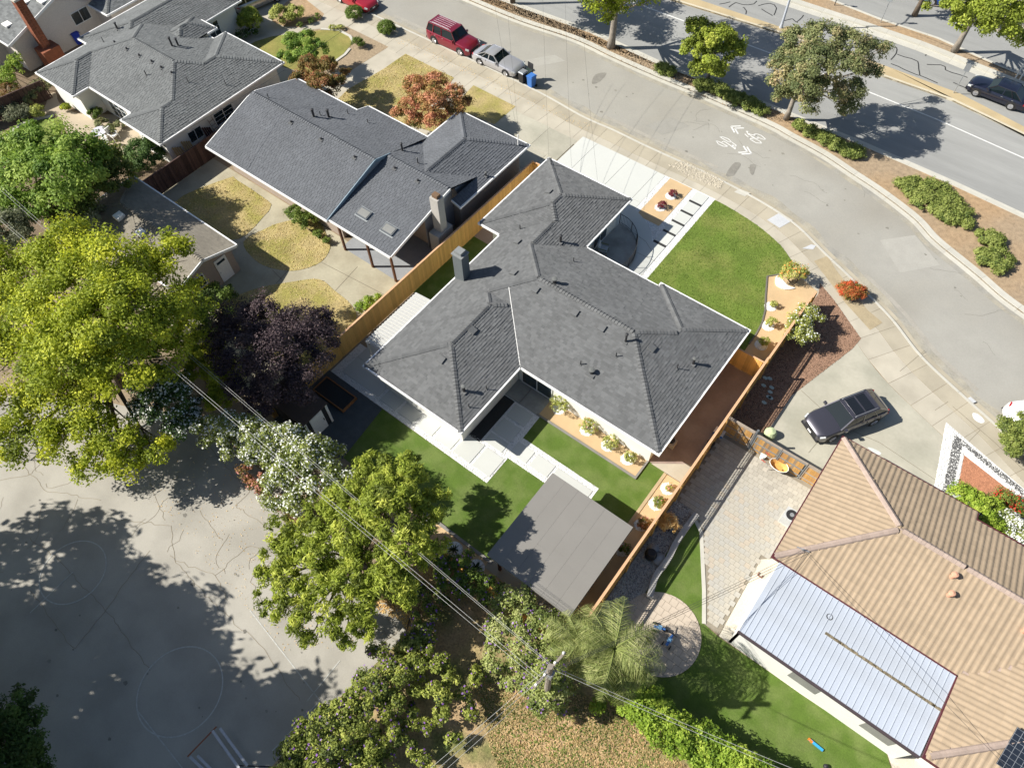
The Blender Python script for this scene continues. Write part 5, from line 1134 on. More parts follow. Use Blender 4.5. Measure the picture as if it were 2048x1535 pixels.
vine('large ragged vine thicket at the bottom between the playground and the dry lot', [(830, 1330, 1.6, .55), (795, 1345, 1.8, .6), (760, 1365, 2.0, .65), (725, 1390, 2.1, .7), (690, 1415, 2.2, .7), (655, 1440, 2.2, .75), (620, 1470, 2.3, .8), (590, 1505, 2.3, .8), (565, 1540, 2.2, .8), (850, 1300, 1.4, .45), (880, 1330, 1.5, .5), (840, 1370, 1.2, .5), (900, 1355, 1.3, .45), (870, 1395, 1.6, .6), (925, 1385, 1.0, .4), (790, 1400, 1.5, .6), (745, 1425, 1.8, .7), (700, 1460, 2.0, .75), (660, 1500, 2.1, .85), (625, 1545, 2.1, .8), (820, 1430, 1.0, .5), (780, 1460, 1.3, .6), (735, 1490, 1.6, .7), (700, 1530, 1.7, .75), (850, 1455, .9, .4), (880, 1430, 1.0, .45), (810, 1490, 1.0, .5), (770, 1530, 1.2, .6), (840, 1520, .8, .45), (905, 1480, .7, .35), (940, 1420, .8, .35), (870, 1560, .8, .5), (950, 1350, 1.0, .4), (640, 1580, 2, .9), (740, 1580, 1.4, .8)], 62000, 800, lm=leafmat('leaf_thicket', (.05, .07, .018), (.17, .20, .035), (.36, .37, .09)))
plant('ivy_hedge', 'thick bright ivy hedge between the artificial turf and the dry lot', 'hedge', P(1400, 1470), [B(1260+i*34+rnd.uniform(-8, 8), 1378+i*23+j*26, 1.5+.2*math.sin(i), .75) for i in range(11) for j in (0, 1.1)], 56000, .14, L_iv, clump=.3, nsub=30, tonec=.5)
plant('ivy_hedge', 'darker green shrub mass beneath the palm fronds', 'hedge', P(1230, 1370), [B(1230, 1370, 1.2, .7), B(1270, 1370, 1.2, .7), B(1200, 1400, .9, .5)], 8000, .13, L_iv, clump=.3, tonec=.4)
plant('conifer', 'dark green tree at the lower left corner of the playground', 'tree', P(30, 1480, 0), [B(20, 1430, 4, 1.2), B(40, 1470, 4, 1.2), B(0, 1500, 4.5, 1.4), B(70, 1520, 3, 1.0), B(20, 1560, 4, 1.4)], 20000, .13, L_dk, trunk=.15, clump=.35, tonec=.5)
# trees left of the frame that shade the playground
shade = [(-36.5, -15.2), (-30.8, -14.8), (-21.8, -13.4), (-27, -16.5), (-19, -17.5), (-43.5, -20.5), (-26, -19.5), (-34, -22), (-15.5, -17)]
for k, (x, y) in enumerate(shade):
    plant('tall_tree', 'tall spreading tree beyond the playground whose shadow covers the court', 'tree', (x, y), cloud(x, y, 7.5, 12, 4.4, 14, 1.3, 2.0), 9000, .48, L_md, trunk=.4, group='tall trees beyond the playground', clump=.8, nsub=26, limbs=False)
# street trees
def stree(label, base, blobs, n, size, lm, tr, group='street trees on the medians', **kw): return plant('street_tree', label, 'tree', P(*base), [B(*q) for q in blobs], n, size, lm, trunk=tr, group=None, tm=m_gtrunk, **kw)
stree('tall street tree with two grey trunks at the top of the picture on the median', (1222, 95), [(1205, 20, 5.5, 1.1), (1240, 10, 6, 1.2), (1215, 40, 4.6, .8), (1190, 5, 6.5, 1.2), (1260, -10, 7, 1.4), (1215, -30, 8, 1.8), (1300, 5, 6, .7), (1160, -40, 9, 1.8), (1290, -50, 9, 2), (1230, -110, 9, 2), (1170, -120, 9, 2), (1290, -120, 9, 2), (1350, -70, 8, 1.6), (1230, -160, 10, 2), (1150, -70, 8.5, 2), (1330, -120, 9, 2), (1280, -170, 10.5, 2.2), (1180, -180, 10, 2.2)], 26000, .2, L_yg, .3, clump=.4, tonec=.35)
stree('round crowned green street tree on the median above the junipers', (1415, 160), [(1400, 60, 5, 1.1), (1440, 75, 5, 1.2), (1390, 100, 4.4, 1.1), (1430, 110, 4.5, 1.2), (1470, 95, 4.2, .9), (1400, 135, 3.2, .9), (1440, 140, 3.4, .8), (1410, 80, 5.4, 1.0)], 22000, .19, L_st, .15, clump=.38, tonec=.42)
plt = [(1600, 80, 6.5, 1.4), (1650, 75, 7, 1.5), (1700, 90, 6.6, 1.4), (1745, 105, 5.6, 1.0), (1580, 120, 5.6, 1.3), (1630, 125, 7, 1.6), (1690, 135, 6.4, 1.4), (1740, 140, 5, .8), (1565, 160, 4.6, 1.1), (1610, 170, 5.6, 1.3), (1660, 180, 5.2, 1.2), (1700, 180, 5, 1.1), (1570, 195, 3.6, .9), (1620, 205, 4, .9), (1690, 215, 3.6, .8), (1715, 200, 3.8, .7), (1560, 135, 5.2, .9), (1770, 95, 4.6, .5)]
stree('wide grey green street tree with reddish tips casting a long shadow on the main road', (1572, 238), plt, 46000, .165, L_gl, .2, clump=.36, tonec=.45, tonev=.25)
stree('large green tree on the far median in the upper right corner', (1908, 103), [(1950, 30, 6.5, 1.6), (2000, 20, 7, 1.8), (2040, 40, 6.5, 1.6), (1930, 0, 7, 1.6), (1980, 55, 5.5, 1.1), (2030, 70, 5, 1.0), (1925, 45, 5.2, .9), (2000, -30, 8, 2), (1900, 10, 5.6, .8), (1850, 12, 5, .4)], 24000, .19, L_st, .24, clump=.42, tonec=.42)
stree('street tree off the top edge whose shadow falls across the main road', (1060, -30), [(1060, -90, 6, 1.8), (1100, -100, 7, 2.0), (1020, -100, 6, 1.8)], 9000, .24, L_md, .2, clump=.5)
for k, (x, y, r) in enumerate(((-33.5, 51.6, 2.4), (-38.5, 52.4, 2.6), (-27.5, 53.0, 2.2))): pass
plant('street_tree', 'street tree beyond the top edge shading the median', 'tree', (-41, 52.2), cloud(-41, 52.2, 6.5, 10, 4.0, 12, 1.3, 1.9), 12000, .26, L_md, trunk=.2, clump=.5)
plant('street_tree', 'street tree past the far side of the main road', 'tree', (-10, 72), cloud(-10, 72, 4.5, 7, 2.6, 8, 1.0, 1.4), 9000, .22, L_md, trunk=.2, clump=.5)
# front yard trees
plant('crape_myrtle', 'red and orange crape myrtle in the dry front lawn', 'tree', P(862, 250), [B(830, 170, 3.4, .9), B(870, 165, 3.6, .95), B(905, 190, 3.2, .9), B(820, 210, 3.0, .9), B(865, 205, 3.6, 1.0), B(910, 215, 2.8, .8), B(830, 240, 2.2, .7), B(870, 240, 2.4, .8), B(930, 205, 2.4, .5), B(795, 225, 2.2, .5)], 34000, .13, L_re, trunk=.1, clump=.3, cover=3, tonec=.6, tonev=.3, jit=1.2)
plant('crape_myrtle', 'dark russet crape myrtle at the corner of the long gabled house', 'tree', P(650, 205), [B(620, 130, 3.2, .9), B(655, 130, 3.2, .8), B(600, 160, 2.8, .8), B(640, 165, 3.2, .9), B(675, 165, 2.6, .7), B(650, 195, 2.2, .7), B(605, 185, 2.2, .6), B(690, 145, 2.0, .4)], 28000, .13, L_ru, trunk=.1, clump=.3, cover=3, tonec=.5, tonev=.26, jit=1.2)
plant('small_tree', 'bushy green tree behind the russet crape myrtle', 'tree', P(600, 130), [B(585, 85, 2.8, .9), B(615, 80, 2.8, .9), B(640, 100, 2.4, .7), B(575, 115, 2.2, .8), B(610, 110, 2.8, .9)], 18000, .14, L_br, trunk=.1, clump=.3, tonec=.5)
for lab, a, b, r in (('clipped oval bush beside the red parked car', 773, 55, .72), ('clipped oval bush on the sidewalk corner nearest the maroon car', 708, 26, .72)):
    plant('clipped_bush', lab, 'bush', P(a, b), [B(a, b, .5, r, .6)], 9000, .10, L_md, clump=.18, cover=4, shell=.93, tonec=.5, tonev=.1)
plant('ornamental_grass', 'bushy yellow green grass clump in the triangular bed', 'grass clump', P(573, 30), [B(560, 30, .8, 1.0, .8), B(590, 25, .8, .8), B(575, 40, .5, .7)], 8000, .14, L_pk, clump=.3, tonec=.5)
plant('box_hedge', 'clipped hedge block with flat yellow green top by the garage', 'hedge', P(495, 55), [B(492, 42, 1.0, .7, .9), B(508, 44, 1.0, .7, .9), B(500, 32, 1.0, .7, .9)], 14000, .10, L_st, clump=.2, shell=.93, cover=4)
plant('bush', 'dark low bush on the grey mulch bed', 'bush', P(715, 90), [B(714, 85, .5, .55), B(722, 88, .4, .4)], 2500, .09, L_md, clump=.2)
plant('low_shrub', 'low flowering plants at the edge of the grey mulch bed', 'shrub', P(680, 55), [B(665, 55, .2, .35), B(680, 56, .2, .4)], 1500, .08, L_pk, clump=.15)
plant('low_shrub', 'row of low green plants on the front edge of the triangular bed', 'shrub', P(630, 35), [B(635, 32, .25, .35), B(622, 42, .25, .35), B(600, 50, .25, .3)], 1800, .08, L_md, clump=.15)
plant('rose_bush', 'dark bush with pale flowers beneath the clipped hedge', 'bush', P(490, 70), [B(485, 68, .5, .6), B(505, 62, .5, .5), B(470, 75, .4, .4)], 3000, .09, L_dk, clump=.2, extra=(F_w, 60, .1))
# junipers on the median
def jun(label, pts, n): return plant('juniper', label, 'shrub', P(pts[0][0], pts[0][1]), [(*P(a, b, .3), .3, r, r, .45) for a, b, r in pts], int(n*1.3), .13, L_jn, clump=.24, cover=3, shell=.6, tonec=.5)
jun('wide spreading juniper on the brown median beside the main road', [(1830, 375, 1.1), (1870, 380, 1.2), (1850, 400, 1.1), (1900, 405, 1.1), (1810, 370, .7), (1925, 430, .8), (1905, 430, .8), (1885, 420, .9), (1935, 448, .4)], 26000)
jun('upper of two round junipers on the right of the median', [(1975, 473, .75), (1990, 480, .7)], 5000)
jun('lower of two round junipers on the right of the median', [(1975, 515, .85), (2000, 515, .9), (1995, 530, .7)], 8000)
jun('small round juniper under the round crowned street tree', [(1325, 137, .65), (1338, 142, .5)], 3500)
jun('long dark juniper row along the median kerb', [(1405, 170, .7), (1425, 172, .8), (1450, 185, .8), (1475, 197, .8), (1500, 207, .8), (1522, 220, .6), (1440, 180, .7)], 14000)
jun('ragged juniper row below the wide grey green street tree', [(1600, 250, .5), (1622, 262, .6), (1650, 277, .7), (1675, 290, .7), (1700, 300, .8), (1712, 305, .6), (1640, 272, .5)], 11000)
# right hand shrubs
plant('red_bush', 'round red tipped bush on the planting strip', 'bush', P(1705, 588), [B(1704, 580, .55, .72, .5), B(1690, 578, .5, .5), B(1718, 584, .5, .5)], 10000, .09, L_rf, clump=.2, cover=3.5, shell=.85, tonec=.55)
plant('rose_bush', 'orange flowering rose bush in the white pebble ring at the lawn corner', 'bush', P(1590, 565), [B(1585, 540, 1.0, .6), B(1603, 545, 1.0, .5), B(1570, 550, .8, .4)], 3000, .10, L_pk, clump=.25, extra=(F_o, 160, .10))
plant('rose_bush', 'tall white flowering rose over the cedar fence', 'bush', P(1600, 670), [B(1610, 625, 1.6, .7), B(1600, 650, 1.6, .8), B(1625, 630, 1.5, .6), B(1590, 670, 1.4, .6), B(1612, 665, 1.4, .7), B(1590, 640, 1.2, .5)], 10000, .10, L_pk, clump=.25, tonec=.4, extra=(F_w, 480, .10))
plant('shrub', 'olive green shrub at the right edge by the parked pickup', 'shrub', P(2035, 900), [B(2020, 860, 1.3, .8), B(2045, 870, 1.4, .9), B(2030, 890, 1.2, .7), B(2055, 850, 1.4, .8)], 11000, .12, L_vi, clump=.28, tonec=.5)
plant('hedge', 'yellow green hedge along the tan tiled roof', 'hedge', P(1950, 1040), [B(1925, 990, 1.4, .6), B(1950, 1005, 1.5, .7), B(1965, 1030, 1.6, .8), B(1985, 1055, 1.4, .7), B(1985, 1010, 1.3, .5), B(1995, 1075, 1.2, .5)], 16000, .12, L_iv, clump=.28, tonec=.6)
plant('red_bush', 'red flowering bush between the red rock bed and the yellow green hedge', 'bush', P(2010, 1020), [B(2005, 1000, .9, .6), B(2030, 1008, .9, .6), B(2015, 1018, .8, .5)], 6000, .10, L_md, clump=.25, extra=(F_r, 700, .08))
plant('rose_bush', 'white flowering oleander at the right edge beside the tan roof', 'bush', P(2035, 1080), [B(2030, 1050, 1.5, .7), B(2045, 1080, 1.5, .8), B(2025, 1075, 1.2, .5)], 8000, .12, L_vi, clump=.28, extra=(F_w, 2200, .11))
plant('dead_shrub', 'small tan dried shrub beside the curved grey wall', 'shrub', P(1335, 1062), [B(1335, 1045, .9, .5, .45), B(1345, 1052, .9, .35), B(1322, 1052, .8, .3)], 2600, .10, L_dr, clump=.2, shell=.3)
# back yard house plants
plant('bush', 'green bush against the taupe wall by the dry lawn', 'bush', P(600, 445), [B(590, 425, .9, .7), B(615, 440, .8, .6), B(600, 435, .9, .6), B(635, 470, .4, .4), B(655, 480, .3, .3)], 9000, .11, L_md, clump=.25, tonec=.6)
plant('bush', 'bright green bush against the orange cedar fence', 'bush', P(740, 615), [B(738, 605, .6, .5), B(722, 612, .5, .4), B(752, 598, .6, .4)], 4000, .10, L_iv, clump=.2)
plant('bush', 'dark vine shrub in front of the outbuilding', 'bush', P(440, 600), [B(430, 590, 1.2, .9), B(460, 585, 1.0, .6), B(400, 610, 2, 1.0), B(440, 640, 1.6, 1.0), B(420, 670, 1.8, 1.0), B(390, 650, 2.2, 1.0)], 16000, .13, L_md, clump=.3)
for lab, pts, lm in (('small yellow shrub by the garden path', [(130, 215, .4, .35)], L_yg), ('silvery shrub at the far left bed', [(30, 230, .6, .9), (50, 225, .6, .7), (15, 215, .7, .8)], L_ol), ('dark shrub beside the brown fence', [(75, 180, .9, .9), (95, 165, .9, .8), (60, 195, .7, .7)], L_gl), ('yellow shrub in the upper left bed', [(25, 140, 1.4, .9), (15, 160, 1.2, 1.0), (30, 120, 1.8, .7)], L_iv), ('small flowering shrub in the left bed', [(75, 222, .5, .6)], L_pk), ('potted green plant by the patio doors', [(188, 225, .8, .5), (196, 222, .7, .4)], L_md), ('small shrubs beside the patio table', [(205, 248, .5, .5), (222, 258, .5, .5), (240, 248, .4, .4)], L_gl), ('brown leafy shrub at the far left edge', [(15, 180, .8, 1.0), (30, 195, .8, .9)], L_ru), ('yellow tipped shrub below the table', [(228, 318, 1.2, .8), (205, 300, 1.0, .7)], L_yg)):
    plant('shrub', lab, 'shrub', P(pts[0][0], pts[0][1]), [B(*q) for q in pts], 1500+1200*len(pts), .12, lm, clump=.22)
# roses in white pebble rings
def ring(x, y, r, h=.045):
    mb = MB()
    mb.lathe(x, y, [(r, .0), (r, h*.5), (r*.8, h), (r*.2, h+.02)], 20); k = mb.obj('pebble_ring', m_peb); tag(k, None, 'pebble ring'); pebbles('pebbles', [(x+r*math.cos(i*.4), y+r*math.sin(i*.4)) for i in range(16)], 110, .03, .055, h*.7, m_peb, k, tv=.4)
    return k
RG = [('first rose from the patio door in its white pebble ring against the white wall', -11.75, 18.75, .42, 1.0, .5, L_pk, F_w), ('second rose from the patio door against the white wall', -9.55, 18.55, .42, .8, .42, L_pk, F_k), ('third rose from the patio door against the white wall', -7.95, 18.45, .42, .75, .36, L_pk, F_y), ('sparse fourth rose nearest the corner of the white wall', -6.55, 18.4, .42, .6, .28, L_pk, F_y),
      ('small seedling in the pebble ring nearest the pale triangular slab', -3.72, 18.2, .42, .3, .12, L_pk, F_k), ('young rose in the second ring along the lattice fence', -3.75, 17.0, .42, .5, .26, L_vi, F_k), ('brownish young rose in the third ring along the lattice fence, half in shade', -3.75, 15.45, .40, .5, .28, L_ru, F_k), ('dark rose in the shaded ring beside the pavilion', -3.8, 13.6, .40, .4, .2, L_md, F_k),
      ('purple leaved shrub in the upper ring of the tan bed by the driveway', -15.75, 38.7, .42, .45, .24, L_rf, None), ('purple leaved shrub in the lower ring of the tan bed by the driveway', -15.75, 37.2, .42, .45, .24, L_rf, None),
      ('bare little rose in the ring below the orange rose', -5.05, 33.65, .40, .5, .16, L_pk, None), ('thin yellow rose in the third ring from the sidewalk', -4.45, 32.1, .42, .7, .25, L_pk, None), ('thin rose in the ring nearest the cedar gate', -4.1, 30.45, .42, .6, .25, L_pk, None)]
for lab, x, y, r, z, br_, lm, fm in RG:
    k = ring(x, y, r); k['label'] = ' '.join(('white pebble ring under the '+lab).split()[:16]); k['group'] = 'white pebble rings'
    plant('rose_bush', lab, 'bush', (x+.1, y), [(x+.1, y+.05, z*.8, br_*1.35, br_*1.35, br_), (x, y, z*.5, br_*.8, br_*.8, br_*.6)], int(500+2600*br_), .075, lm if lm is not L_rf else leafmat('leaf_crimson', (.09, .015, .02), (.16, .03, .035)), clump=.14, nsub=30, extra=(fm, 24, .09) if fm else None)
pebble_o = spline(px([(1550, 560), (1556, 552), (1575, 572), (1590, 577), (1570, 580), (1553, 572)]), 3, True); k = MB().prism(pebble_o, 0, .09).obj('pebble_ring', m_peb); tag(k, 'oval white pebble ring under the orange flowering rose', 'pebble ring', 'white pebble rings')
for i, (x, y) in enumerate(((-13.2, 8.1), (-11.15, 8.05), (-9.55, 8.0))):
    k = ring(x, y, .48, .06); tag(k, ('shaded pebble ring under the palm lily farthest from the pavilion', 'shaded pebble ring under the middle palm lily of three', 'shaded pebble ring under the palm lily next to the pavilion')[i], 'pebble ring', 'white pebble rings')
    pl_ = thing('palm_lily', ('spiky dark plant farthest from the pavilion in the back bed', 'middle spiky dark plant in the back bed', 'spiky dark plant nearest the pavilion in the back bed')[i], 'plant', (x, y, 0), 'spiky plants in the back bed'); mb = MB()
    for j in range(34):
        a = rnd.uniform(0, 6.28); e = rnd.uniform(.2, 1.3); Ln = rnd.uniform(.35, .6); d = Vector((math.cos(a)*math.cos(e), math.sin(a)*math.cos(e), math.sin(e))); s_ = Vector((-math.sin(a), math.cos(a), 0))*.025; o = Vector((x, y, .08))
        mb.face([o-s_, o+s_, o+d*Ln*.7+s_*.8, o+d*Ln, o+d*Ln*.7-s_*.8], 0)
    mb.obj('leaves', L_dk, pl_)
# palms
def palm(label, a, b, z, Lf, n, seed):
    r_ = random.Random(seed); x, y = P(a, b, z); t = thing('palm_tree', label, 'palm', (x, y, 0)); MB().tube([(x, y, 0), (x+.05, y, z*.5), (x, y, z)], [.22, .17, .15], 10).obj('trunk', m_gtrunk, t)
    for k in range(n):
        az = k*2.399+r_.uniform(-.2, .2); e0 = r_.uniform(.15, 1.25); L_ = Lf*r_.uniform(.8, 1.1); pts = []; p = Vector((x, y, z)); el = e0
        for i in range(11): pts.append(p.copy()); d = Vector((math.cos(az)*math.cos(el), math.sin(az)*math.cos(el), math.sin(el))); p = p+d*L_/10; el -= (.17+.06*r_.random())
        mb = MB(); mb.tube(pts, [.03*(1-i/12) for i in range(11)], 4, .5, cap=False); side = Vector((-math.sin(az), math.cos(az), 0))
        for i in range(48):
            u = .10+.89*i/48; f = u*10; j = min(9, int(f)); q = pts[j].lerp(pts[j+1], f-j); dd = (pts[j+1]-pts[j]).normalized(); ll = .66*math.sin(math.pi*min(.97, .12+u*.85))+.08
            for s_ in (-1, 1):
                tip = q+side*s_*ll*r_.uniform(.7, 1)+dd*ll*.55+Vector((0, 0, -ll*r_.uniform(.1, 1.0))); wv = dd*.009; mid = q.lerp(tip, .5)+Vector((0, 0, .05)); tn = min(1, max(0, r_.gauss(.5, .2))); mb.face([q-wv, q+wv, mid+wv, tip, mid-wv], max(.01, tn))
        mb.obj('frond', leafmat('leaf_palm', (.08, .10, .03), (.17, .20, .06), (.38, .38, .17)), t)
    return t
palm('large feathery palm beside the round patio', 1228, 1298, 4.4, 2.75, 28, 3)
palm('smaller palm half buried in the vines beside the utility pole', 1160, 1285, 3.6, 2.1, 18, 5)

# ================================================================ vehicles
m_tyre = mat('tyre_rubber', (.02, .02, .02), var=.05, rough=.8); m_rim = mat('alloy_rim', (.6, .6, .62), metal=.8, rough=.3, var=.02); m_cglass = glass('car_glass', (.008, .014, .018), .03); m_cglass.node_tree.nodes['Principled BSDF'].inputs['Specular IOR Level'].default_value = .4; m_cglass.node_tree.nodes['Principled BSDF'].inputs['Coat Weight'].default_value = 0
m_head = glass('headlight_glass', (.5, .52, .52), .1); m_tail = glass('taillight_glass', (.45, .01, .01), .15); m_plast = mat('black_trim', (.025, .025, .027), rough=.5, var=.02)
def paint(name, c, metal=.35): return mat(name, c, rough=.28, var=.01, var2=.01, metal=metal, coat=1., spec=.5)
def car(label, cat, pos, ang, L, W, H, col, hood=.27, ws=.38, rf=.46, rr=.78, rb=.92, belt=.62, rails=False, sunroof=None, wb=None, nose=.75, tail=.85, rad=.34, group=None, noroof=False, bed=False, plate=True):
    """x forward, front at +L/2. hood: bonnet length fraction from front; ws windscreen base, rf roof front, rr roof rear, rb rear glass base (fractions from front)"""
    t = thing('parked_car', label, cat, pos, group); F = lambda s: L/2-s*L; WB = wb or L*.6
    def add(nm, mb, m, par=None, smooth=False):
        o = bpy.data.objects.new(nm, mb.mesh(nm, m, smooth)); COL.objects.link(o); o.parent = par or t; WL[o] = Vector(pos); return o
    zb = .20; bz = belt*H
    st = []
    for i in range(25):
        s = i/24
        hw = W/2*(1-.27*max(0, 1-s/.15)**2.4-.17*max(0, (s-.88)/.12)**2.4)
        if s < hood+.03: top = bz*(nose+(1-nose)*min(1, (s/(hood+.03)))**.55)-(.10 if s < .02 else 0)
        elif s > rb: top = bz*(1-(1-tail)*((s-rb)/(1-rb+1e-6))**1.4)-(.06 if s > .985 else 0)
        else: top = bz
        st.append((F(s), hw, top))
    mb = MB(); NS = []
    for (x, hw, top) in st:
        sec = [(hw*.80, zb), (hw*.97, zb+.07), (hw, zb+.25), (hw*1.0, top*.70), (hw*.965, top-.12), (hw*.90, top-.03), (hw*.72, top+.005), (hw*.35, top+.03), (0, top+.035)]
        full = [(-a, b) for a, b in sec]+[(a, b) for a, b in sec[:-1][::-1]]; k = len(mb.v); mb.v += [(x, a, b) for a, b in full]; NS.append((k, len(full)))
    for (k, n), (k2, _) in zip(NS, NS[1:]):
        for i in range(n-1): mb.f.append((k+i, k+i+1, k2+i+1, k2+i)); mb.t.append(0)
        mb.f.append((k+n-1, k, k2, k2+n-1)); mb.t.append(0)
    for (k, n), rev in ((NS[0], False), (NS[-1], True)):
        f = tuple(range(k, k+n)); mb.f.append(f if rev else f[::-1]); mb.t.append(0)
    body = add('body', mb, col, smooth=True); md = body.modifiers.new('edge', 'EDGE_SPLIT'); md.split_angle = math.radians(38)
    # greenhouse
    wb_, wr_ = W/2*.90, W/2*.72; zt = H-.05
    gl = MB(); ring_ = lambda x, w, z: [(x, -w, z), (x, w, z)]
    P0, P1, P2_, P3_ = F(ws), F(rf), F(rr), F(rb); b0 = bz-.03
    A = [(P0, -wb_, b0), (P0, wb_, b0)]; Bq = [(P1, -wr_, zt), (P1, wr_, zt)]; Cq = [(P2_, -wr_, zt), (P2_, wr_, zt)]; D = [(P3_, -wb_*.93, b0), (P3_, wb_*.93, b0)]
    xm = (P0+P3_)/2
    gl.face([A[0], A[1], Bq[1], Bq[0]]); ws_ = add('windscreen', gl, m_cglass); gl = MB(); gl.face([D[1], D[0], Cq[0], Cq[1]]); add('rear_window', gl, m_cglass)
    for s_ in (0, 1):
        g1 = MB(); q = [A[s_], Bq[s_], Cq[s_], D[s_]]; g1.face(q if s_ else q[::-1]); add('side_window', g1, m_cglass)
    pil = MB(); o = .012
    for s_ in (0, 1):
        for a, b in ((A[s_], Bq[s_]), (Bq[s_], Cq[s_]), (Cq[s_], D[s_])): pil.bar(a, b, .07, .05)
        for fr in ((.52,) if rb-ws < .5 else (.45, .78)):
            xt = P1+(P2_-P1)*fr; xb = P0+(P3_-P0)*(fr*.9+.06); pil.bar((xb, A[s_][1], b0), (xt, Bq[s_][1], zt), .08, .03)
    pil.bar(Bq[0], Bq[1], .07, .05); pil.bar(Cq[0], Cq[1], .07, .05); add('pillar', pil, col)
    if not noroof:
        rf_ = MB(); nx, ny = 8, 8; k = 0
        for i in range(nx+1):
            for j in range(ny+1):
                u, v = i/nx, j/ny*2-1; rf_.v.append((P1+.04+(P2_-P1-.08)*u, v*(wr_+.015), zt+.012+.045*(1-v*v)**.7*(1-(2*u-1)**4)**.5))
        for i in range(nx):
            for j in range(ny): q = i*(ny+1)+j; rf_.f.append((q, q+1, q+ny+2, q+ny+1)); rf_.t.append(0)
        roof = add('roof', rf_, col, smooth=True)
        if sunroof:
            a, b = sunroof; sr = MB(); 
            for c_, d_ in ((a, (a+b)/2-.01), ((a+b)/2+.01, b)): sr.box(min(F(c_), F(d_)), -wr_*.78, zt+.03, max(F(c_), F(d_)), wr_*.78, zt+.064)
            add('sunroof', sr, glass('sunroof_glass', (.01, .011, .012), .15), roof)
        if rails:
            r_ = MB()
            for s_ in (-1, 1): r_.tube([(P1-.1, s_*wr_*.93, zt+.03), (P1-.2, s_*wr_*.93, zt+.08), (P2_+.2, s_*wr_*.93, zt+.08), (P2_+.1, s_*wr_*.93, zt+.03)], .018, 6)
            add('roof_rail', r_, m_galv, roof)
        if rails == 2:
            r_ = MB()
            for i in range(5): r_.box(P2_+.25, (-.5+i*.25)-.02, zt+.045, P1-.45, (-.5+i*.25)+.02, zt+.066)
            add('roof_rib', r_, m_galv, roof)
    # wheels
    for sx, xx in ((1, F(0)-(L-WB)/2*.95), (-1, F(0)-(L-WB)/2*.95-WB)):
        for s_ in (-1, 1):
            arch = MB(); pts = [(xx+(rad+.07)*math.cos(a*math.pi/10), s_*(W/2+.004), rad+(rad+.07)*math.sin(a*math.pi/10)) for a in range(-1, 12)]; arch.face(pts if s_ < 0 else pts[::-1]); add('wheel_arch', arch, m_plast)
            w = MB(); w.tube([(xx, s_*(W/2-.2), rad), (xx, s_*(W/2-.01), rad), (xx, s_*(W/2+.018), rad)], [rad, rad, rad*.93], 22); wh = add('wheel', w, m_tyre)
            r_ = MB(); r_.tube([(xx, s_*(W/2+.015), rad), (xx, s_*(W/2+.024), rad)], rad*.62, 18)
            for q in range(5):
                an = q*2*math.pi/5; r_.bar((xx, s_*(W/2+.03), rad), (xx+math.cos(an)*rad*.6, s_*(W/2+.03), rad+math.sin(an)*rad*.6), .05, .03)
            add('rim', r_, m_rim, wh)
    # lights, mirrors, grille, plate
    for s_ in (-1, 1):
        q = MB(); q.bar((F(.012), s_*W*.40, bz*nose*.86), (F(.07), s_*W*.455, bz*nose*.95), .10, .13); add('headlight', q, m_head)
        q = MB(); q.bar((F(.993), s_*W*.36, bz*tail*.92), (F(.955), s_*W*.46, bz*tail*.92), .08, .14); add('taillight', q, m_tail)
        q = MB(); q.box(F(ws)-.28, min(s_*W*.48, s_*W*.58), bz-.02, F(ws)-.14, max(s_*W*.48, s_*W*.58), bz+.13); add('mirror', q, col)
        q = MB(); q.box(F(.60), s_*(W/2+.004)-.008, bz*.86, F(.57), s_*(W/2+.004)+.008, bz*.89); q.box(F(.78), s_*(W/2)-.008, bz*.86, F(.75), s_*(W/2)+.012, bz*.89); add('door_handle', q, m_galv)
        q = MB()
        for fx in (ws+.05, (ws+rb)/2+.03, rb-.12): q.box(F(fx)-.006, s_*(W/2*.985)-.012, .38, F(fx)+.006, s_*(W/2*.985)+.018, bz-.10)
        add('door_seam', q, m_plast)
    q = MB(); q.box(F(0)-.03, -W*.27, .36, F(0)+.012, W*.27, bz*nose*.82); add('grille', q, m_plast)
    q = MB(); q.box(F(0)-.02, -W*.40, .26, F(0)+.05, W*.40, .36); q.box(F(1)-.05, -W*.42, .26, F(1)+.02, W*.42, .40); add('bumper', q, m_plast)
    if plate: q = MB(); q.box(F(0)+.05, -.15, .38, F(0)+.058, .15, .52); add('number_plate', q, m_white)
    q = MB(); q.box(F(.99), -W*.42, .22, F(.01), W*.42, .30); add('underbody', q, m_plast)
    t.rotation_euler = (0, 0, ang); return t
def seg(a, b, z=RZ):
    p, q = P(*a, z), P(*b, z); return p, q, math.atan2(q[1]-p[1], q[0]-p[0])
# wheel positions seen in the photograph give the near side of each car
def byside(rear, front, W, z=RZ, side=1):
    p, q, a = seg(rear, front, z); cx, cy = (p[0]+q[0])/2, (p[1]+q[1])/2; n = (-math.sin(a)*side, math.cos(a)*side); return (cx+n[0]*W/2, cy+n[1]*W/2, z), a
pos, a = byside((868, 89), (920, 113), 1.93); car('maroon three row sport utility vehicle parked at the kerb', 'suv', pos, a, 5.0, 1.93, 1.80, paint('maroon_paint', (.22, .012, .03)), ws=.30, rf=.40, rr=.93, rb=.985, belt=.60, rails=2, hood=.26, rad=.39, nose=.82, tail=.95)
pos, a = byside((960, 132), (1009, 154), 1.88); car('silver two door coupe parked behind the bins', 'coupe', pos, a, 4.70, 1.88, 1.38, paint('silver_paint', (.46, .46, .48), .45), hood=.32, ws=.36, rf=.50, rr=.70, rb=.88, belt=.66, nose=.80, rad=.34)
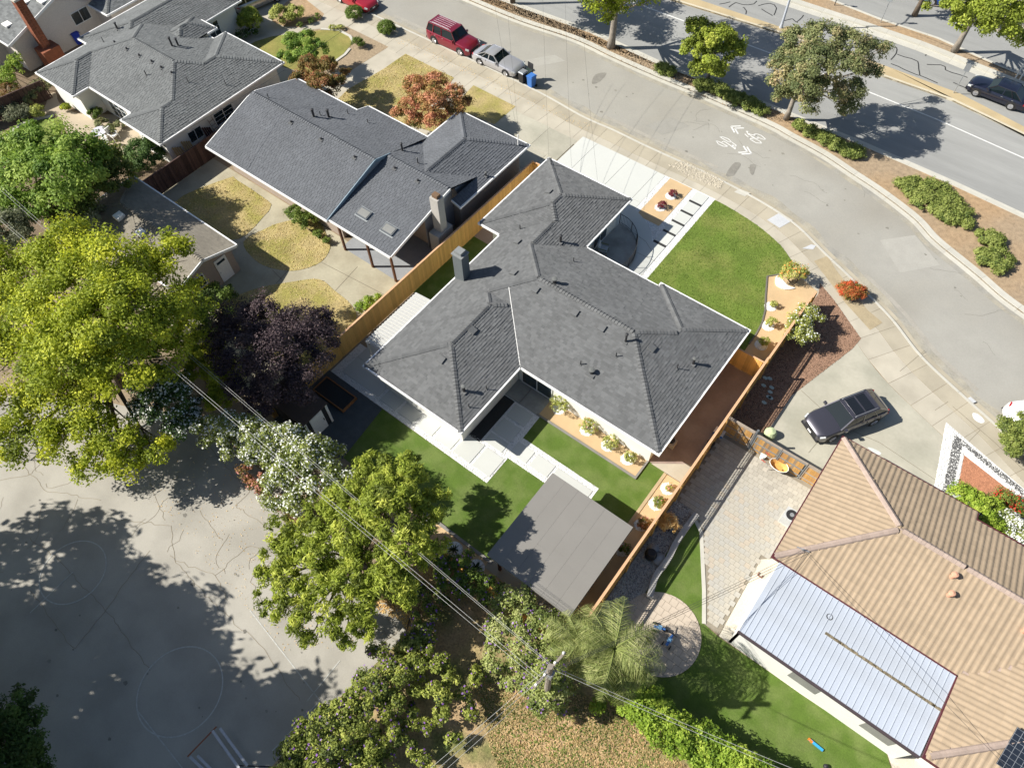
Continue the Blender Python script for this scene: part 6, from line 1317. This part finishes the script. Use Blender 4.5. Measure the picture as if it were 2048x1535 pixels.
pos = (*P(1690, 832, .5), 0); car('dark grey crossover with a black glass roof parked on the wide driveway', 'suv', pos, math.atan2(*(lambda p, q: (q[1]-p[1], q[0]-p[0]))(P(1755, 800), P(1632, 856)))-.05, 4.85, 1.93, 1.62, paint('graphite_paint', (.07, .068, .085), .5), hood=.24, ws=.27, rf=.43, rr=.80, rb=.965, belt=.63, rails=True, sunroof=(.47, .74), rad=.37, nose=.82, tail=.9)
pos, a = byside((2013, 219), (1952, 195), 1.83, RZ, -1); car('black sedan driving along the main road in the upper right', 'car', pos, a, 4.7, 1.83, 1.44, paint('black_blue_paint', (.012, .014, .03), .3), hood=.25, ws=.30, rf=.44, rr=.74, rb=.90, belt=.64, nose=.8)
p = P(716, 3, .4); car('bright red car cut off by the top edge of the picture', 'car', (p[0]-.5, p[1]+.2, RZ), .0, 4.6, 1.82, 1.45, paint('red_paint', (.42, .02, .035)), hood=.27, ws=.32, rf=.45, rr=.75, rb=.92, belt=.63)
p = P(515, -2, .5); car('silver minivan in the driveway of the far left house', 'minivan', (p[0], p[1], 0), math.radians(78), 5.0, 1.95, 1.75, paint('pale_gold_paint', (.42, .42, .40), .6), hood=.2, ws=.22, rf=.36, rr=.92, rb=.98, belt=.60)
p = P(2052, 835, .6); car('white pickup truck cut off by the right edge', 'pickup', (p[0]+1.3, p[1]-1.3, RZ), math.radians(-47), 5.6, 1.98, 1.85, paint('white_car_paint', (.75, .75, .75), .1), hood=.25, ws=.30, rf=.38, rr=.58, rb=.63, belt=.62, tail=1.0, rad=.4)
p = P(1835, -8, .5); car('blue car at the top edge across the main road', 'car', (p[0], p[1]+1.2, RZ), .0, 4.5, 1.8, 1.45, paint('blue_paint', (.02, .08, .35)), belt=.63)

# ================================================================ street furniture and small things
def bin_(label, a, b, m, lid, open_=False, h=1.05, ang=-.1, z=RZ):
    x, y = P(a, b, z); t = thing('wheelie_bin', label, 'bin', (x, y, z)); k = MB(); k.v = [(s*u*.27, v*s*.30, zz) for zz, s in ((.08, .82), (h, 1.05)) for u, v in ((-1, -1), (1, -1), (1, 1), (-1, 1))]; k.f = [(3, 2, 1, 0), (4, 5, 6, 7), (0, 1, 5, 4), (1, 2, 6, 5), (2, 3, 7, 6), (3, 0, 4, 7)]; k.t = [0]*6
    def add(nm, mb, mm, par=None): o = bpy.data.objects.new(nm, mb.mesh(nm, mm)); COL.objects.link(o); o.parent = par or t; return o
    add('body', k, m); l_ = MB()
    if open_: l_.box(-.3, .30, h-.05, .3, .34, h+.55)
    else: l_.prism([(-.31, -.36), (.31, -.36), (.31, .34), (-.31, .34)], h, h+.04); l_.box(-.25, -.28, h+.04, .25, .26, h+.09)
    add('lid', l_, lid); hd = MB(); hd.tube([(-.27, .40, h-.05), (.27, .40, h-.05)], .02, 6); add('handle', hd, m_plast)
    for s_ in (-1, 1): w = MB(); w.tube([(s_*.24, .30, .12), (s_*.30, .30, .12)], .12, 12); add('wheel', w, m_tyre)
    t.rotation_euler = (0, 0, ang); return t
m_bb = mat('blue_plastic', (.05, .16, .45), rough=.5, var=.04); m_gb = mat('dark_green_plastic', (.025, .04, .035), rough=.5)
bin_('blue wheelie bin at the kerb in front of the silver coupe', 1063, 174, m_bb, m_bb); bin_('dark wheelie bin with grey lid next to the silver coupe', 1046, 166, m_plast, m_galv); bin_('green wheelie bin with its lid open behind the blue bin', 1056, 163, m_gb, m_plast, True)
bin_('blue bin beside the cream walled house at the upper left', 160, 88, mat('deep_blue_plastic', (.02, .05, .40), rough=.5), MATS['deep_blue_plastic'], z=0); bin_('green bin beneath the brick chimney, left one', 108, 108, m_gb, m_gb, z=0, ang=.2); bin_('green bin beneath the brick chimney, right one', 126, 100, m_gb, m_gb, z=0, ang=.3)
bin_('grey bin by the far cream wall', 190, 55, m_plast, m_plast, z=0)
def lamp(label, base, top, h, r, arm=None, z=RZ):
    x, y = P(*base, z); t = thing('street_lamp', label, 'lamp post', (x, y, z)); MB().tube([(x, y, z), (x, y, z+.6), (x, y, z+h)], [r*1.6, r, r*.6], 10).obj('pole', mat('pale_grey_pole', (.42, .45, .50), rough=.5), t); MB().lathe(x, y, [(r*2.3, z-.0), (r*2.3, z+.08)], 12).obj('base_plate', m_kerb, t)
    if arm: MB().tube([(x, y, z+h), (x+arm[0]*.5, y+arm[1]*.5, z+h+.3), (x+arm[0], y+arm[1], z+h+.3)], r*.5, 8).obj('arm', MATS['pale_grey_pole'], t); MB().box(x+arm[0]-.3, y+arm[1]-.15, z+h+.22, x+arm[0]+.3, y+arm[1]+.15, z+h+.36).obj('lamp_head', m_galv, t)
    return t
lamp('grey street lamp pole on the narrow island at the top of the picture', (1561, 58), None, 8.5, .11, (0, 2.2)); 
def sign(label, base, h, r, m):
    x, y = P(*base, 0); t = thing('sign_post', label, 'sign post', (x, y, 0)); MB().tube([(x, y, 0), (x, y, h)], r, 8).obj('pole', m, t); MB().box(x-.22, y-.012-.03, h-.7, x+.22, y-.03, h-.05).obj('sign_plate', m_galv, t); return t
sign('thin grey sign post on the narrow island by the black sedan', (1907, 186), 2.7, .035, m_galv); sign('thin sign post on the far brown median', (1761, 45), 2.6, .035, m_galv); sign('short dark post on the far brown median near the top edge', (1669, 11), 1.6, .04, m_plast)
t = thing('tree_stake', 'pair of white poles around a young tree at the right edge of the far median', 'stake', (*P(2030, 157), 0)); x, y = P(2030, 157)
for dx in (0, .35): MB().tube([(x+dx, y, 0), (x+dx, y+.05, 3.0)], .06, 8).obj('pole', m_white, t)
# utility pole and wires
PX, PY, PH = *P(1100, 1335, 8.6), 8.6
up = thing('utility_pole', 'wooden utility pole rising from the vines where the wires meet', 'utility pole', (PX, PY, 0)); MB().tube([(PX, PY, 0), (PX, PY, PH+.3)], [.17, .12], 10).obj('pole', m_gtrunk, up)
MB().bar((PX-.1, PY-.9, PH-.3), (PX+.1, PY+.9, PH-.3), .10, .12).obj('crossarm', m_gtrunk, up); MB().box(PX-.18, PY-.15, PH-1.4, PX+.18, PY+.15, PH-.9).obj('junction_box', m_galv, up)
for s_ in (-.8, -.3, .3, .8): MB().lathe(PX+.1*s_, PY+s_, [(.05, PH-.24), (.06, PH-.1), (.03, PH-.05)], 8).obj('insulator', m_white, up)
def wire(label, a, b, sag, r, m, n=24, group=None):
    a, b = Vector(a), Vector(b); pts = [a.lerp(b, i/n)-Vector((0, 0, sag*4*(i/n)*(1-i/n))) for i in range(n+1)]; o = MB().tube(pts, r, 5).obj('overhead_wire', m); return tag(o, label, 'wire', group)
m_wire = mat('aluminium_cable', (.38, .38, .36), rough=.5, var=.03); m_wdark = mat('dark_cable', (.05, .05, .05), rough=.6)
W_ = [((375, 722, 9.5), 'toward the purple plum tree'), ]
far = Vector((*P(375, 722, 8.0), 8.0)); d = (far-Vector((PX, PY, PH)))
fe = Vector((PX, PY, PH))+d*1.9; fe.z = 8.4
for k, (o, lab) in enumerate(((-.6, 'upper bright cable running from the utility pole over the oleander hedge'), (-.45, 'twin bright cable running from the utility pole over the oleander hedge'))):
    wire(lab, (PX, PY+o, PH-.2), (fe.x, fe.y+o-.3, fe.z-.2*k), .8, .0075, m_wire)
for k, o in enumerate((.5, .62)):
    wire(('thin dark cable from the utility pole beside the shed', 'second thin dark cable from the utility pole beside the shed')[k], (PX, PY+o*.5, PH-1.0), (fe.x, fe.y+o*1.4, fe.z-1.4), .9, .007, m_wire)
e2 = Vector((*P(870, 1540, 7.8), 7.8)); d2 = e2-Vector((PX, PY, PH)); 
for k, (o, r) in enumerate(((-.12, .008), (.0, .011), (.14, .007))): q = Vector((PX, PY, PH))+d2*2.6; wire(('left', 'middle', 'right')[k]+' of three cables running down to the bottom edge over the dry lot', (PX+o, PY-.2, PH-.2*k), (q.x+o*2, q.y, PH-.2*k), .5, r, m_wire)
e3 = Vector((*P(1570, 1540, 7.4), 7.4)); d3_ = e3-Vector((PX, PY, PH))
for k, (o, r) in enumerate(((0, .008), (.16, .008))): q = Vector((PX, PY, PH))+d3_*2.2; wire(('lower', 'upper')[k]+' bright cable from the utility pole over the ivy hedge', (PX, PY+o, PH-.3*k), (q.x, q.y+o*2, PH-.6-.3*k), .9, r, m_wire)
m3 = C3(1605, 1100, 3.3)
for k, (a, b) in enumerate((((1160, 1378), 'first'), ((1176, 1340), 'second'), ((1110, 1335), 'third'))): wire(b+' thin service wire from the utility pole to the corner of the tan roof', (PX, PY, PH-.5-.3*k), (m3.x+.15*k, m3.y, 3.4), .5, .009, m_wdark)
wire('long thin wire hanging over the metal patio roof', (m3.x, m3.y, 3.4), (*P(2040, 1560, 4), 4), .2, .009, m_wdark)
ms_ = thing('service_mast', 'metal service mast with insulators on the corner of the tan roof', 'mast', (m3.x, m3.y, 2.8)); MB().tube([(m3.x, m3.y, 2.6), (m3.x, m3.y, 3.5)], .035, 8).obj('mast', m_galv, ms_); MB().bar((m3.x-.3, m3.y, 3.3), (m3.x+.3, m3.y+.1, 3.35), .04, .04).obj('arm', m_galv, ms_)
mc = C3(1036, 290, 3.0); m1_ = thing('service_mast', 'white service mast on the garage corner of the long gabled house', 'mast', (mc.x, mc.y, 2.8)); MB().tube([(mc.x, mc.y, 2.7), (mc.x, mc.y, 3.9)], .045, 8).obj('mast', m_white, m1_)
for k, (a, b) in enumerate((((985, -20, 8), (mc.x, mc.y, 3.9)), ((1012, -20, 8), (mc.x+.1, mc.y, 3.8)), ((1130, -20, 8.5), (*P(1143, 333, 3.2), 3.2)), ((1160, -20, 8.5), (*P(1195, 360, 3.0), 3.0)), ((1085, -20, 8.4), (*P(1098, 318, 3.2), 3.2)))):
    wire(('thin service wire from the top edge to the white mast', 'second thin service wire from the top edge to the white mast', 'thin service wire dropping across the road to the garage roof', 'right hand service wire dropping across the road to the front driveway', 'service wire from the top edge to the garage roof peak')[k], (*P(a[0], a[1], a[2]), a[2]), b, .5, .006, m_wdark)
wire('thin wire crossing the far left roof from the red car', (*P(770, 0, 7), 7), (*P(300, 300, 6), 6), .4, .010, m_wdark)
# ornaments in the right garden
ac = thing('air_conditioner', 'grey round fan air conditioner beside the tan roof gutter', 'air conditioner', (*P(1575, 1040), 0)); x, y = P(1575, 1040)
MB().box(x-.42, y-.42, .0, x+.42, y+.42, .06).obj('base', m_kerb, ac); MB().box(x-.38, y-.38, .06, x+.38, y+.38, .78).obj('housing', mat('light_grey_metal', (.42, .43, .43), rough=.5), ac)
q = MB().lathe(x, y, [(.31, .781), (.31, .80), (.26, .805)], 20).obj('fan_grille', m_plast, ac); MB().lathe(x, y, [(.12, .806), (.12, .83)], 12).obj('hub', m_galv, q)
wbx, wby = P(1557, 932, .5); wbw = thing('wheelbarrow', 'wheelbarrow with an orange tray and red handles next to the driveway gate', 'wheelbarrow', (wbx, wby, 0))
tr = MB(); n = 14
for z, s_ in ((.62, 1.0), (.36, .62)): tr.v += [(wbx+.55*s_*math.cos(i*6.283/n)*(1.0 if math.cos(i*6.283/n) < 0 else 1.05), wby+.36*s_*math.sin(i*6.283/n), z) for i in range(n)]
for i in range(n): tr.f.append((i, (i+1) % n, n+(i+1) % n, n+i)); tr.t.append(0)
tr.f.append(tuple(range(n, 2*n))); tr.t.append(0); tr.obj('tray', mat('orange_tray', (.60, .33, .10), rough=.6), wbw)
rim_ = MB(); rim_.tube([(wbx+.56*math.cos(i*6.283/n), wby+.37*math.sin(i*6.283/n), .63) for i in range(n+1)], .02, 6); rim_.obj('rim', m_white, wbw)
MB().tube([(wbx+.35, wby-.03, .2), (wbx+.35, wby+.03, .2)], .19, 16).obj('wheel', m_tyre, wbw)
for s_ in (-.25, .25): MB().tube([(wbx+.3, wby+s_*.3, .2), (wbx-.3, wby+s_, .34), (wbx-.75, wby+s_*1.1, .6)], .02, 6).obj('frame', m_galv, wbw); MB().tube([(wbx-.7, wby+s_*1.1, .57), (wbx-1.0, wby+s_*1.15, .66)], .028, 6).obj('handle', mat('red_handle', (.45, .06, .04)), wbw); MB().bar((wbx-.3, wby+s_, .34), (wbx-.35, wby+s_, 0), .03, .03).obj('leg', m_galv, wbw)
def bucket(label, a, b, r, h, m, z=0, cat='bucket', name='bucket'):
    x, y = P(a, b, z); t = thing(name, label, cat, (x, y, 0)); mb = MB(); mb.lathe(x, y, [(r*.85, 0), (r, h)], 18); mb.obj('body', m, t); mb = MB(); mb.tube([(x+r*math.cos(i*.3142), y+r*math.sin(i*.3142), h) for i in range(21)], r*.08, 5); mb.obj('rim', m, t); mb = MB(); mb.lathe(x, y, [(r*.9, h+.002), (r*.88, h+.004)], 18); mb.obj('inside', m_plast if cat != 'bucket' else m_white, t); return t
bucket('white bucket on the pavers beside the wheelbarrow handles', 1524, 915, .17, .36, m_white); bucket('grey round pot at the corner of the tan roof', 1669, 968, .24, .5, mat('grey_pot', (.22, .24, .27))); bucket('dark round container by the cedar fence', 1418, 893, .22, .5, m_plast, cat='container', name='container')
x, y = P(1437, 868); cl = thing('cooler', 'blue cooler with a white lid by the mixed board fence', 'cooler', (x, y, 0)); MB().box(x-.3, y-.2, 0, x+.3, y+.2, .3).obj('body', m_bb, cl); MB().box(x-.31, y-.21, .3, x+.31, y+.21, .38).obj('lid', m_white, cl)
x, y = P(1340, 888); cl = thing('hose_reel', 'small white topped box with a dark coil at the end of the brown path', 'hose reel', (x, y, 0)); MB().box(x-.3, y-.25, 0, x+.3, y+.25, .45).obj('box', mat('beige_plastic', (.42, .38, .33)), cl); MB().lathe(x, y, [(.2, .45), (.22, .55), (.1, .6)], 14).obj('coil', m_plast, cl)
x, y = P(1538, 870); cl = thing('folded_cover', 'pale green cover bundle behind the driveway gate', 'cover', (x, y, 0)); MB().lathe(x, y, [(.35, 0), (.38, .3), (.25, .55), (.05, .62)], 14).obj('bundle', mat('pale_green_cloth', (.45, .52, .30), var=.1, scale=5), cl)
for i, (a, b, r) in enumerate(((1305, 1098, .32), (1318, 1120, .4))): x, y = P(a, b); k = MB().lathe(x, y, [(r, 0), (r*.9, r*.5), (r*.4, r*.8), (.05, r*.85)], 9).obj('boulder', mat('grey_boulder', (.30, .31, .31), var=.2)); tag(k, ('smaller grey boulder on the white gravel bed', 'larger grey boulder on the white gravel bed')[i], 'boulder')
x, y = P(1300, 1112); k = MB().lathe(x, y, [(.28, 0), (.34, .35), (.2, .6), (.22, .66)], 14).obj('garden_pot', m_plast); tag(k, 'black garden pot on the white gravel bed', 'pot')
# blue toys on the round patio, toy on the turf
for i, (a, b, ang) in enumerate(((1318, 1258, .3), (1337, 1282, 1.6))):
    x, y = P(a, b); t = thing('toy_tricycle', ('upper blue ride-on toy on the round patio', 'lower blue ride-on toy on the round patio')[i], 'toy', (x, y, .04)); ca, sa = math.cos(ang), math.sin(ang); f = lambda u, v, w: (x+u*ca-v*sa, y+u*sa+v*ca, w+.04)
    MB().tube([f(-.3, 0, .2), f(0, 0, .3), f(.3, 0, .35)], [.07, .09, .05], 8).obj('body', m_bb, t); MB().bar(f(-.12, 0, .36), f(.08, 0, .38), .22, .06).obj('seat', mat('pale_blue_plastic', (.2, .4, .6)), t); MB().bar(f(.28, -.2, .5), f(.28, .2, .5), .04, .04).obj('handlebar', m_plast, t)
    for (u, v, r) in ((.3, 0, .16), (-.28, .2, .12), (-.28, -.2, .12)): MB().tube([f(u, v-.03, r), f(u, v+.03, r)], r, 14).obj('wheel', m_plast, t)
x, y = P(1632, 1488); t = thing('toy_blaster', 'blue and orange plastic toy lying on the artificial turf', 'toy', (x, y, 0)); q0, q1 = P(1618, 1478), P(1645, 1500); MB().bar((*q0, .05), (*q1, .05), .11, .09).obj('body', mat('cyan_plastic', (.05, .35, .65), rough=.4), t); MB().bar((*P(1616, 1476), .05), (*P(1624, 1484), .05), .10, .1).obj('tip', mat('orange_plastic', (.75, .2, .03), rough=.4), t)
x, y = P(1650, 1532); k = MB().lathe(x, y, [(.06, .01), (.12, .08), (.1, .18), (.03, .22)], 10).obj('ball', m_plast); tag(k, 'dark ball on the artificial turf at the bottom edge', 'ball')
x, y, z = *P(1659, 1233, 2.66), 2.66; k = MB().tube([(x+.14*math.cos(i*.449), y+.14*math.sin(i*.449), z+.03) for i in range(15)], .022, 6).obj('rubber_ring', m_plast); tag(k, 'small black ring lying on the metal patio roof', 'ring')
x, y = P(1520, 1150); k = MB().tube([(x-.1, y+.1, .06), (x-.12, y-.08, .06), (x+.1, y-.1, .06), (x+.12, y+.06, .06)], .035, 6).obj('horseshoe', mat('brown_sandal', (.22, .10, .07))); tag(k, 'small brown U shaped object on the cream walk', 'object')
# hoses on the pavers
for lab, l in (('pale garden hose across the shaded pavers nearest the gate', [(1392, 940), (1402, 952), (1420, 975), (1442, 985), (1458, 1005)]), ('pale garden hose across the shaded pavers beside the lattice fence', [(1366, 966), (1385, 985), (1400, 992), (1415, 1008), (1428, 1012)])):
    k = MB().tube([(*p_, .045) for p_ in spline(px(l), 5)], .012, 5).obj('garden_hose', mat('pale_hose', (.45, .43, .33))); tag(k, lab, 'hose')
# stepping stones on the bark
for i, (a, b) in enumerate(((1530, 756), (1539, 757), (1527, 771), (1543, 775), (1540, 784), (1537, 794), (1528, 805), (1541, 796))):
    x, y = P(a, b); k = MB().prism([(x+.17*math.cos(q*1.05+i), y+.12*math.sin(q*1.05+i)) for q in range(6)], .01, .05).obj('stepping_stone', mat('green_grey_slate', (.42, .50, .46))); tag(k, 'small pale green grey slate chip on the shaded bark bed', 'stone', 'slate chips on the bark bed')
# planter box beside the shed
pb_ = thing('planter_box', 'raised wooden planter box with black soil on the dark slate', 'planter', (-23.5, 11.2, 0)); MB().box(-24.75, 10.65, .0, -22.25, 11.75, .16).obj('soil', m_blackstrip, pb_)
for (x0, y0, x1, y1) in ((-24.82, 10.58, -22.18, 10.65), (-24.82, 11.75, -22.18, 11.82), (-24.82, 10.65, -24.75, 11.75), (-22.25, 10.65, -22.18, 11.75)): MB().box(x0, y0, 0, x1, y1, .22).obj('board', mat('cedar_edge', (.30, .13, .05)), pb_)
# garden table and chair
x, y = P(207, 277); t = thing('garden_table', 'round white metal garden table on the far left patio', 'table', (x, y, 0)); MB().lathe(x, y, [(.62, .70), (.62, .73)], 24).obj('table_top', mat('pale_table', (.50, .50, .55)), t)
for k in range(3): MB().bar((x+.4*math.cos(k*2.1), y+.4*math.sin(k*2.1), 0), (x+.15*math.cos(k*2.1), y+.15*math.sin(k*2.1), .7), .04, .04).obj('leg', m_white, t)
for lab, a, b, an in (('white metal chair to the right of the garden table', 231, 278, 3.3), ('white metal chair below the garden table', 213, 296, 1.9)):
    x, y = P(a, b); c_ = thing('garden_chair', lab, 'chair', (x, y, 0)); chair(c_, m_white, m_white, an+3.14)
# ladder, boards, trellis leaning along the neighbour's wall
for lab, a, b, cc in (('stack of dark boards leaning on the pale wall', 405, 262, m_old), ('brown panels leaning on the pale wall', 365, 290, mat('tan_panel', (.40, .28, .14))), ('second brown panel leaning on the pale wall by the corner', 345, 300, MATS['tan_panel'])):
    x, y = P(a, b, .8); t = thing('leaning_boards', lab, 'boards', (-48.3, y, 0))
    for k in range(4): MB().bar((-47.75, y-.3+k*.18, 0), (-48.4, y-.3+k*.18, 1.7-.1*k), .14, .03).obj('board', cc, t)
x, y = P(418, 255, .8); t = thing('ladder', 'wooden ladder leaning on the pale wall beside the dark boards', 'ladder', (-48.2, y, 0))
for s_ in (-.2, .2): MB().bar((-47.6, y+s_, 0), (-48.4, y+s_, 2.0), .04, .06).obj('rail', m_grey, t)
for k in range(6): z = .3+k*.3; MB().bar((-47.6-.4*z, y-.2, z), (-47.6-.4*z, y+.2, z), .04, .04).obj('rung', m_grey, t)
# table tennis frame / play structure at the lower left edges of the court
t = thing('bench', 'metal bench with two pale slats at the bottom of the playground', 'bench', (*P(440, 1500), 0))
for a, b, m in (((425, 1460), (478, 1535), m_galv), ((440, 1455), (495, 1530), m_galv), ((380, 1512), (415, 1545), m_galv), ((395, 1510), (430, 1545), m_galv)): MB().bar((*P(*a, .45), .45), (*P(*b, .45), .45), .12, .04).obj('slat', m, t)
MB().bar((*P(433, 1452, .3), .3), (*P(375, 1512, .3), .3), .05, .05).obj('frame', mat('rusty_bar', (.30, .10, .05)), t); MB().bar((*P(478, 1530, .3), .3), (*P(540, 1532, .3), .3), .06, .06).obj('frame', m_plast, t)
t = thing('climbing_frame', 'dark metal climbing frame at the left edge of the playground', 'play frame', (*P(20, 880), 0))
for a, b in (((0, 850), (75, 855)), ((75, 855), (30, 905)), ((0, 835), (20, 900)), ((25, 845), (60, 870)), ((0, 870), (60, 868)), ((0, 890), (40, 895)), ((40, 850), (15, 895)), ((60, 852), (0, 905))): MB().bar((*P(*a, 1.0), 1.0), (*P(*b, 1.0), 1.0), .05, .05).obj('bar', m_plast, t)
for a in ((75, 855), (30, 905), (5, 850)): x, y = P(*a, 1.0); MB().tube([(x, y, 0), (x, y, 1.0)], .03, 6).obj('post', m_plast, t)
# fallen leaves on the court and by the vines
def litter(label, poly, n, m, s=.09):
    xs = [p[0] for p in poly]; ys = [p[1] for p in poly]; pts = []
    while len(pts) < n:
        x, y = rnd.uniform(min(xs), max(xs)), rnd.uniform(min(ys), max(ys))
        if inside(x, y, poly): pts.append((x, y, rnd.uniform(.01, .05)))
    Pp = np.array(pts); N_ = rng.normal(size=(n, 3))*.4+np.array([0, 0, 1]); N_ /= np.linalg.norm(N_, axis=1)[:, None]; o = bpy.data.objects.new('fallen_leaves', leafmesh('fallen_leaves', Pp, N_, s*(.5+rng.random(n)), .5+.28*np.sin(Pp[:, 0]*1.3+2*np.sin(Pp[:, 1]*.9))*np.cos(Pp[:, 1]*1.1+np.sin(Pp[:, 0]*.7))+.22*rng.normal(size=n), m, .6)); link(o); o['kind'] = 'stuff'; o['label'] = label

litter('tan fallen leaves at the playground edge', px([(740, 1190), (790, 1195), (840, 1240), (825, 1275), (800, 1240), (760, 1225)]), 900, L_dr)
litter('fallen leaves over the dry lot', px([(940, 1360), (1240, 1400), (1400, 1560), (1000, 1560)]), 9000, leafmat('leaf_dry_weed', (.14, .13, .04), (.33, .235, .11), (.44, .32, .17)), .09)
litter('dry tufts over the middle neighbour lawns', g1, 2200, leafmat('leaf_dry_tuft', (.20, .18, .06), (.36, .28, .12), (.44, .36, .19)), .10); litter('dry tufts over the lawn patch', g2, 2200, MATS['leaf_dry_tuft'], .10); litter('dry tufts over the lower lawn patch', g3, 2200, MATS['leaf_dry_tuft'], .10); litter('dry tufts over the front lawn', lawnA, 5000, MATS['leaf_dry_tuft'], .11)
litter('grass blades on the front lawn', lawn, 16000, leafmat('leaf_lawn', (.06, .10, .012), (.10, .15, .02), (.15, .19, .04)), .07)
for o in bpy.data.objects:
    if o.name.startswith('foliage') and False: pass

litter('green weed tufts in the dry lot', px([(960, 1390), (1130, 1400), (1260, 1420), (1330, 1500), (1300, 1560), (1000, 1560)]), 2600, L_md, .10)
litter('scattered leaves and twigs on the playground', px([(380, 880), (520, 960), (620, 1060), (740, 1200), (780, 1290), (560, 1300), (300, 1000)]), 700, L_dr, .06)
litter('fallen leaves along the kerb by the maroon car', px([(800, 70), (1000, 165), (1180, 250), (1175, 262), (990, 180), (790, 85)]), 500, L_dr, .06)
